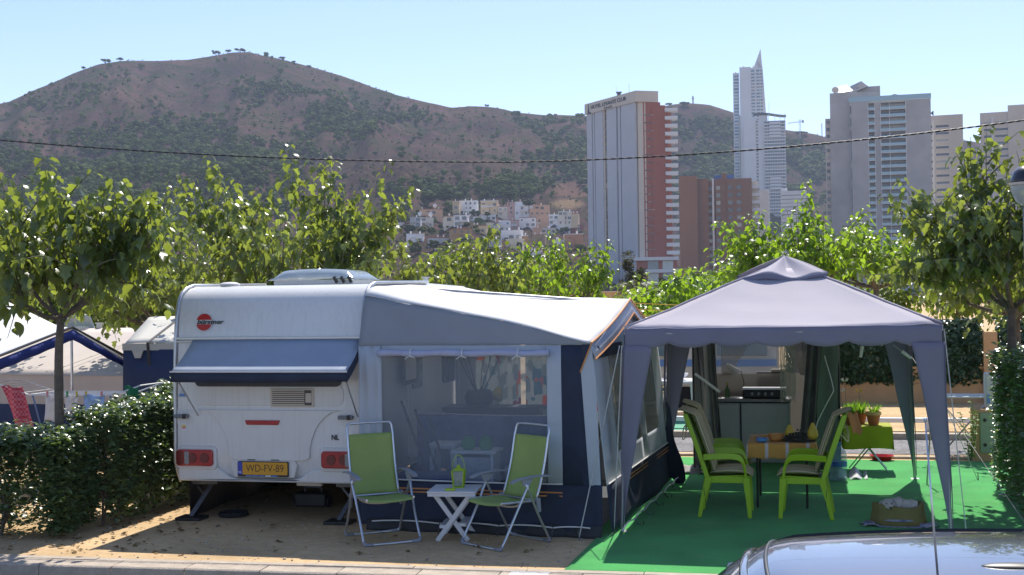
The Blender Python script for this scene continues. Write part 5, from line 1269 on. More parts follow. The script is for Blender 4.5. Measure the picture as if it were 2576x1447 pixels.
guy('thin guy rope crossing the carpet shade near the dark hedge', (1.25, 16.8, 1.6), (2.12, 13.6, 0), .004)
# pinned strings of the pale clothes pegs on the valance corner
mk('light_bulb_white', (.75, .75, .72), .4)
for i, (px, py, rz) in enumerate([(2166, 885, .15), (2280, 893, -.9)]):
    p = atY(px, py, 16.5); m = MB(); m.cyl((0, 0, -.07), (0, 0, .07), .018, .024, 10); m.tube([(0, 0, .06), (0, 0, .2)], .003, 4); o = m.build('hanging_cloth_tie', 'light_bulb_white', None); o.location = p; o.rotation_euler = (0, rz, 0)
    tag(o, 'white tie hanging inside the gazebo ' + ('beside the tent edge' if i == 0 else 'beside the leg cover'), 'tie')

# ---- kitchen tent behind
mk('tent_green', (0.22, 0.27, 0.22), 0.85, var=.1, scale=3, bump=.15, bscale=20, trans=.3)
mk('tent_grey', (0.16, 0.16, 0.15), 0.85, var=.2, scale=5, bump=.2, bscale=20, trans=.25)
mk('tent_wall', (0.50, 0.48, 0.45), 0.85, var=.06, scale=3, trans=.4)
KT = thing('kitchen_tent', 'grey green kitchen tent with tied back door flaps behind the gazebo', 'tent', (-.55, 17.9, 0), world=True)
kx0, kx1, ky0, ky1 = -1.47, .40, 16.95, 18.70
m = MB(); m.grid(lambda u, v: (kx0 + .015 * math.sin(u * 9), ky0 + (ky1 - ky0) * u, 2.0 * v), 10, 4); m.build('side_wall', 'tent_wall', KT, smooth=True, solid=.003)
m = MB(); m.grid(lambda u, v: (kx1 + .015 * math.sin(u * 9), ky0 + (ky1 - ky0) * u, 2.0 * v), 10, 4); m.build('side_wall', 'tent_green', KT, smooth=True, solid=.003)
m = MB(); m.grid(lambda u, v: (kx0 + (kx1 - kx0) * u, ky1, 1.22 * v), 10, 2); m.build('back_wall', 'tent_wall', KT, solid=.003)
m = MB(); m.grid(lambda u, v: (kx0 + (kx1 - kx0) * u, ky1, 1.80 + .3 * v), 10, 2); m.build('back_header', 'tent_wall', KT, solid=.003)
m = MB(); m.grid(lambda u, v: (kx0 + (kx1 - kx0) * u, ky1 + .002, 1.22 + .58 * v), 2, 2); m.build('back_window', 'foil_clear', KT, solid=.003)
m = MB(); m.grid(lambda u, v: (kx0 - .05 + (kx1 - kx0 + .1) * u, ky0 - .05 + (ky1 - ky0 + .1) * v, 2.0 + .12 * math.sin(v * 3.14)), 6, 6); m.build('tent_roof', 'tent_wall', KT, smooth=True, solid=.003)
def flap(name, xa, xb, xc, xd, zt_, zb_, mat, k=10):   # top span xa..xb narrowing to xc..xd
    m = MB(); m.grid(lambda u, v: (xa + (xb - xa) * u + ((xc + (xd - xc) * u) - (xa + (xb - xa) * u)) * (1 - v) ** 1.1, ky0 + .04 * math.sin(u * k) + .1 * (1 - v), zb_ + (zt_ - zb_) * v), 24, 12); return m.build(name, mat, KT, smooth=True, solid=.003)
flap('door_flap', -1.44, -1.20, -1.30, -1.10, 2.0, .12, 'tent_grey', 16); flap('door_flap', -1.46, -1.18, -1.44, -1.15, 2.0, .05, 'tent_wall', 9)
flap('door_flap', .03, .22, -.12, .10, 2.0, .35, 'tent_grey', 14); flap('door_flap', .14, .40, .10, .40, 2.0, .05, 'tent_green', 5)
m = MB(); m.tube([(.22, ky0 - .05, 1.55), (.30, ky0 - .05, 1.25), (.33, ky0 - .06, 1.10), (.22, ky0 - .06, .9), (.12, ky0 - .06, .7), (.06, ky0 - .05, .45)], .006, 5); m.build('flap_piping', 'cord_white', KT)
m = MB(); m.bar((-1.44, ky0 - .06, 1.32), (-1.12, ky0 - .06, 1.08), .02, .035); m.build('flap_strap', 'cord_white', KT)
for x in (kx0, kx1):
    m = MB(); m.cyl((x, ky0, 0), (x, ky0, 2.0), .014, n=8); m.build('tent_pole', 'plastic_black', KT)
m = MB(); m.grid(lambda u, v: (-1.78 + .5 * u + .1 * v, 16.75 + .3 * v, .015 + .10 * v * abs(math.sin(u * 5)) + .03 * math.sin(u * 17)), 16, 8); m.build('groundsheet_edge', 'tent_wall', KT, smooth=True, solid=.004)
m = MB(); m.grid(lambda u, v: (.36 + .36 * u, 16.55 + .5 * v, .015 + .07 * v * abs(math.sin(u * 6 + 1)) + .02 * math.sin(u * 13)), 16, 8); m.build('groundsheet_edge', 'canvas_white', KT, smooth=True, solid=.004)
# string curtains in the tent opening
mk('string_beige', (.42, .40, .33), .8, var=.3, scale=40)
T = thing('string_curtain', 'beige beaded string curtain hanging beside the cooker', 'curtain', (-.22, 17.0, 0), world=True)
rr = random.Random(9)
for k in range(16):
    x = -.34 + k * .0125; m = MB(); m.tube([(x + rr.uniform(-.004, .004), 17.02 + rr.uniform(-.01, .01), z) for z in np.linspace(1.95, .98 + rr.uniform(-.06, .05), 8)], .0045, 4); m.build('string', 'string_beige', T)
for nm, xa, xb, xg, lb in (('string_curtain', -1.18, -.62, -1.2, 'dark string curtain swept aside over the sink end of the kitchen window'), ('string_curtain', -.42, .0, .02, 'dark string curtain swept aside over the cooker end of the kitchen window')):
    T = thing(nm, lb, 'curtain', ((xa + xb) / 2, 18.5, 0), world=True)
    for k in range(15):
        x = xa + (xb - xa) * k / 14; xe = xg + (x - xg) * .25
        m = MB(); m.tube([(x, 18.5, 1.95), (x + (xe - x) * .35, 18.5, 1.7), (x + (xe - x) * .8, 18.5, 1.4), (xe, 18.5, 1.2)], .005, 4); m.build('string', 'tent_wall', T)
# kitchen unit
mk('unit_grey', (.55, .56, .54), .5, var=.05); mk('worktop', (.28, .28, .28), .35)
T = thing('kitchen_unit', 'grey two door camping kitchen cupboard inside the tent', 'cupboard', (-.80, 18.25, 0))
m = MB(); m.box(-.56, .56, -.25, .25, .02, .84); m.build('carcass', 'unit_grey', T)
for x0, x1, hx in ((-.53, -.13, -.17), (-.10, .53, -.05)):
    m = MB(); m.box(x0, x1, -.268, -.252, .05, .82); q = m.build('door', 'unit_grey', T, bevel=.004); m = MB(); m.cyl((hx, -.29, .75), (hx, -.268, .75), .014, n=10); h = m.build('knob', 'trim_alu', None); h.parent = q
m = MB(); m.box(-.58, .58, -.28, .26, .86, .90); m.build('worktop', 'worktop', T, bevel=.004)
m = MB(); m.box(-.58, .5, .24, .26, .90, 1.22); m.build('splash_back', 'tent_wall', T)
m = MB(); m.box(-.12, -.10, -.27, -.255, .05, .84); m.build('door_gap', 'plastic_black', T)
m = MB(); m.box(-.40, .02, -.18, .12, .90, .908); m.build('sink', 'trim_alu', T, bevel=.003)
T = thing('camping_stove', 'black camping cooker with four knobs on the kitchen worktop', 'stove', (-.59, 18.20, .905))
m = MB(); m.box(-.29, .29, -.17, .17, .012, .12); m.build('body', 'plastic_black', T, bevel=.008)
m = MB(); m.box(-.30, .30, -.18, .18, .12, .14); m.build('hob_top', 'trim_alu', T, bevel=.004)
for k in range(4):
    m = MB(); m.cyl((-.16 + k * .09, -.195, .065), (-.16 + k * .09, -.17, .065), .024, n=14); q = m.build('knob', 'plastic_grey', T)
    m = MB(); m.box(-.163 + k * .09, -.157 + k * .09, -.199, -.194, .05, .085); z_ = m.build('pointer', 'plate_white', None); z_.parent = q
for x in (-.26, .26):
    m = MB(); m.box(x - .02, x + .02, -.15, .15, 0, .012); m.build('foot', 'rubber', T)
m = MB(); m.lathe([(.035, 0), (.036, .11), (.012, .15), (.012, .18)], 14); mk('bottle_green', (.16, .28, .12), .2, trans=.3); T = thing('soap_bottle', 'green tinted bottle standing by the kitchen sink', 'bottle', (-1.10, 18.15, .905)); m.build('body', 'bottle_green', T, smooth=True, angle=40); m = MB(); m.cyl((0, 0, .18), (0, 0, .215), .014, n=10); m.build('cap', 'fruit_yellow', T)
T = thing('clip_lamp', 'small white reading lamp clipped above the sink', 'lamp', (-1.02, 18.42, .90)); m = MB(); m.tube([(.12, .02, 0), (.14, .02, .2), (.10, 0, .36), (.06, -.02, .38)], .006, 6); m.build('arm', 'plastic_black', T); m = MB(); m.cyl((-.10, -.04, .46), (.06, -.02, .34), .03, .055, 14); m.build('shade', 'plate_white', T)
T = thing('wall_shelf', 'small dark shelf strip under the kitchen tent window', 'shelf', (-.5, 18.60, 1.19)); m = MB(); m.box(-.2, .2, -.05, .04, 0, .05); m.build('board', 'plastic_black', T); m = MB(); m.box(0, .18, -.05, .04, .05, .09); m.build('box', 'beige_render', T)

# ---- dining table with cloth, plate and fruit
def check_mat():
    m, n, b = new_mat('cloth_check'); L = n.links.new
    tc = n.nodes.new('ShaderNodeTexCoord'); sx = n.nodes.new('ShaderNodeSeparateXYZ'); L(tc.outputs['Object'], sx.inputs[0])
    def band(src, per, ph):
        a = n.nodes.new('ShaderNodeMath'); a.operation = 'MULTIPLY_ADD'; a.inputs[1].default_value = 1 / per; a.inputs[2].default_value = ph; L(src, a.inputs[0])
        f = n.nodes.new('ShaderNodeMath'); f.operation = 'FRACT'; L(a.outputs[0], f.inputs[0])
        g_ = n.nodes.new('ShaderNodeMath'); g_.operation = 'LESS_THAN'; g_.inputs[1].default_value = .16; L(f.outputs[0], g_.inputs[0]); return g_.outputs[0]
    b1, b2 = band(sx.outputs[0], .22, .1), band(sx.outputs[1], .22, .3)
    ad = n.nodes.new('ShaderNodeMath'); ad.operation = 'ADD'; ad.use_clamp = True; L(b1, ad.inputs[0]); L(b2, ad.inputs[1])
    mx = n.nodes.new('ShaderNodeMix'); mx.data_type = 'RGBA'; mx.inputs[6].default_value = (.62, .34, .07, 1); mx.inputs[7].default_value = (.62, .58, .55, 1); L(ad.outputs[0], mx.inputs[0]); L(mx.outputs[2], b.inputs['Base Color']); b.inputs['Roughness'].default_value = .85
check_mat()
tx0, tx1, ty0, ty1 = -.64, .07, 14.2, 15.15
T = thing('dining_table', 'dark metal legged dining table under the gazebo', 'table', ((tx0 + tx1) / 2, (ty0 + ty1) / 2, 0), world=True)
m = MB(); m.box(tx0 + .03, tx1 - .03, ty0 + .03, ty1 - .03, .69, .715); m.build('table_top', 'wood_dark', T)
for x, y in ((tx0 + .09, ty0 + .06), (tx1 - .09, ty0 + .06), (tx0 + .09, ty1 - .06), (tx1 - .09, ty1 - .06)):
    m = MB(); m.cyl((x, y, .012), (x, y, .69), .014, n=10); m.build('leg', 'plastic_black', T)
def cloth(u, v):  # rectangle with overhang
    ov = .17; X0, X1, Y0, Y1 = tx0 - ov, tx1 + ov, ty0 - ov, ty1 + ov
    x, y = X0 + (X1 - X0) * u, Y0 + (Y1 - Y0) * v
    dx = max(tx0 - x, 0, x - tx1); dy = max(ty0 - y, 0, y - ty1); dr = max(dx, dy)
    px, py = min(max(x, tx0 - .012), tx1 + .012), min(max(y, ty0 - .012), ty1 + .012)
    if dx > 0: px = tx0 - .012 - .02 * dx / ov if x < tx0 else tx1 + .012 + .02 * dx / ov
    if dy > 0: py = ty0 - .012 - .02 * dy / ov if y < ty0 else ty1 + .012 + .02 * dy / ov
    return (px, py, .722 - dr * .95 + (.006 * math.sin(x * 30 + y * 26) if dr > .02 else 0))
m = MB(); m.grid(cloth, 44, 50); o = m.build('table_cloth', 'cloth_check', None, smooth=True, solid=.002); tag(o, 'yellow and white checked cloth draped over the dining table', 'tablecloth')
zc = .727
mk('bowl_blue', (.10, .30, .62), .4); mk('bowl_terracotta', (.55, .19, .07), .4, col2=(.7, .45, .12), scale=25); mk('melon', (.70, .52, .06), .5, var=.15); mk('grape', (.035, .045, .03), .35, var=.3); mk('tray_dark', (.05, .06, .06), .4)
def lath(name, label, cat, x, y, prof, mat, grp=None):
    m = MB(); m.lathe(prof, 20); o = m.build(name, mat, None, smooth=True, angle=50); o.location = (x, y, zc); return tag(o, label, cat, grp)
lath('blue_bowl', 'small blue bowl at the near edge of the dining table', 'bowl', -.50, 14.28, [(.035, 0), (.06, .015), (.062, .045), (.055, .045), (.05, .02), (0, .015)], 'bowl_blue')
lath('painted_bowl', 'orange painted bowl behind the blue bowl on the table', 'bowl', -.35, 14.42, [(.05, 0), (.085, .03), (.09, .08), (.083, .08), (.075, .035), (0, .02)], 'bowl_terracotta')
T = thing('fruit_tray', 'dark tray heaped with grapes on the dining table', 'tray', (-.09, 14.5, zc)); m = MB(); m.lathe([(.02, 0), (.21, .004), (.23, .025), (.22, .025), (.2, .012), (0, .01)], 24); m.build('tray', 'tray_dark', T, smooth=True, angle=40)
rr = random.Random(2); m = MB()
for k in range(110): a, r_ = rr.uniform(0, 6.28), rr.random() ** .5 * .15; m.blob((math.cos(a) * r_, math.sin(a) * r_ * .7, .03 + rr.random() * .10 * (1 - r_ / .18)), .014, k, 0, ic=ICO0)
m.build('grapes', 'grape', T, smooth=True, kind='stuff')
for i, (x, y, h_, w_) in enumerate(((-.20, 14.58, .075, .062), (.05, 14.42, .095, .06))):
    m = MB(); m.lathe([(.0, 0), (w_ * .6, .008), (w_, h_ * .5), (w_ * .9, h_), (w_ * .45, h_ * 1.7), (w_ * .2, h_ * 2)], 16); o = m.build('yellow_fruit', 'melon', None, smooth=True); o.location = (x, y, zc + .012); tag(o, 'yellow pear shaped fruit on the tray ' + ('behind the grapes' if i == 0 else 'in front of the grapes'), 'fruit')
T = thing('cutlery_tray', 'reddish napkins and a knife behind the blue bowl', 'napkin', (-.52, 14.5, zc)); m = MB(); m.bar((-.05, -.05, .03), (.09, .05, .045), .06, .02); m.build('napkin', 'bowl_terracotta', T); m = MB(); m.bar((-.10, -.06, .05), (.02, 0, .05), .018, .004); m.build('knife', 'trim_alu', T)

# ---- lime plastic armchairs and their striped cushions
mk('plastic_lime', (0.34, 0.56, 0.018), 0.42, var=.06, scale=2, spec=.45, trans=.05)
def stripes_mat():
    m, n, b = new_mat('cushion_stripe'); L = n.links.new
    tc = n.nodes.new('ShaderNodeTexCoord'); w_ = n.nodes.new('ShaderNodeTexWave'); w_.bands_direction = 'Y'; w_.inputs['Scale'].default_value = 7.5; w_.inputs['Distortion'].default_value = .6; w_.inputs['Detail'].default_value = 2
    L(tc.outputs['Object'], w_.inputs['Vector']); r = n.nodes.new('ShaderNodeValToRGB'); e = r.color_ramp.elements
    e[0].position = .25; e[0].color = (.26, .26, .13, 1); e[1].position = .65; e[1].color = (.68, .58, .38, 1); L(w_.outputs['Fac'], r.inputs[0]); L(r.outputs[0], b.inputs['Base Color']); b.inputs['Roughness'].default_value = .9
stripes_mat()
def arc(pts, n=8):
    """Smooth a polyline (Catmull-Rom)."""
    P_ = [Vector(p) for p in pts]; P_ = [P_[0] * 2 - P_[1]] + P_ + [P_[-1] * 2 - P_[-2]]; out = []
    for i in range(1, len(P_) - 2):
        for k in range(n):
            t = k / n; a, b, c, d = P_[i - 1:i + 3]
            out.append(.5 * (2 * b + (c - a) * t + (2 * a - 5 * b + 4 * c - d) * t * t + (3 * b - 3 * c + d - a) * t ** 3))
    out.append(P_[-2]); return out
def ribbon(m, pts, wv, th, side):
    """Flat strip of width wv along side vector with thickness th following pts."""
    side = Vector(side).normalized(); pts = [Vector(p) for p in pts]; k = len(pts); v = []
    for i, p in enumerate(pts):
        t = (pts[min(i + 1, k - 1)] - pts[max(i - 1, 0)]).normalized(); n_ = side.cross(t).normalized(); w_ = wv[i] if isinstance(wv, list) else wv
        for a, b in ((-1, -1), (1, -1), (1, 1), (-1, 1)): v.append(p + side * (a * w_ / 2) + n_ * (b * th / 2))
    f = [(i * 4 + j, i * 4 + (j + 1) % 4, i * 4 + 4 + (j + 1) % 4, i * 4 + 4 + j) for i in range(k - 1) for j in range(4)] + [(3, 2, 1, 0), tuple(range(4 * k - 4, 4 * k))]
    m.add(v, f)
def lime_chair(label, x, y, rz):
    """faces local +x"""
    T = thing('plastic_armchair', label, 'chair', (x, y, .012), rz, 'lime plastic armchairs at the dining table')
    m = MB(); m.grid(lambda u, v: (-.21 + .45 * u, (-.24 + .48 * v) * (1 - .06 * (1 - u)), .425 + .02 * (2 * v - 1) ** 2 - .02 * (1 - u) + (-.02 * max(0, (u - .85) / .15) ** 2)), 10, 8); m.build('seat', 'plastic_lime', T, smooth=True, solid=.012, bevel=0)
    m = MB(); m.box(-.20, .22, -.235, -.215, .36, .43); m.box(-.20, .22, .215, .235, .36, .43); m.box(.20, .225, -.23, .23, .37, .43); m.build('apron', 'plastic_lime', T, bevel=.008)
    for sy in (-1, 1):
        Y = sy * .245
        m = MB(); ribbon(m, [(.235, Y, 0), (.22, Y, .2), (.20, Y, .42)], [.042, .055, .075], .03, (1, 0, 0)); m.build('leg', 'plastic_lime', T, bevel=.006)
        m = MB(); ribbon(m, [(-.29, Y, 0), (-.25, Y, .2), (-.19, Y, .42)], [.042, .055, .075], .03, (1, 0, 0)); m.build('leg', 'plastic_lime', T, bevel=.006)
        m = MB(); ribbon(m, arc([(.20, Y, .40), (.185, Y, .52), (.16, Y * 1.04, .60), (.10, Y * 1.08, .64), (-.05, Y * 1.08, .645), (-.24, Y * 1.0, .63)], 5), .065, .028, (0, .25, 1)); m.build('armrest', 'plastic_lime', T, bevel=.006)
    def bk(u, v):
        z = .40 + .68 * v; x_ = -.20 - .20 * v - .03 * v * v; yy = (-.225 + .45 * u) * (1 - .10 * v ** 3)
        return (x_ - .03 * (1 - (2 * u - 1) ** 2), yy, z + (.03 * (1 - (2 * u - 1) ** 2) if v > .99 else 0))
    m = MB(); m.grid(bk, 8, 10); m.build('backrest', 'plastic_lime', T, smooth=True, solid=.014)
    for sy in (-1, 1):
        m = MB(); ribbon(m, [Vector(bk(0 if sy < 0 else 1, v)) for v in np.linspace(0, 1, 8)], .05, .03, (1, 0, .25)); m.build('back_rail', 'plastic_lime', T, bevel=.006)
    return T
def pad(m, fn, th, nu=10, nv=16):
    """Pillow: closed surface around a sheet."""
    def f(sgn):
        def g_(u, v):
            p = Vector(fn(u, v)); e = 1e-3
            a = Vector(fn(min(1, u + e), v)) - Vector(fn(max(0, u - e), v)); b = Vector(fn(u, min(1, v + e))) - Vector(fn(u, max(0, v - e)))
            n_ = a.cross(b).normalized(); k = (max(0, math.sin(math.pi * u)) ** .35) * (max(0, math.sin(math.pi * v)) ** .35)
            tuft = 1 - .22 * math.exp(-((v * 3 % 1 - .5) / .1) ** 2) * 0
            return p + n_ * (sgn * th / 2 * k * tuft)
        return g_
    m.grid(f(1), nu, nv); m.grid(f(-1), nu, nv)
def cushion(label, x, y, rz, tilt=0.0):
    T = thing('chair_cushion', label, 'cushion', (x, y, .46), rz, 'striped cushions on the lime chairs')
    m = MB(); pad(m, lambda u, v: (-.17 + .44 * v, -.245 + .49 * u, .022 + .02 * math.sin(v * 3.1) - .03 * max(0, v - .85) / .15), .075); m.build('seat_pad', 'cushion_stripe', T, smooth=True)
    def bk(u, v): z = .03 + .70 * v; return (-.125 - .21 * v - .03 * v * v - (.13 * max(0, v - .86) / .14), -.255 + .51 * u, z - (.04 * max(0, v - .86) / .14))
    m = MB(); pad(m, bk, .075, 10, 20); m.build('back_pad', 'cushion_stripe', T, smooth=True)
    for sy in (-1, 1):
        m = MB(); m.tube(arc([(-.20, sy * .21, .0), (-.24, sy * .255, -.10), (-.22, sy * .255, -.32)], 5), .004, 4); m.build('tie', 'plastic_black', T)
        m = MB(); m.tube(arc([(-.36, sy * .19, .52), (-.44, sy * .20, .50), (-.46, sy * .19, .36), (-.40, sy * .18, .42)], 5), .006, 4); m.build('elastic_loop', 'cushion_stripe', T)
lime_chair('lime green plastic armchair nearest the awning, in front', -.84, 13.79, 0); cushion('striped cushion on the lime chair in front, nearest the awning', -.84, 13.79, 0)
lime_chair('lime green plastic armchair behind the front chair on the awning side', -.90, 14.72, .05); cushion('striped cushion on the lime chair further back on the awning side', -.90, 14.72, .05)
lime_chair('lime green plastic armchair facing the awning, beside the water bottle', -.05, 13.80, math.pi - .04); cushion('striped cushion hanging over the lime chair beside the water bottle', -.05, 13.80, math.pi - .04)
# orange cloth over the back of that chair
mk('cloth_orange', (.55, .24, .07), .85, var=.2)
m = MB(); m.grid(lambda u, v: (.40 + .10 * u + .06 * v, 13.68 + .22 * u, 1.10 - .22 * v + .02 * math.sin(u * 7)), 8, 8); o = m.build('orange_cloth', 'cloth_orange', None, smooth=True, solid=.004); tag(o, 'orange brown cloth draped behind the chair beside the water bottle', 'cloth')

# ---- camping chairs of green mesh with tube frames
mk('mesh_green', (0.42, 0.54, 0.17), 0.7, var=.08, scale=4, bump=.1, bscale=300, trans=.35)
mk('alu_tube', (0.60, 0.62, 0.66), 0.28, 0.9, var=.06)
mk('arm_grey', (0.27, 0.29, 0.33), 0.5, var=.08)
def camp_chair(label, x, y, rz):
    """faces local -y"""
    T = thing('camping_chair', label, 'chair', (x, y, .0), rz, 'green camping chairs by the awning')
    W_ = .255
    # front and rear leg hoops
    for yf, yt, zt_, nm in ((-.33, .02, .60, 'front_legs'), (.30, -.02, .60, 'rear_legs')):
        m = MB(); w_ = W_ + .03; pts = arc([(-w_ - .015, yt, zt_), (-w_, (yf + yt) / 2, .30), (-w_ + .0, yf * .97, .035)], 5) + arc([(-w_ + .03, yf, .014), (0, yf, .012), (w_ - .03, yf, .014)], 5) + arc([(w_ - .0, yf * .97, .035), (w_, (yf + yt) / 2, .30), (w_ + .015, yt, zt_)], 5)
        m.tube(pts, .0125, 8); LG = m.build(nm, 'alu_tube', T, smooth=True)
        for sx in (-1, 1):
            m = MB(); m.tube([(sx * (w_ + .002), yf * .96, .05), (sx * (w_ - .01), yf, .016), (sx * (w_ - .09), yf, .013)], .017, 8); q = m.build('foot_cap', 'arm_grey', None, smooth=True); q.parent = LG
    def bk(u, v): return (-.225 + .45 * u, .17 + .165 * v + .02 * math.sin(math.pi * v), .42 + .585 * v)
    m = MB(); m.grid(lambda u, v: Vector(bk(u, v)) + Vector((0, .03 * math.sin(math.pi * u), 0)), 12, 14); m.build('backrest', 'mesh_green', T, smooth=True, solid=.004)
    pts = [Vector(bk(0, v)) + Vector((-.012, 0, 0)) for v in np.linspace(-.03, 1, 8)] + arc([(-.237, .35, 1.045), (-.225, .362, 1.095), (-.17, .367, 1.11), (.17, .367, 1.11), (.225, .362, 1.095), (.237, .35, 1.045)], 4) + [Vector(bk(1, v)) + Vector((.012, 0, 0)) for v in np.linspace(1, -.03, 8)]
    m = MB(); m.tube(pts, .0125, 8); m.build('back_frame', 'alu_tube', T, smooth=True)
    def st(u, v): return (-.225 + .45 * u, .17 - .47 * v, .415 + .02 * v - .02 * math.sin(math.pi * u) * .8 - (.02 * max(0, v - .9) / .1))
    m = MB(); m.grid(st, 12, 10); m.build('seat', 'mesh_green', T, smooth=True, solid=.004)
    for sx in (-1, 1):
        m = MB(); m.tube([(sx * .237, .20, .412), (sx * .237, -.28, .432)], .0125, 8); m.build('seat_rail', 'alu_tube', T)
        m = MB(); ribbon(m, arc([(sx * .285, .30, .64), (sx * .287, .12, .655), (sx * .288, -.10, .645), (sx * .287, -.20, .62)], 5), .05, .018, (1, 0, 0)); A_ = m.build('armrest', 'arm_grey', T, bevel=.006)
        m = MB(); m.prism([(.08, .64), (-.06, .64), (-.04, .575), (.02, .565)], sx * .285 - .014, sx * .285 + .014, 'x'); q = m.build('arm_hinge', 'arm_grey', None, bevel=.004); q.parent = A_
        m = MB(); m.prism([(.14, .44), (.19, .44), (.20, .31), (.16, .30)], sx * .262 - .012, sx * .262 + .012, 'x'); m.build('side_lock', 'arm_grey', T, bevel=.004)
    m = MB(); m.tube(arc([(-.235, -.02, .41), (-.15, -.02, .37), (0, -.02, .355), (.15, -.02, .37), (.235, -.02, .41)], 4), .010, 6); m.build('seat_bow', 'beige_render', T)
    m = MB(); m.tube([(-.235, .16, .415), (.235, .16, .415)], .011, 6); m.build('hinge_bar', 'alu_tube', T)
camp_chair('green mesh camping chair in front of the caravan tail light', -4.10, 11.92, R(37)); camp_chair('green mesh camping chair turned towards the side table by the navy corner', -2.83, 11.90, R(-34.7))
# ---- white folding side table
mk('table_white', (.60, .61, .62), .45, var=.04)
T = thing('side_table', 'white folding side table between the green camping chairs', 'table', (-3.40, 12.12, 0), R(6))
for k in range(5):
    m = MB(); m.box(-.24, .24, -.245 + k * .098, -.155 + k * .098, .465, .485); m.build('top_slat', 'table_white', T, bevel=.004)
m = MB(); m.box(-.235, .235, -.24, -.22, .435, .465); m.box(-.235, .235, .22, .24, .435, .465); m.build('top_frame', 'table_white', T)
for Y in (-.19, .19):
    for s in (-1, 1):
        m = MB(); m.bar((-s * .17, Y + s * .013, .44), (s * .15, Y + s * .013, .0), .045, .022, up=(0, 1, 0)); m.build('leg', 'table_white', T, bevel=.003)
m = MB(); m.box(.06, .13, -.19, .19, .14, .17); m.build('stretcher', 'table_white', T); m = MB(); m.box(-.13, -.06, -.19, .19, .12, .15); m.build('stretcher', 'table_white', T)
mk('lantern_green', (.36, .52, .02), .4, var=.1); glass_mat('lantern_glass', (.5, .55, .5), .35, .1)
T = thing('lantern', 'lime green metal lantern on the white side table', 'lantern', (-3.37, 12.14, .486), R(8))
m = MB(); m.box(-.05, .05, -.05, .05, 0, .012); m.build('base', 'lantern_green', T, bevel=.003)
for a in (-1, 1):
    for b in (-1, 1): m = MB(); m.bar((a * .046, b * .046, .012), (a * .06, b * .06, .17), .012, .012); m.build('corner_post', 'lantern_green', T)
m = MB(); m.add([(-.065, -.065, .17), (.065, -.065, .17), (.065, .065, .17), (-.065, .065, .17), (-.02, -.02, .20), (.02, -.02, .20), (.02, .02, .20), (-.02, .02, .20)], [(3, 2, 1, 0), (0, 1, 5, 4), (1, 2, 6, 5), (2, 3, 7, 6), (3, 0, 4, 7), (4, 5, 6, 7)]); m.build('roof', 'lantern_green', T)
m = MB(); m.cyl((0, 0, .2), (0, 0, .225), .018, n=10); m.build('chimney', 'lantern_green', T)
for a, b in ((0, -1), (0, 1), (1, 0), (-1, 0)):
    m = MB(); m.quad(*[Vector((a * k + (b * s) * .95 * k, b * k + (-a * s) * .95 * k, z)) for s, z, k in ((-1, .02, .046), (1, .02, .046), (1, .165, .058), (-1, .165, .058))]); m.build('pane', 'lantern_glass', T, solid=.002)
m = MB(); m.cyl((0, 0, .012), (0, 0, .07), .025, n=12); m.build('candle', 'lantern_green', T)
m = MB(); m.tube([(.06 * math.cos(a), 0, .19 + .13 * math.sin(a)) for a in np.linspace(0, math.pi, 14)], .004, 5); m.build('handle', 'lantern_green', T)
m = MB(); m.box(-.05, .05, -.02, .02, 0, .022); o = m.build('green_box', 'lantern_green', None, bevel=.005); o.location = (-3.40, 11.93, .486); o.rotation_euler.z = .2; tag(o, 'small lime green box lying at the lantern foot', 'box')

# ---- plant table, pots, water bottle, red dish
mk('cloth_lime', (.40, .44, .012), .8, var=.08, scale=6, trans=.2); mk('terracotta', (.42, .14, .045), .8, var=.15, scale=12); mk('terracotta_band', (.58, .36, .16), .8, var=.1)
T = thing('folding_table', 'folding table on crossed tube legs beside the kitchen tent', 'table', (.77, 17.45, 0))
m = MB(); m.box(-.30, .28, -.22, .26, .585, .605); m.build('top', 'table_white', T)
for Y in (-.16, .18):
    for s in (-1, 1): m = MB(); m.cyl((-s * .24, Y, .015), (s * .22, Y, .585), .009, n=6); m.build('leg', 'alu_tube', T)
def lc(u, v):
    ov = .29; X0, X1, Y0, Y1 = .45, 1.065, 17.21, 17.73; x, y = X0 - ov + (X1 - X0 + 2 * ov) * u, Y0 - ov + (Y1 - Y0 + 2 * ov) * v
    dx, dy = max(X0 - x, 0, x - X1), max(Y0 - y, 0, y - Y1); dr = max(dx, dy); px, py = min(max(x, X0), X1), min(max(y, Y0), Y1)
    if dr: px += (.02 * dx / ov) * (1 if x > X1 else -1 if x < X0 else 0); py += (.02 * dy / ov + .012 * math.sin(x * 16) * dy / ov) * (1 if y > Y1 else -1 if y < Y0 else 0)
    return (px, py, .612 - dr + .01 * math.sin(x * 9) * (dr > .1))
m = MB(); m.grid(lc, 44, 44); o = m.build('lime_table_cloth', 'cloth_lime', None, smooth=True, solid=.002); tag(o, 'yellow green cloth hanging over the plant table', 'tablecloth')
leaf_mat('herb_leaf', (.10, .25, .02), (.28, .5, .03), .5, .5)
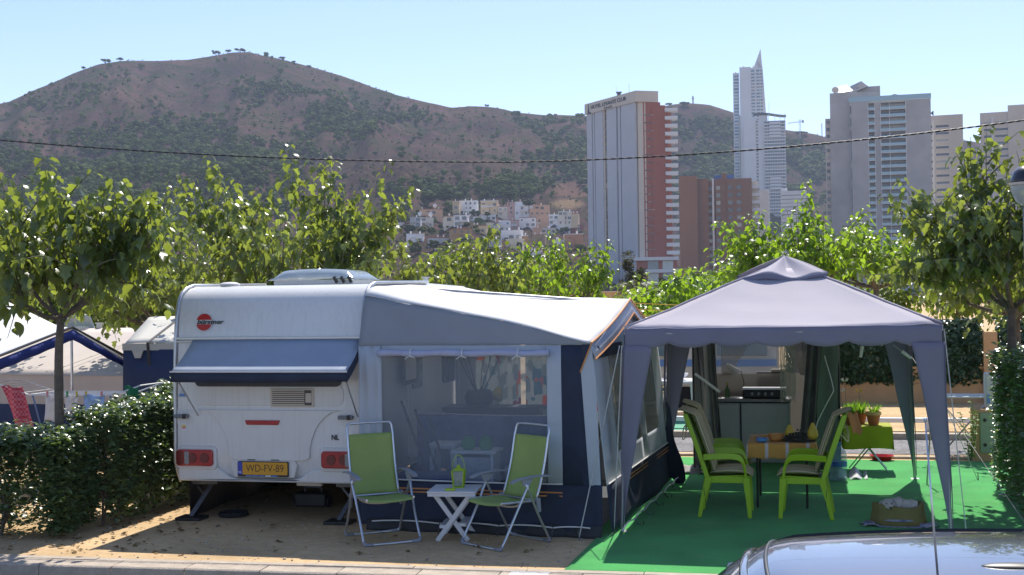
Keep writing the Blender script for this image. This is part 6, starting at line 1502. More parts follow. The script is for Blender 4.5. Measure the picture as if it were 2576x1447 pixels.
def blades(n, r0, h_, spread, seed, wd=.012, droop=.5):
    v, f, tn = [], [], []; r_ = random.Random(seed)
    for k in range(n):
        a = r_.uniform(0, 6.283); b = r_.uniform(0, r0); x, y = math.cos(a) * b, math.sin(a) * b; ln = h_ * r_.uniform(.6, 1.1); sp = spread * r_.uniform(.3, 1); dr = droop * r_.uniform(.2, 1); t_ = r_.random(); o_ = len(v)
        sx, sy = -math.sin(a) * wd / 2, math.cos(a) * wd / 2
        for i in range(5):
            s = i / 4; q = (x + math.cos(a) * sp * s, y + math.sin(a) * sp * s, ln * s - dr * h_ * s * s * sp / max(spread, .01) * .6); w_ = 1 - s ** 2 * .95
            v += [(q[0] - sx * w_, q[1] - sy * w_, q[2]), (q[0] + sx * w_, q[1] + sy * w_, q[2])]; tn += [t_, t_]
        f += [(o_ + 2 * i, o_ + 2 * i + 1, o_ + 2 * i + 3, o_ + 2 * i + 2) for i in range(4)]
    return v, f, tn
def pot(label, x, y, z, r, h_, band, seed, n, hh, sp, wd):
    T = thing('potted_plant', label, 'plant', (x, y, z))
    m = MB(); m.lathe([(r * .68, 0), (r * .95, h_ * .75), (r * .95, h_ * .76), (r * .93, h_ * .9), (0, h_ * .88)], 20); m.build('pot', 'terracotta', T, smooth=True, angle=30)
    m = MB(); m.lathe([(r * .93, h_ * .74), (r * 1.06, h_ * .75), (r * 1.08, h_), (r * .95, h_), (r * .93, h_ * .88)], 20); m.build('rim', band, T, smooth=True, angle=30)
    v, f, tn = blades(n, r * .6, hh, sp, seed, wd); o = tone_mesh('foliage', [(a, b, c + h_ * .88) for a, b, c in v], f, tn, 'herb_leaf', 'stuff'); o.parent = T
pot('spider plant in a terracotta pot with a cream band on the plant table', .84, 17.40, .62, .095, .17, 'terracotta_band', 1, 60, .14, .15, .016)
pot('bushy herb in a plain terracotta pot next to the chair back', .54, 17.42, .62, .10, .14, 'terracotta', 2, 260, .17, .10, .010)
pot('reddish leaved herb in a terracotta pot at the back of the plant table', .68, 17.60, .62, .09, .13, 'terracotta', 5, 140, .20, .13, .012)
mk('petal_white', (.75, .68, .55), .6); mk('petal_orange', (.75, .40, .06), .6)
for i, (px, py, sz, mt, lb) in enumerate([(2124, 960, .05, 'petal_white', 'highest'), (2115, 985, .05, 'petal_white', 'middle'), (2160, 987, .05, 'petal_orange', 'lowest')]):
    p = atY(px, py, 17.42); T = thing('garden_pinwheel', 'butterfly pick stuck in a pot on the plant table, the %s of three' % lb, 'ornament', (p.x, p.y, p.z), world=True); m = MB()
    for s in (-1, 1): m.add([(p.x, p.y, p.z), (p.x + s * sz * .4, p.y, p.z + sz), (p.x + s * sz, p.y - .01, p.z + sz * .7), (p.x + s * sz * .7, p.y, p.z + .005)], [(0, 1, 2, 3)])
    m.build('wings', mt, T, solid=.003); m = MB(); m.cyl((p.x, p.y, p.z), (p.x + (.02), p.y, .74), .002, n=4); m.build('stick', 'plastic_black', T)
glass_mat('bottle_water', (.38, .55, .66), .35, .05); mk('label_blue', (.04, .12, .45), .4); mk('cap_blue', (.05, .12, .35), .4)
T = thing('water_bottle', 'large clear ribbed water bottle standing beside the lime chair', 'bottle', (.36, 16.45, .012))
prof = [(.095, 0), (.105, .015)]
for k in range(8): z = .03 + k * .035; prof += [(.108, z), (.102, z + .014), (.108, z + .028)]
prof += [(.105, .33), (.09, .37), (.045, .42), (.04, .44)]
m = MB(); m.lathe(prof, 24); m.build('body', 'bottle_water', T, smooth=True); m = MB(); m.cyl((0, 0, .44), (0, 0, .475), .045, n=16); m.build('cap', 'cap_blue', T); m = MB(); m.lathe([(.110, .18), (.110, .24)], 24); m.build('label', 'label_blue', T)
mk('red_plastic', (.62, .02, .02), .35); m = MB(); m.lathe([(.13, 0), (.17, .06), (.165, .06), (.125, .012), (0, .01)], 22); o = m.build('red_dish', 'red_plastic', None, smooth=True, angle=40); o.location = (1.0, 18.55, .015); tag(o, 'red plastic bowl on the carpet edge behind the plant table', 'bowl')

# ---- dog asleep in its basket
mk('towel_olive', (.21, .185, .06), .9, var=.12, scale=8, bump=.4, bscale=60); mk('blanket_plaid', (.10, .11, .22), .9, col2=(.45, .45, .50), scale=14)
mk('fur_white', (.62, .57, .50), .9, var=.15, scale=30, bump=.8, bscale=70); mk('fur_grey', (.40, .37, .34), .9, var=.2, scale=30, bump=.8, bscale=70)
T = thing('dog_basket', 'low dog basket covered with an olive towel on the carpet', 'basket', (.87, 13.42, .012))
def bask(u, v):
    a = 2 * math.pi * u; rx, ry = .245 + .015 * math.sin(a * 5), .175; k = [1.10, 1.04, .98, 1.0, .93, .82, .78][int(v * 6 + .5)]; z = [0, .07, .14, .195, .205, .15, .07][int(v * 6 + .5)]
    return (math.cos(a) * rx * k + .008 * math.sin(a * 9) * (1 - v), math.sin(a) * ry * k, z + .02 * math.sin(a * 2 + .6) * (v > .3) * (v < .8))
m = MB(); m.grid(bask, 40, 6); m.build('towel', 'towel_olive', T, smooth=True, solid=.012)
m = MB(); m.lathe([(.0, .05), (.22, .06), (.2, .075), (0, .08)], 20); m.build('liner', 'blanket_plaid', T)
m = MB(); m.grid(lambda u, v: (-.36 + .72 * u + .03 * math.sin(v * 8), -.22 + .2 * v, .006 + .025 * abs(math.sin(u * 11 + v * 4)) * (abs(u - .5) > .3)), 26, 8); m.build('blanket', 'blanket_plaid', T, smooth=True, solid=.006)
def dog():
    """Small woolly dog curled up, head resting on the basket edge: one continuous skin."""
    me = bpy.data.meshes.new('dog')
    J = [(.08, .02, .16), (.02, .03, .17), (-.06, .0, .18), (-.11, -.06, .205), (-.105, -.125, .215), (-.085, -.165, .205), (-.08, -.195, .195), (.14, .04, .155), (.18, .0, .15), (.12, -.06, .145), (-.02, -.10, .15), (-.03, -.15, .185), (-.155, -.10, .195), (-.055, -.10, .20), (.16, -.08, .15)]
    E_ = [(0, 1), (1, 2), (2, 3), (3, 4), (4, 5), (5, 6), (0, 7), (7, 8), (8, 9), (2, 10), (10, 11), (4, 12), (4, 13), (8, 14)]
    RR = [.085, .09, .08, .06, .062, .036, .022, .075, .045, .03, .035, .024, .026, .026, .02]
    me.from_pydata(J, E_, []); o = bpy.data.objects.new('dog', me); COL.objects.link(o)
    o.modifiers.new('skin', 'SKIN'); sk = me.skin_vertices[0].data
    for i, r_ in enumerate(RR): sk[i].radius = (r_, r_)
    sk[0].use_root = True
    o.modifiers.new('sub', 'SUBSURF').render_levels = 2; o.modifiers['sub'].levels = 2
    dg = bpy.context.evaluated_depsgraph_get(); dg.update(); ev = bpy.data.meshes.new_from_object(o.evaluated_get(dg)); bpy.data.objects.remove(o)
    for v in ev.vertices: v.co += Vector(v.normal) * (.010 * noise.noise(v.co * 55) + .006 * noise.noise(v.co * 130))
    ev.materials.clear(); ev.materials.append(MATS['fur_white']); ev.polygons.foreach_set('use_smooth', [True] * len(ev.polygons)); ev.name = 'body'
    return ev
DG = thing('dog', 'small white woolly dog curled up asleep with its head on the basket edge', 'dog', (.87, 13.42, .012))
b_ = bpy.data.objects.new('body', dog()); COL.objects.link(b_); b_.parent = DG
m = MB(); m.blob((-.079, -.222, .197), (.014, .012, .011), 1, 0, ic=ICO1); m.build('nose', 'ink_black', DG, smooth=True)
for x in (-.118, -.068): m = MB(); m.blob((x, -.178, .232), .007, 1, 0, ic=ICO1); m.build('eye', 'ink_black', DG, smooth=True)
for s, x in ((-1, -.165), (1, -.045)):
    m = MB(); m.blob((x, -.10, .205), (.025, .03, .045), 3 + s, .5, 3, ic=ICO2); m.build('ear', 'fur_grey', DG, smooth=True)
# ================================================================ NEIGHBOURING PITCHES
mk('canopy_white', (.72, .74, .77), .7, var=.05, scale=3, bump=.25, bscale=6, trans=.15)
mk('trim_blue', (.025, .045, .24), .7, var=.12, trans=.1)
mk('canvas_beige', (.60, .53, .48), .8, var=.05, scale=2, trans=.15)
mk('canvas_blue', (.035, .055, .13), .8, var=.12, scale=4, bump=.1, bscale=20, trans=.12)
mk('canvas_pale', (.52, .51, .46), .8, var=.06)
mk('wire_white', (.75, .76, .78), .4)
# ---- canopy with blue trim, next pitch
T = thing('sun_canopy_tent', 'white awning canopy with a blue trimmed gable beyond the hedge', 'awning', (-9.6, 14.3, 0), world=True)
N1, N2, N3 = Vector((-9.0, 12.6, 1.71)), Vector((-9.0, 14.34, 2.05)), Vector((-9.0, 16.23, 1.42))
def nout(t): return N1.lerp(N2, t * 2) if t < .5 else N2.lerp(N3, t * 2 - 1)
m = MB(); m.grid(lambda u, v: nout(v).lerp(Vector((-11.6, 12.7 + 3.6 * v, 2.55)), u) - Vector((0, 0, .06 * math.sin(math.pi * u) * math.sin(math.pi * v))), 14, 20); m.build('roof', 'canopy_white', T, smooth=True, solid=.004)
m = MB(); m.grid(lambda u, v: nout(u) + Vector((.02 + .01 * math.sin(u * 50) * v, 0, -.02 - .13 * v)), 60, 2); m.build('trim', 'trim_blue', T, smooth=True, solid=.004)
m = MB(); m.tube([nout(i / 20) + Vector((.01, 0, .012)) for i in range(21)], .016, 6); m.build('edge_bar', 'plastic_black', T)
for p in (N2, N3, N1):
    m = MB(); m.cyl((p.x, p.y, 0), p - Vector((0, 0, .02)), .017, n=8); m.build('pole', 'alu_tube', T)
for p, q in ((N2, (-8.6, 15.9, 1.25)), (N2, (-8.55, 16.1, 1.18)), (N3, (-8.3, 16.0, .3)), (N3, (-8.6, 15.6, .2)), (N1, (-8.7, 12.4, .4))):
    m = MB(); m.tube([p, q], .006, 4); m.build('rope', 'rope_pale', T)
m = MB(); m.grid(lambda u, v: N3 + Vector((.02 + .42 * v + .05 * math.sin(u * 3), .1 - .2 * u, -.05 - .12 * v - .5 * u * v * v + .04 * math.sin(u * 5))), 10, 8); m.build('loose_flap', 'trim_blue', T, smooth=True, solid=.004)
# ---- wide beige awning behind it
T = thing('beige_awning', 'wide beige awning with a deep roof behind the blue trimmed canopy', 'awning', (-13.3, 20.0, 0), world=True)
m = MB(); m.grid(lambda u, v: (-17 + 6.3 * u + .9 * v * 0, 18.6 + 3.4 * v, 1.28 + .62 * v - .02 * math.sin(u * 3.14) - .10 * u * (1 - v)), 16, 8); m.build('roof', 'canvas_beige', T, smooth=True, solid=.004)
m = MB(); m.grid(lambda u, v: (-17 + 6.3 * u, 18.62, .72 + .56 * v - .10 * u * v), 10, 2); m.build('front_wall', 'canvas_beige', T, solid=.004)
m = MB(); m.grid(lambda u, v: (-17 + 6.3 * u, 18.6, .0 + .72 * v), 10, 2); m.build('lower_wall', 'canvas_blue', T, solid=.004)
for k in range(3):
    m = MB(); m.tube([(-15.6 + k * 1.8, 18.6, 1.27), (-15.3 + k * 1.8, 22.0, 1.90)], .008, 4); m.build('roof_seam', 'canvas_pale', T)
T = thing('roof_window', 'open clear roof window of the caravan behind the beige awning', 'roof window', (-13.7, 22.1, 1.85), world=True)
m = MB(); m.grid(lambda u, v: (-14.02 + .62 * u - .05 * (1 - v), 22.0 + .25 * (1 - v), 1.86 + .24 * v + .03 * math.sin(u * 3.1)), 8, 4); m.build('dome', 'acrylic_clear', T, smooth=True, solid=.02); m = MB(); m.box(-14.05, -13.3, 22.1, 22.6, 1.78, 1.87); m.build('frame', 'abs_white', T)
for i, x in enumerate((-13.32, -13.42)):
    m = MB(); m.cyl((0, 0, 0), (0, 0, .10), .04, n=10); m.cyl((0, 0, .10), (0, 0, .125), .065, n=10); o = m.build('flue_cap', 'trim_alu', None); o.location = (x + .1, 22.05 + i * .1, 1.86); tag(o, 'metal flue cap on the far caravan roof, ' + ('the taller one' if i == 0 else 'the one touching the clear roof window'), 'flue')
# ---- blue utility tent with pale roof
T = thing('utility_tent', 'dark blue storage tent with a pale strapped roof behind the caravan', 'tent', (-7.7, 15.8, 0), world=True)
m = MB(); m.grid(lambda u, v: (-8.64 + 1.9 * u - .48 * v, 15.0 + 1.5 * v, 1.83 + .32 * v + .01 * math.sin(u * 9)), 12, 6); m.build('roof', 'canvas_pale', T, smooth=True, solid=.004)
m = MB(); m.grid(lambda u, v: (-8.66 + 1.9 * u, 15.0 - .01 - .06 * (1 - v) + .01 * math.sin(u * 14), 1.75 * v), 14, 4); m.build('front_wall', 'canvas_blue', T, smooth=True, solid=.004)
m = MB(); m.grid(lambda u, v: (-8.66 - .48 * u, 15.0 + 1.5 * u, 1.78 * v), 6, 4); m.build('side_wall', 'canvas_blue', T, solid=.004)
m = MB(); m.grid(lambda u, v: (-8.67 + 1.92 * u, 14.985, 1.74 + .09 * v), 10, 1); m.build('eave_band', 'canvas_pale', T, solid=.006)
m = MB(); ribbon(m, [(-8.28, 14.97, 1.55), (-8.30, 14.97, 1.84), (-8.38, 15.4, 1.935), (-8.56, 16.3, 2.125)], .035, .008, (1, .3, 0)); m.build('strap', 'wood_dark', T)
m = MB(); m.prism([(-8.52, 1.74), (-8.36, 1.74), (-8.40, 1.64), (-8.48, 1.64)], 14.96, 14.98, 'y'); m.build('vent_patch', 'canvas_pale', T)
# ---- winged clothes rack with washing
T = thing('drying_rack', 'white winged clothes drying rack behind the hedge', 'drying rack', (-8.5, 13.5, 0), world=True)
rk = 1.30
def wire(pts, nm='wire', r=.007): m = MB(); m.tube(pts, r, 5); m.build(nm, 'wire_white', T)
wire([(-8.85, 13.2, rk), (-7.75, 13.2, rk), (-7.75, 13.75, rk), (-8.85, 13.75, rk), (-8.85, 13.2, rk)], 'frame', .009)
for k in range(5): y = 13.29 + k * .09; wire([(-8.85, y, rk), (-7.75, y, rk)], 'wire', .004)
wire([(-8.85, 13.2, rk), (-9.25, 13.2, rk + .13), (-9.30, 13.3, rk + .14), (-9.30, 13.65, rk + .14), (-9.25, 13.75, rk + .13), (-8.85, 13.75, rk)], 'wing', .009)
for k in range(5): x = -8.93 - k * .07; z = rk + (8.85 + x) * -.325; wire([(x, 13.2, z), (x, 13.75, z)], 'wing_wire', .004)
wire([(-7.75, 13.2, rk), (-7.42, 13.2, rk + .11), (-7.42, 13.75, rk + .11), (-7.75, 13.75, rk)], 'wing', .009)
for a, b in ((13.2, 13.75), (13.75, 13.2)):
    for x in (-8.8, -7.8): m = MB(); m.cyl((x, a, rk), (x, b, 0), .010, n=6); m.build('leg', 'sticker_blue', T)
def gingham(name, c1, c2):
    m, n, b = new_mat(name); L = n.links.new; tc = n.nodes.new('ShaderNodeTexCoord'); ck = n.nodes.new('ShaderNodeTexChecker'); ck.inputs['Scale'].default_value = 34; ck.inputs[1].default_value = (*c1, 1); ck.inputs[2].default_value = (*c2, 1)
    L(tc.outputs['Object'], ck.inputs[0]); L(ck.outputs[0], b.inputs['Base Color']); b.inputs['Roughness'].default_value = .9
gingham('cloth_red', (.58, .06, .09), (.68, .20, .24)); mk('cloth_white', (.72, .70, .72), .9, var=.05, trans=.35); mk('cloth_paleblue', (.42, .55, .78), .9, var=.08, trans=.35); mk('cloth_green', (.03, .22, .11), .9, var=.1, trans=.2)
def wash(name, label, cat, x0, x1, y, zt_, zb_, mat, sk=0.0, amp=.02):
    m = MB(); m.grid(lambda u, v: (x0 + (x1 - x0) * u + sk * v, y + amp * math.sin(u * 8 + v * 3) - .02 * v, zt_ + (.0) - (zt_ - zb_) * v + .015 * math.sin(u * 6)), 16, 12); o = m.build(name, mat, None, smooth=True, solid=.003); tag(o, label, cat, 'washing on the drying rack')
wash('red_towel', 'red checked towel hanging over the wing of the drying rack', 'towel', -9.19, -8.93, 13.17, 1.40, .93, 'cloth_red', .20, .03)
wash('white_shirt', 'white shirt pegged nearest the tree trunk on the drying rack', 'shirt', -8.62, -8.44, 13.17, 1.30, 1.0, 'cloth_white'); wash('white_vest', 'white vest pegged between the shirt and the blue top', 'vest', -8.36, -8.2, 13.17, 1.30, 1.08, 'cloth_white'); wash('blue_shirt', 'pale blue top pegged in the middle of the drying rack', 'shirt', -8.12, -7.86, 13.17, 1.30, 1.05, 'cloth_paleblue'); wash('green_cloth', 'green cloth over the far wing of the drying rack', 'cloth', -7.62, -7.46, 13.2, 1.40, 1.22, 'cloth_green', .05)
for i, (x, c) in enumerate([(-8.6, 'sticker_pink'), (-8.46, 'sticker_pink'), (-8.34, 'jar_green'), (-8.22, 'fruit_yellow'), (-8.10, 'fruit_yellow'), (-7.9, 'sticker_pink')]):
    m = MB(); m.box(-.008, .008, -.01, .01, -.03, .035); o = m.build('clothes_peg', c, None); o.location = (x, 13.19, 1.31); tag(o, ['pink peg on the outer shoulder of the white shirt', 'pink peg between the white shirt and the vest', 'green peg on the white vest', 'yellow peg between the vest and the blue shirt', 'yellow peg on the first shoulder of the pale blue shirt', 'pink peg at the far shoulder of the pale blue shirt'][i], 'peg', 'clothes pegs on the drying rack')
T = thing('parasol_base', 'white tube stand with crossed legs at the frame edge beyond the hedge', 'stand', (-9.35, 12.6, 0)); 
for a in (-.12, .12): m = MB(); m.cyl((a, 0, .3), (-a * .3, 0, 1.2), .012, n=6); m.build('leg', 'alu_tube', T)
m = MB(); m.box(-.16, .16, -.06, .06, .72, .76); m.build('tray', 'cabinet_white', T)

# ---- across the lane
mk('caravan_beige', (.62, .58, .52), .5, var=.04)
T = thing('touring_caravan', 'pale beige caravan parked across the lane behind the kitchen tent', 'caravan', (-2.3, 28, 0), world=True)
m = MB(); m.prism([(26.6, .45), (26.55, .9), (26.65, 1.6), (26.8, 1.82), (27.2, 1.88), (28.6, 1.88), (28.9, 1.8), (28.95, .45)], -4.2, -.6, 'x'); m.build('body', 'caravan_beige', T, bevel=.05)
for x in (-3.4, -1.8):
    m = MB(); m.box(x, x + 1.0, 26.5, 26.62, 1.1, 1.55); m.build('window', 'window_blue', T, bevel=.02)
m = MB(); m.box(-4.2, -.6, 26.52, 26.58, .88, 1.02); m.build('side_stripe', 'sticker_blue', T)
for x in (-2.6,): m = MB(); m.cyl((x, 26.75, .32), (x, 26.95, .32), .32, n=24); m.build('wheel', 'rubber', T)
mk('mat_mint', (.10, .34, .22), .85, var=.15, scale=5); m = MB(); m.box(-4.0, -1.2, 21.6, 24.6, .004, .014); o = m.build('mint_mat', 'mat_mint', None); tag(o, 'mint green ground mat on the pitch across the lane', 'mat')
mk('chair_green', (.02, .10, .07), .45); 
def far_chair(label, x, y, rz):
    before = set(bpy.data.objects.keys()); T = lime_chair(label, x, y, rz); T.name = 'garden_chair'; T['group'] = 'dark green chairs across the lane'
    for c in T.children: c.data.materials.clear(); c.data.materials.append(MATS['chair_green'])
far_chair('dark green plastic garden chair across the lane, nearer the lane', -2.75, 22.9, -.9); far_chair('dark green plastic garden chair across the lane, tucked at the white table', -2.95, 23.8, .3)
T = thing('garden_table', 'round white garden table across the lane', 'table', (-2.35, 24.3, .014)); m = MB(); m.lathe([(.0, .71), (.5, .71), (.5, .74), (0, .745)], 24); m.build('top', 'cabinet_white', T)
for a in (.8, 2.4, 3.9, 5.5): m = MB(); m.cyl((math.cos(a) * .38, math.sin(a) * .38, 0), (math.cos(a) * .3, math.sin(a) * .3, .71), .02, n=6); m.build('leg', 'cabinet_white', T)
m = MB(); m.lathe([(.10, 0), (.2, .09), (.21, .12), (.19, .12), (.1, .02), (0, .02)], 18); o = m.build('wash_basin', 'cabinet_white', None, smooth=True, angle=40); o.location = (-2.4, 24.2, .762); tag(o, 'white basin standing on the table across the lane', 'basin')
mk('cloth_dark_red', (.28, .025, .03), .85, trans=.25); m = MB(); m.grid(lambda u, v: (-2.72 + .42 * u * (1 - v * .75) + .05 * v, 25.0 + .06 * math.sin(u * 9), 1.75 - 1.05 * v), 14, 10); T = thing('red_parasol', 'folded dark red parasol standing across the lane', 'parasol', (-2.6, 25.0, 0), world=True); m.build('canopy', 'cloth_dark_red', T, smooth=True, solid=.01); m = MB(); m.cyl((-2.58, 25.05, 0), (-2.58, 25.05, 1.95), .02, n=8); m.build('pole', 'cabinet_white', T); m = MB(); m.cyl((-2.58, 25.05, 0), (-2.58, 25.05, .08), .22, n=16); m.build('base', 'concrete', T)
# low white rail along the far pitches
T = thing('low_rail', 'low white tube rail along the sandy pitches across the lane', 'rail', (0, 22.6, 0), world=True)
m = MB(); m.box(-6, 9, 22.55, 22.67, .14, .22); m.build('beam', 'cabinet_white', T, bevel=.01)
for x in range(-6, 10, 2): m = MB(); m.box(x - .04, x + .04, 22.57, 22.65, 0, .14); m.build('post', 'cabinet_white', T)
# wall with the ivy hedge
mk('wall_ochre', (.52, .33, .17), .9, var=.1, scale=3, bump=.3, bscale=20)
T = thing('garden_wall', 'low ochre wall under the ivy hedge across the lane', 'wall', (2.5, 28.5, 0), world=True)
m = MB(); m.box(.6, 14, 28.4, 28.65, 0, .72); m.build('wall', 'wall_ochre', T); m = MB(); m.box(.6, 14, 28.37, 28.68, .72, .77); m.build('coping', 'wall_ochre', T)
m = MB(); m.box(3.62, 3.9, 28.3, 28.7, 0, 1.5); m.build('pier', 'wall_ochre', T, bevel=.01)
# electricity post: masonry base, green door, grey meter box
mk('door_sage', (.26, .36, .25), .6, var=.06)
T = thing('utility_pillar', 'ochre service pillar with a pale green metal door beside the dark hedge', 'pillar', (2.48, 18.75, 0))
m = MB(); m.box(-.25, .45, -.2, .2, 0, .72); m.build('base', 'wall_ochre', T, bevel=.01)
m = MB(); m.box(-.17, .42, -.225, -.2, .13, .68); D_ = m.build('door', 'door_sage', T, bevel=.006)
for z in (.24, .58): m = MB(); m.prism([(-.14, z), (-.11, z + .03), (-.08, z), (-.11, z - .03)], -.232, -.225, 'y'); q = m.build('lock', 'plastic_black', None); q.parent = D_
m = MB(); m.box(-.08, .10, -.1, .1, .72, 1.22); m.build('meter_box', 'panel_grey', T, bevel=.02); m = MB(); m.box(-.06, -.02, -.115, -.1, .80, .92); m.build('socket', 'sticker_blue', T)
# folding airer used as a table
T = thing('folding_airer', 'flat folding airer on crossed thin legs by the service pillar', 'airer', (2.14, 19.0, 0))
m = MB(); m.box(-.36, .36, -.18, .18, .86, .875); m.build('top', 'cabinet_white', T, bevel=.004)
for k in range(3): m = MB(); m.tube([(-.37, -.16 + k * .16, .89), (.37, -.16 + k * .16, .89)], .008, 5); m.build('rail', 'wire_white', T)
for s in (-1, 1): m = MB(); m.cyl((s * .36, -.15 * s, .86), (-s * .36, -.15 * s, .012), .012, n=6); m.build('leg', 'alu_tube', T)
m = MB(); m.cyl((1.40, 16.25, .006), (1.47, 16.3, .87), .011, .011, n=6); o = m.build('tent_peg_pole', 'alu_tube', None); tag(o, 'loose thin metal pole standing beside the far gazebo leg', 'pole')
# yellow lines strung behind the awning
for k in range(4):
    m = MB(); m.tube(catenary((-3.6, 20.5 + k * .12, 2.30 - k * .1), (1.5, 20.6 + k * .12, 2.12 - k * .1), .05), .006, 4); mk('line_yellow', (.75, .45, .03), .6) if k == 0 else None
    o = m.build('clothes_line', 'line_yellow', None); tag(o, 'yellow clothes line strung behind the awning peak, number %s from the top' % ['one', 'two', 'three', 'four'][k], 'line', 'yellow clothes lines behind the awning')
# overhead cable
pts = []
for i in range(161):
    t = i / 160; px = -60 + 2700 * t
    y = 353 + (px / 1250) * 2 * 55 - (px / 1250) ** 2 * 55 if px < 1250 else 408 - ((px - 1250) / 1325) ** 1.7 * 105
    pts.append(atY(px, y, 13.4))
mk('cable_black', (.02, .02, .022), .5)
T = thing('overhead_cable', 'black twisted overhead cable sagging across the whole view', 'cable', pts[80], world=True)
for ph in (0, math.pi):
    m = MB(); m.tube([p + Vector((0, .0045 * math.cos(i * 1.3 + ph), .0045 * math.sin(i * 1.3 + ph))) for i, p in enumerate(sum([[a, a.lerp(b, .5)] for a, b in zip(pts, pts[1:])], []))], .0062, 6); m.build('strand', 'cable_black', T, smooth=True)
# street lamp at the edge
T = thing('street_lamp', 'globe street lamp with a dark dome cap at the frame edge', 'lamp post', (atD(2584, 462, 11.0).x, atD(2584, 462, 11.0).y, 0)); zl = atD(2584, 462, 11.0).z
mk('lamp_dark', (.02, .022, .035), .3, coat=.4); glass_mat('lamp_globe', (.55, .6, .62), .5, .12)
m = MB(); m.lathe([(.146, 0), (.145, .03), (.12, .10), (.07, .145), (0, .16)], 28, (0, 0, zl)); m.build('dome_cap', 'lamp_dark', T, smooth=True)
m = MB(); m.lathe([(.05, -.19), (.10, -.15), (.135, -.06), (.14, .0)], 28, (0, 0, zl)); m.build('globe', 'lamp_globe', T, smooth=True); m = MB(); m.lathe([(.15, -.012), (.15, .008)], 28, (0, 0, zl)); m.build('ring', 'beige_render', T)
m = MB(); m.cyl((0, 0, 0), (0, 0, zl - .18), .04, n=14); m.build('pole', 'lamp_dark', T, smooth=True)
# ================================================================ VEGETATION
mk('bark', (.17, .135, .10), .9, col2=(.09, .075, .06), scale=14, bump=.7, bscale=25)
mk('bark_green', (.16, .16, .09), .85, var=.2, scale=14)
leaf_mat('mulberry', (.090, .140, .045), (.31, .38, .045), .30, .48, spec=1.0)
leaf_mat('mulberry_bright', (.075, .165, .018), (.32, .50, .025), .32, .5, spec=.6)
leaf_mat('hedge_leaf', (.100, .150, .068), (.24, .36, .06), .28, .30, spec=.9)
leaf_mat('tree_far', (.055, .100, .020), (.24, .33, .025), .4, .45, spec=.5)
leaf_mat('ivy', (.040, .080, .028), (.07, .15, .02), .3, .2, spec=.6)
leaf_mat('palm', (.05, .085, .03), (.14, .22, .04), .45, .3)
leaf_mat('casuarina', (.055, .062, .03), (.10, .11, .04), .7, .25, spec=.2)
def leaf_shape(lobed=True, fold=.28, droop=.22, wide=.86):
    if lobed: out = [(.26, .06), (.47, .30), (.25, .43), (.37, .70), (.13, .78)]
    else: out = [(.26, .10), (.40, .32), (.37, .55), (.22, .80)]
    mid = [(0, 0), (0, .44), (0, 1.0)]
    P_ = [(x, y) for x, y in mid]
    n = len(out); P_ += out + [(-x, y) for x, y in out]
    f = []
    for s in (0, 1):
        r = [3 + s * n + i for i in range(n)]
        tr = [(0, r[0], 1)] + ([(r[0], r[1], r[2]), (r[0], r[2], 1), (1, r[2], r[3]), (1, r[3], r[4]), (1, r[4], 2)] if lobed else [(r[0], r[1], 1), (1, r[1], r[2]), (1, r[2], r[3]), (1, r[3], 2)])
        f += [t if s == 0 else t[::-1] for t in tr]
    v = np.array([(x * wide, y, fold * abs(x) - droop * y * y + .05 * math.sin(x * 9 + y * 5)) for x, y in P_]); return v, np.array(f)
LOBED, OVATE = leaf_shape(True), leaf_shape(False)
LOBED2 = leaf_shape(True, .45, .38)
_q = np.array([(0, 0, 0), (.34, .4, .10), (0, 1, -.12), (-.34, .4, .10)]); SIMPLE = (_q, np.array([(0, 1, 2), (0, 2, 3)]))
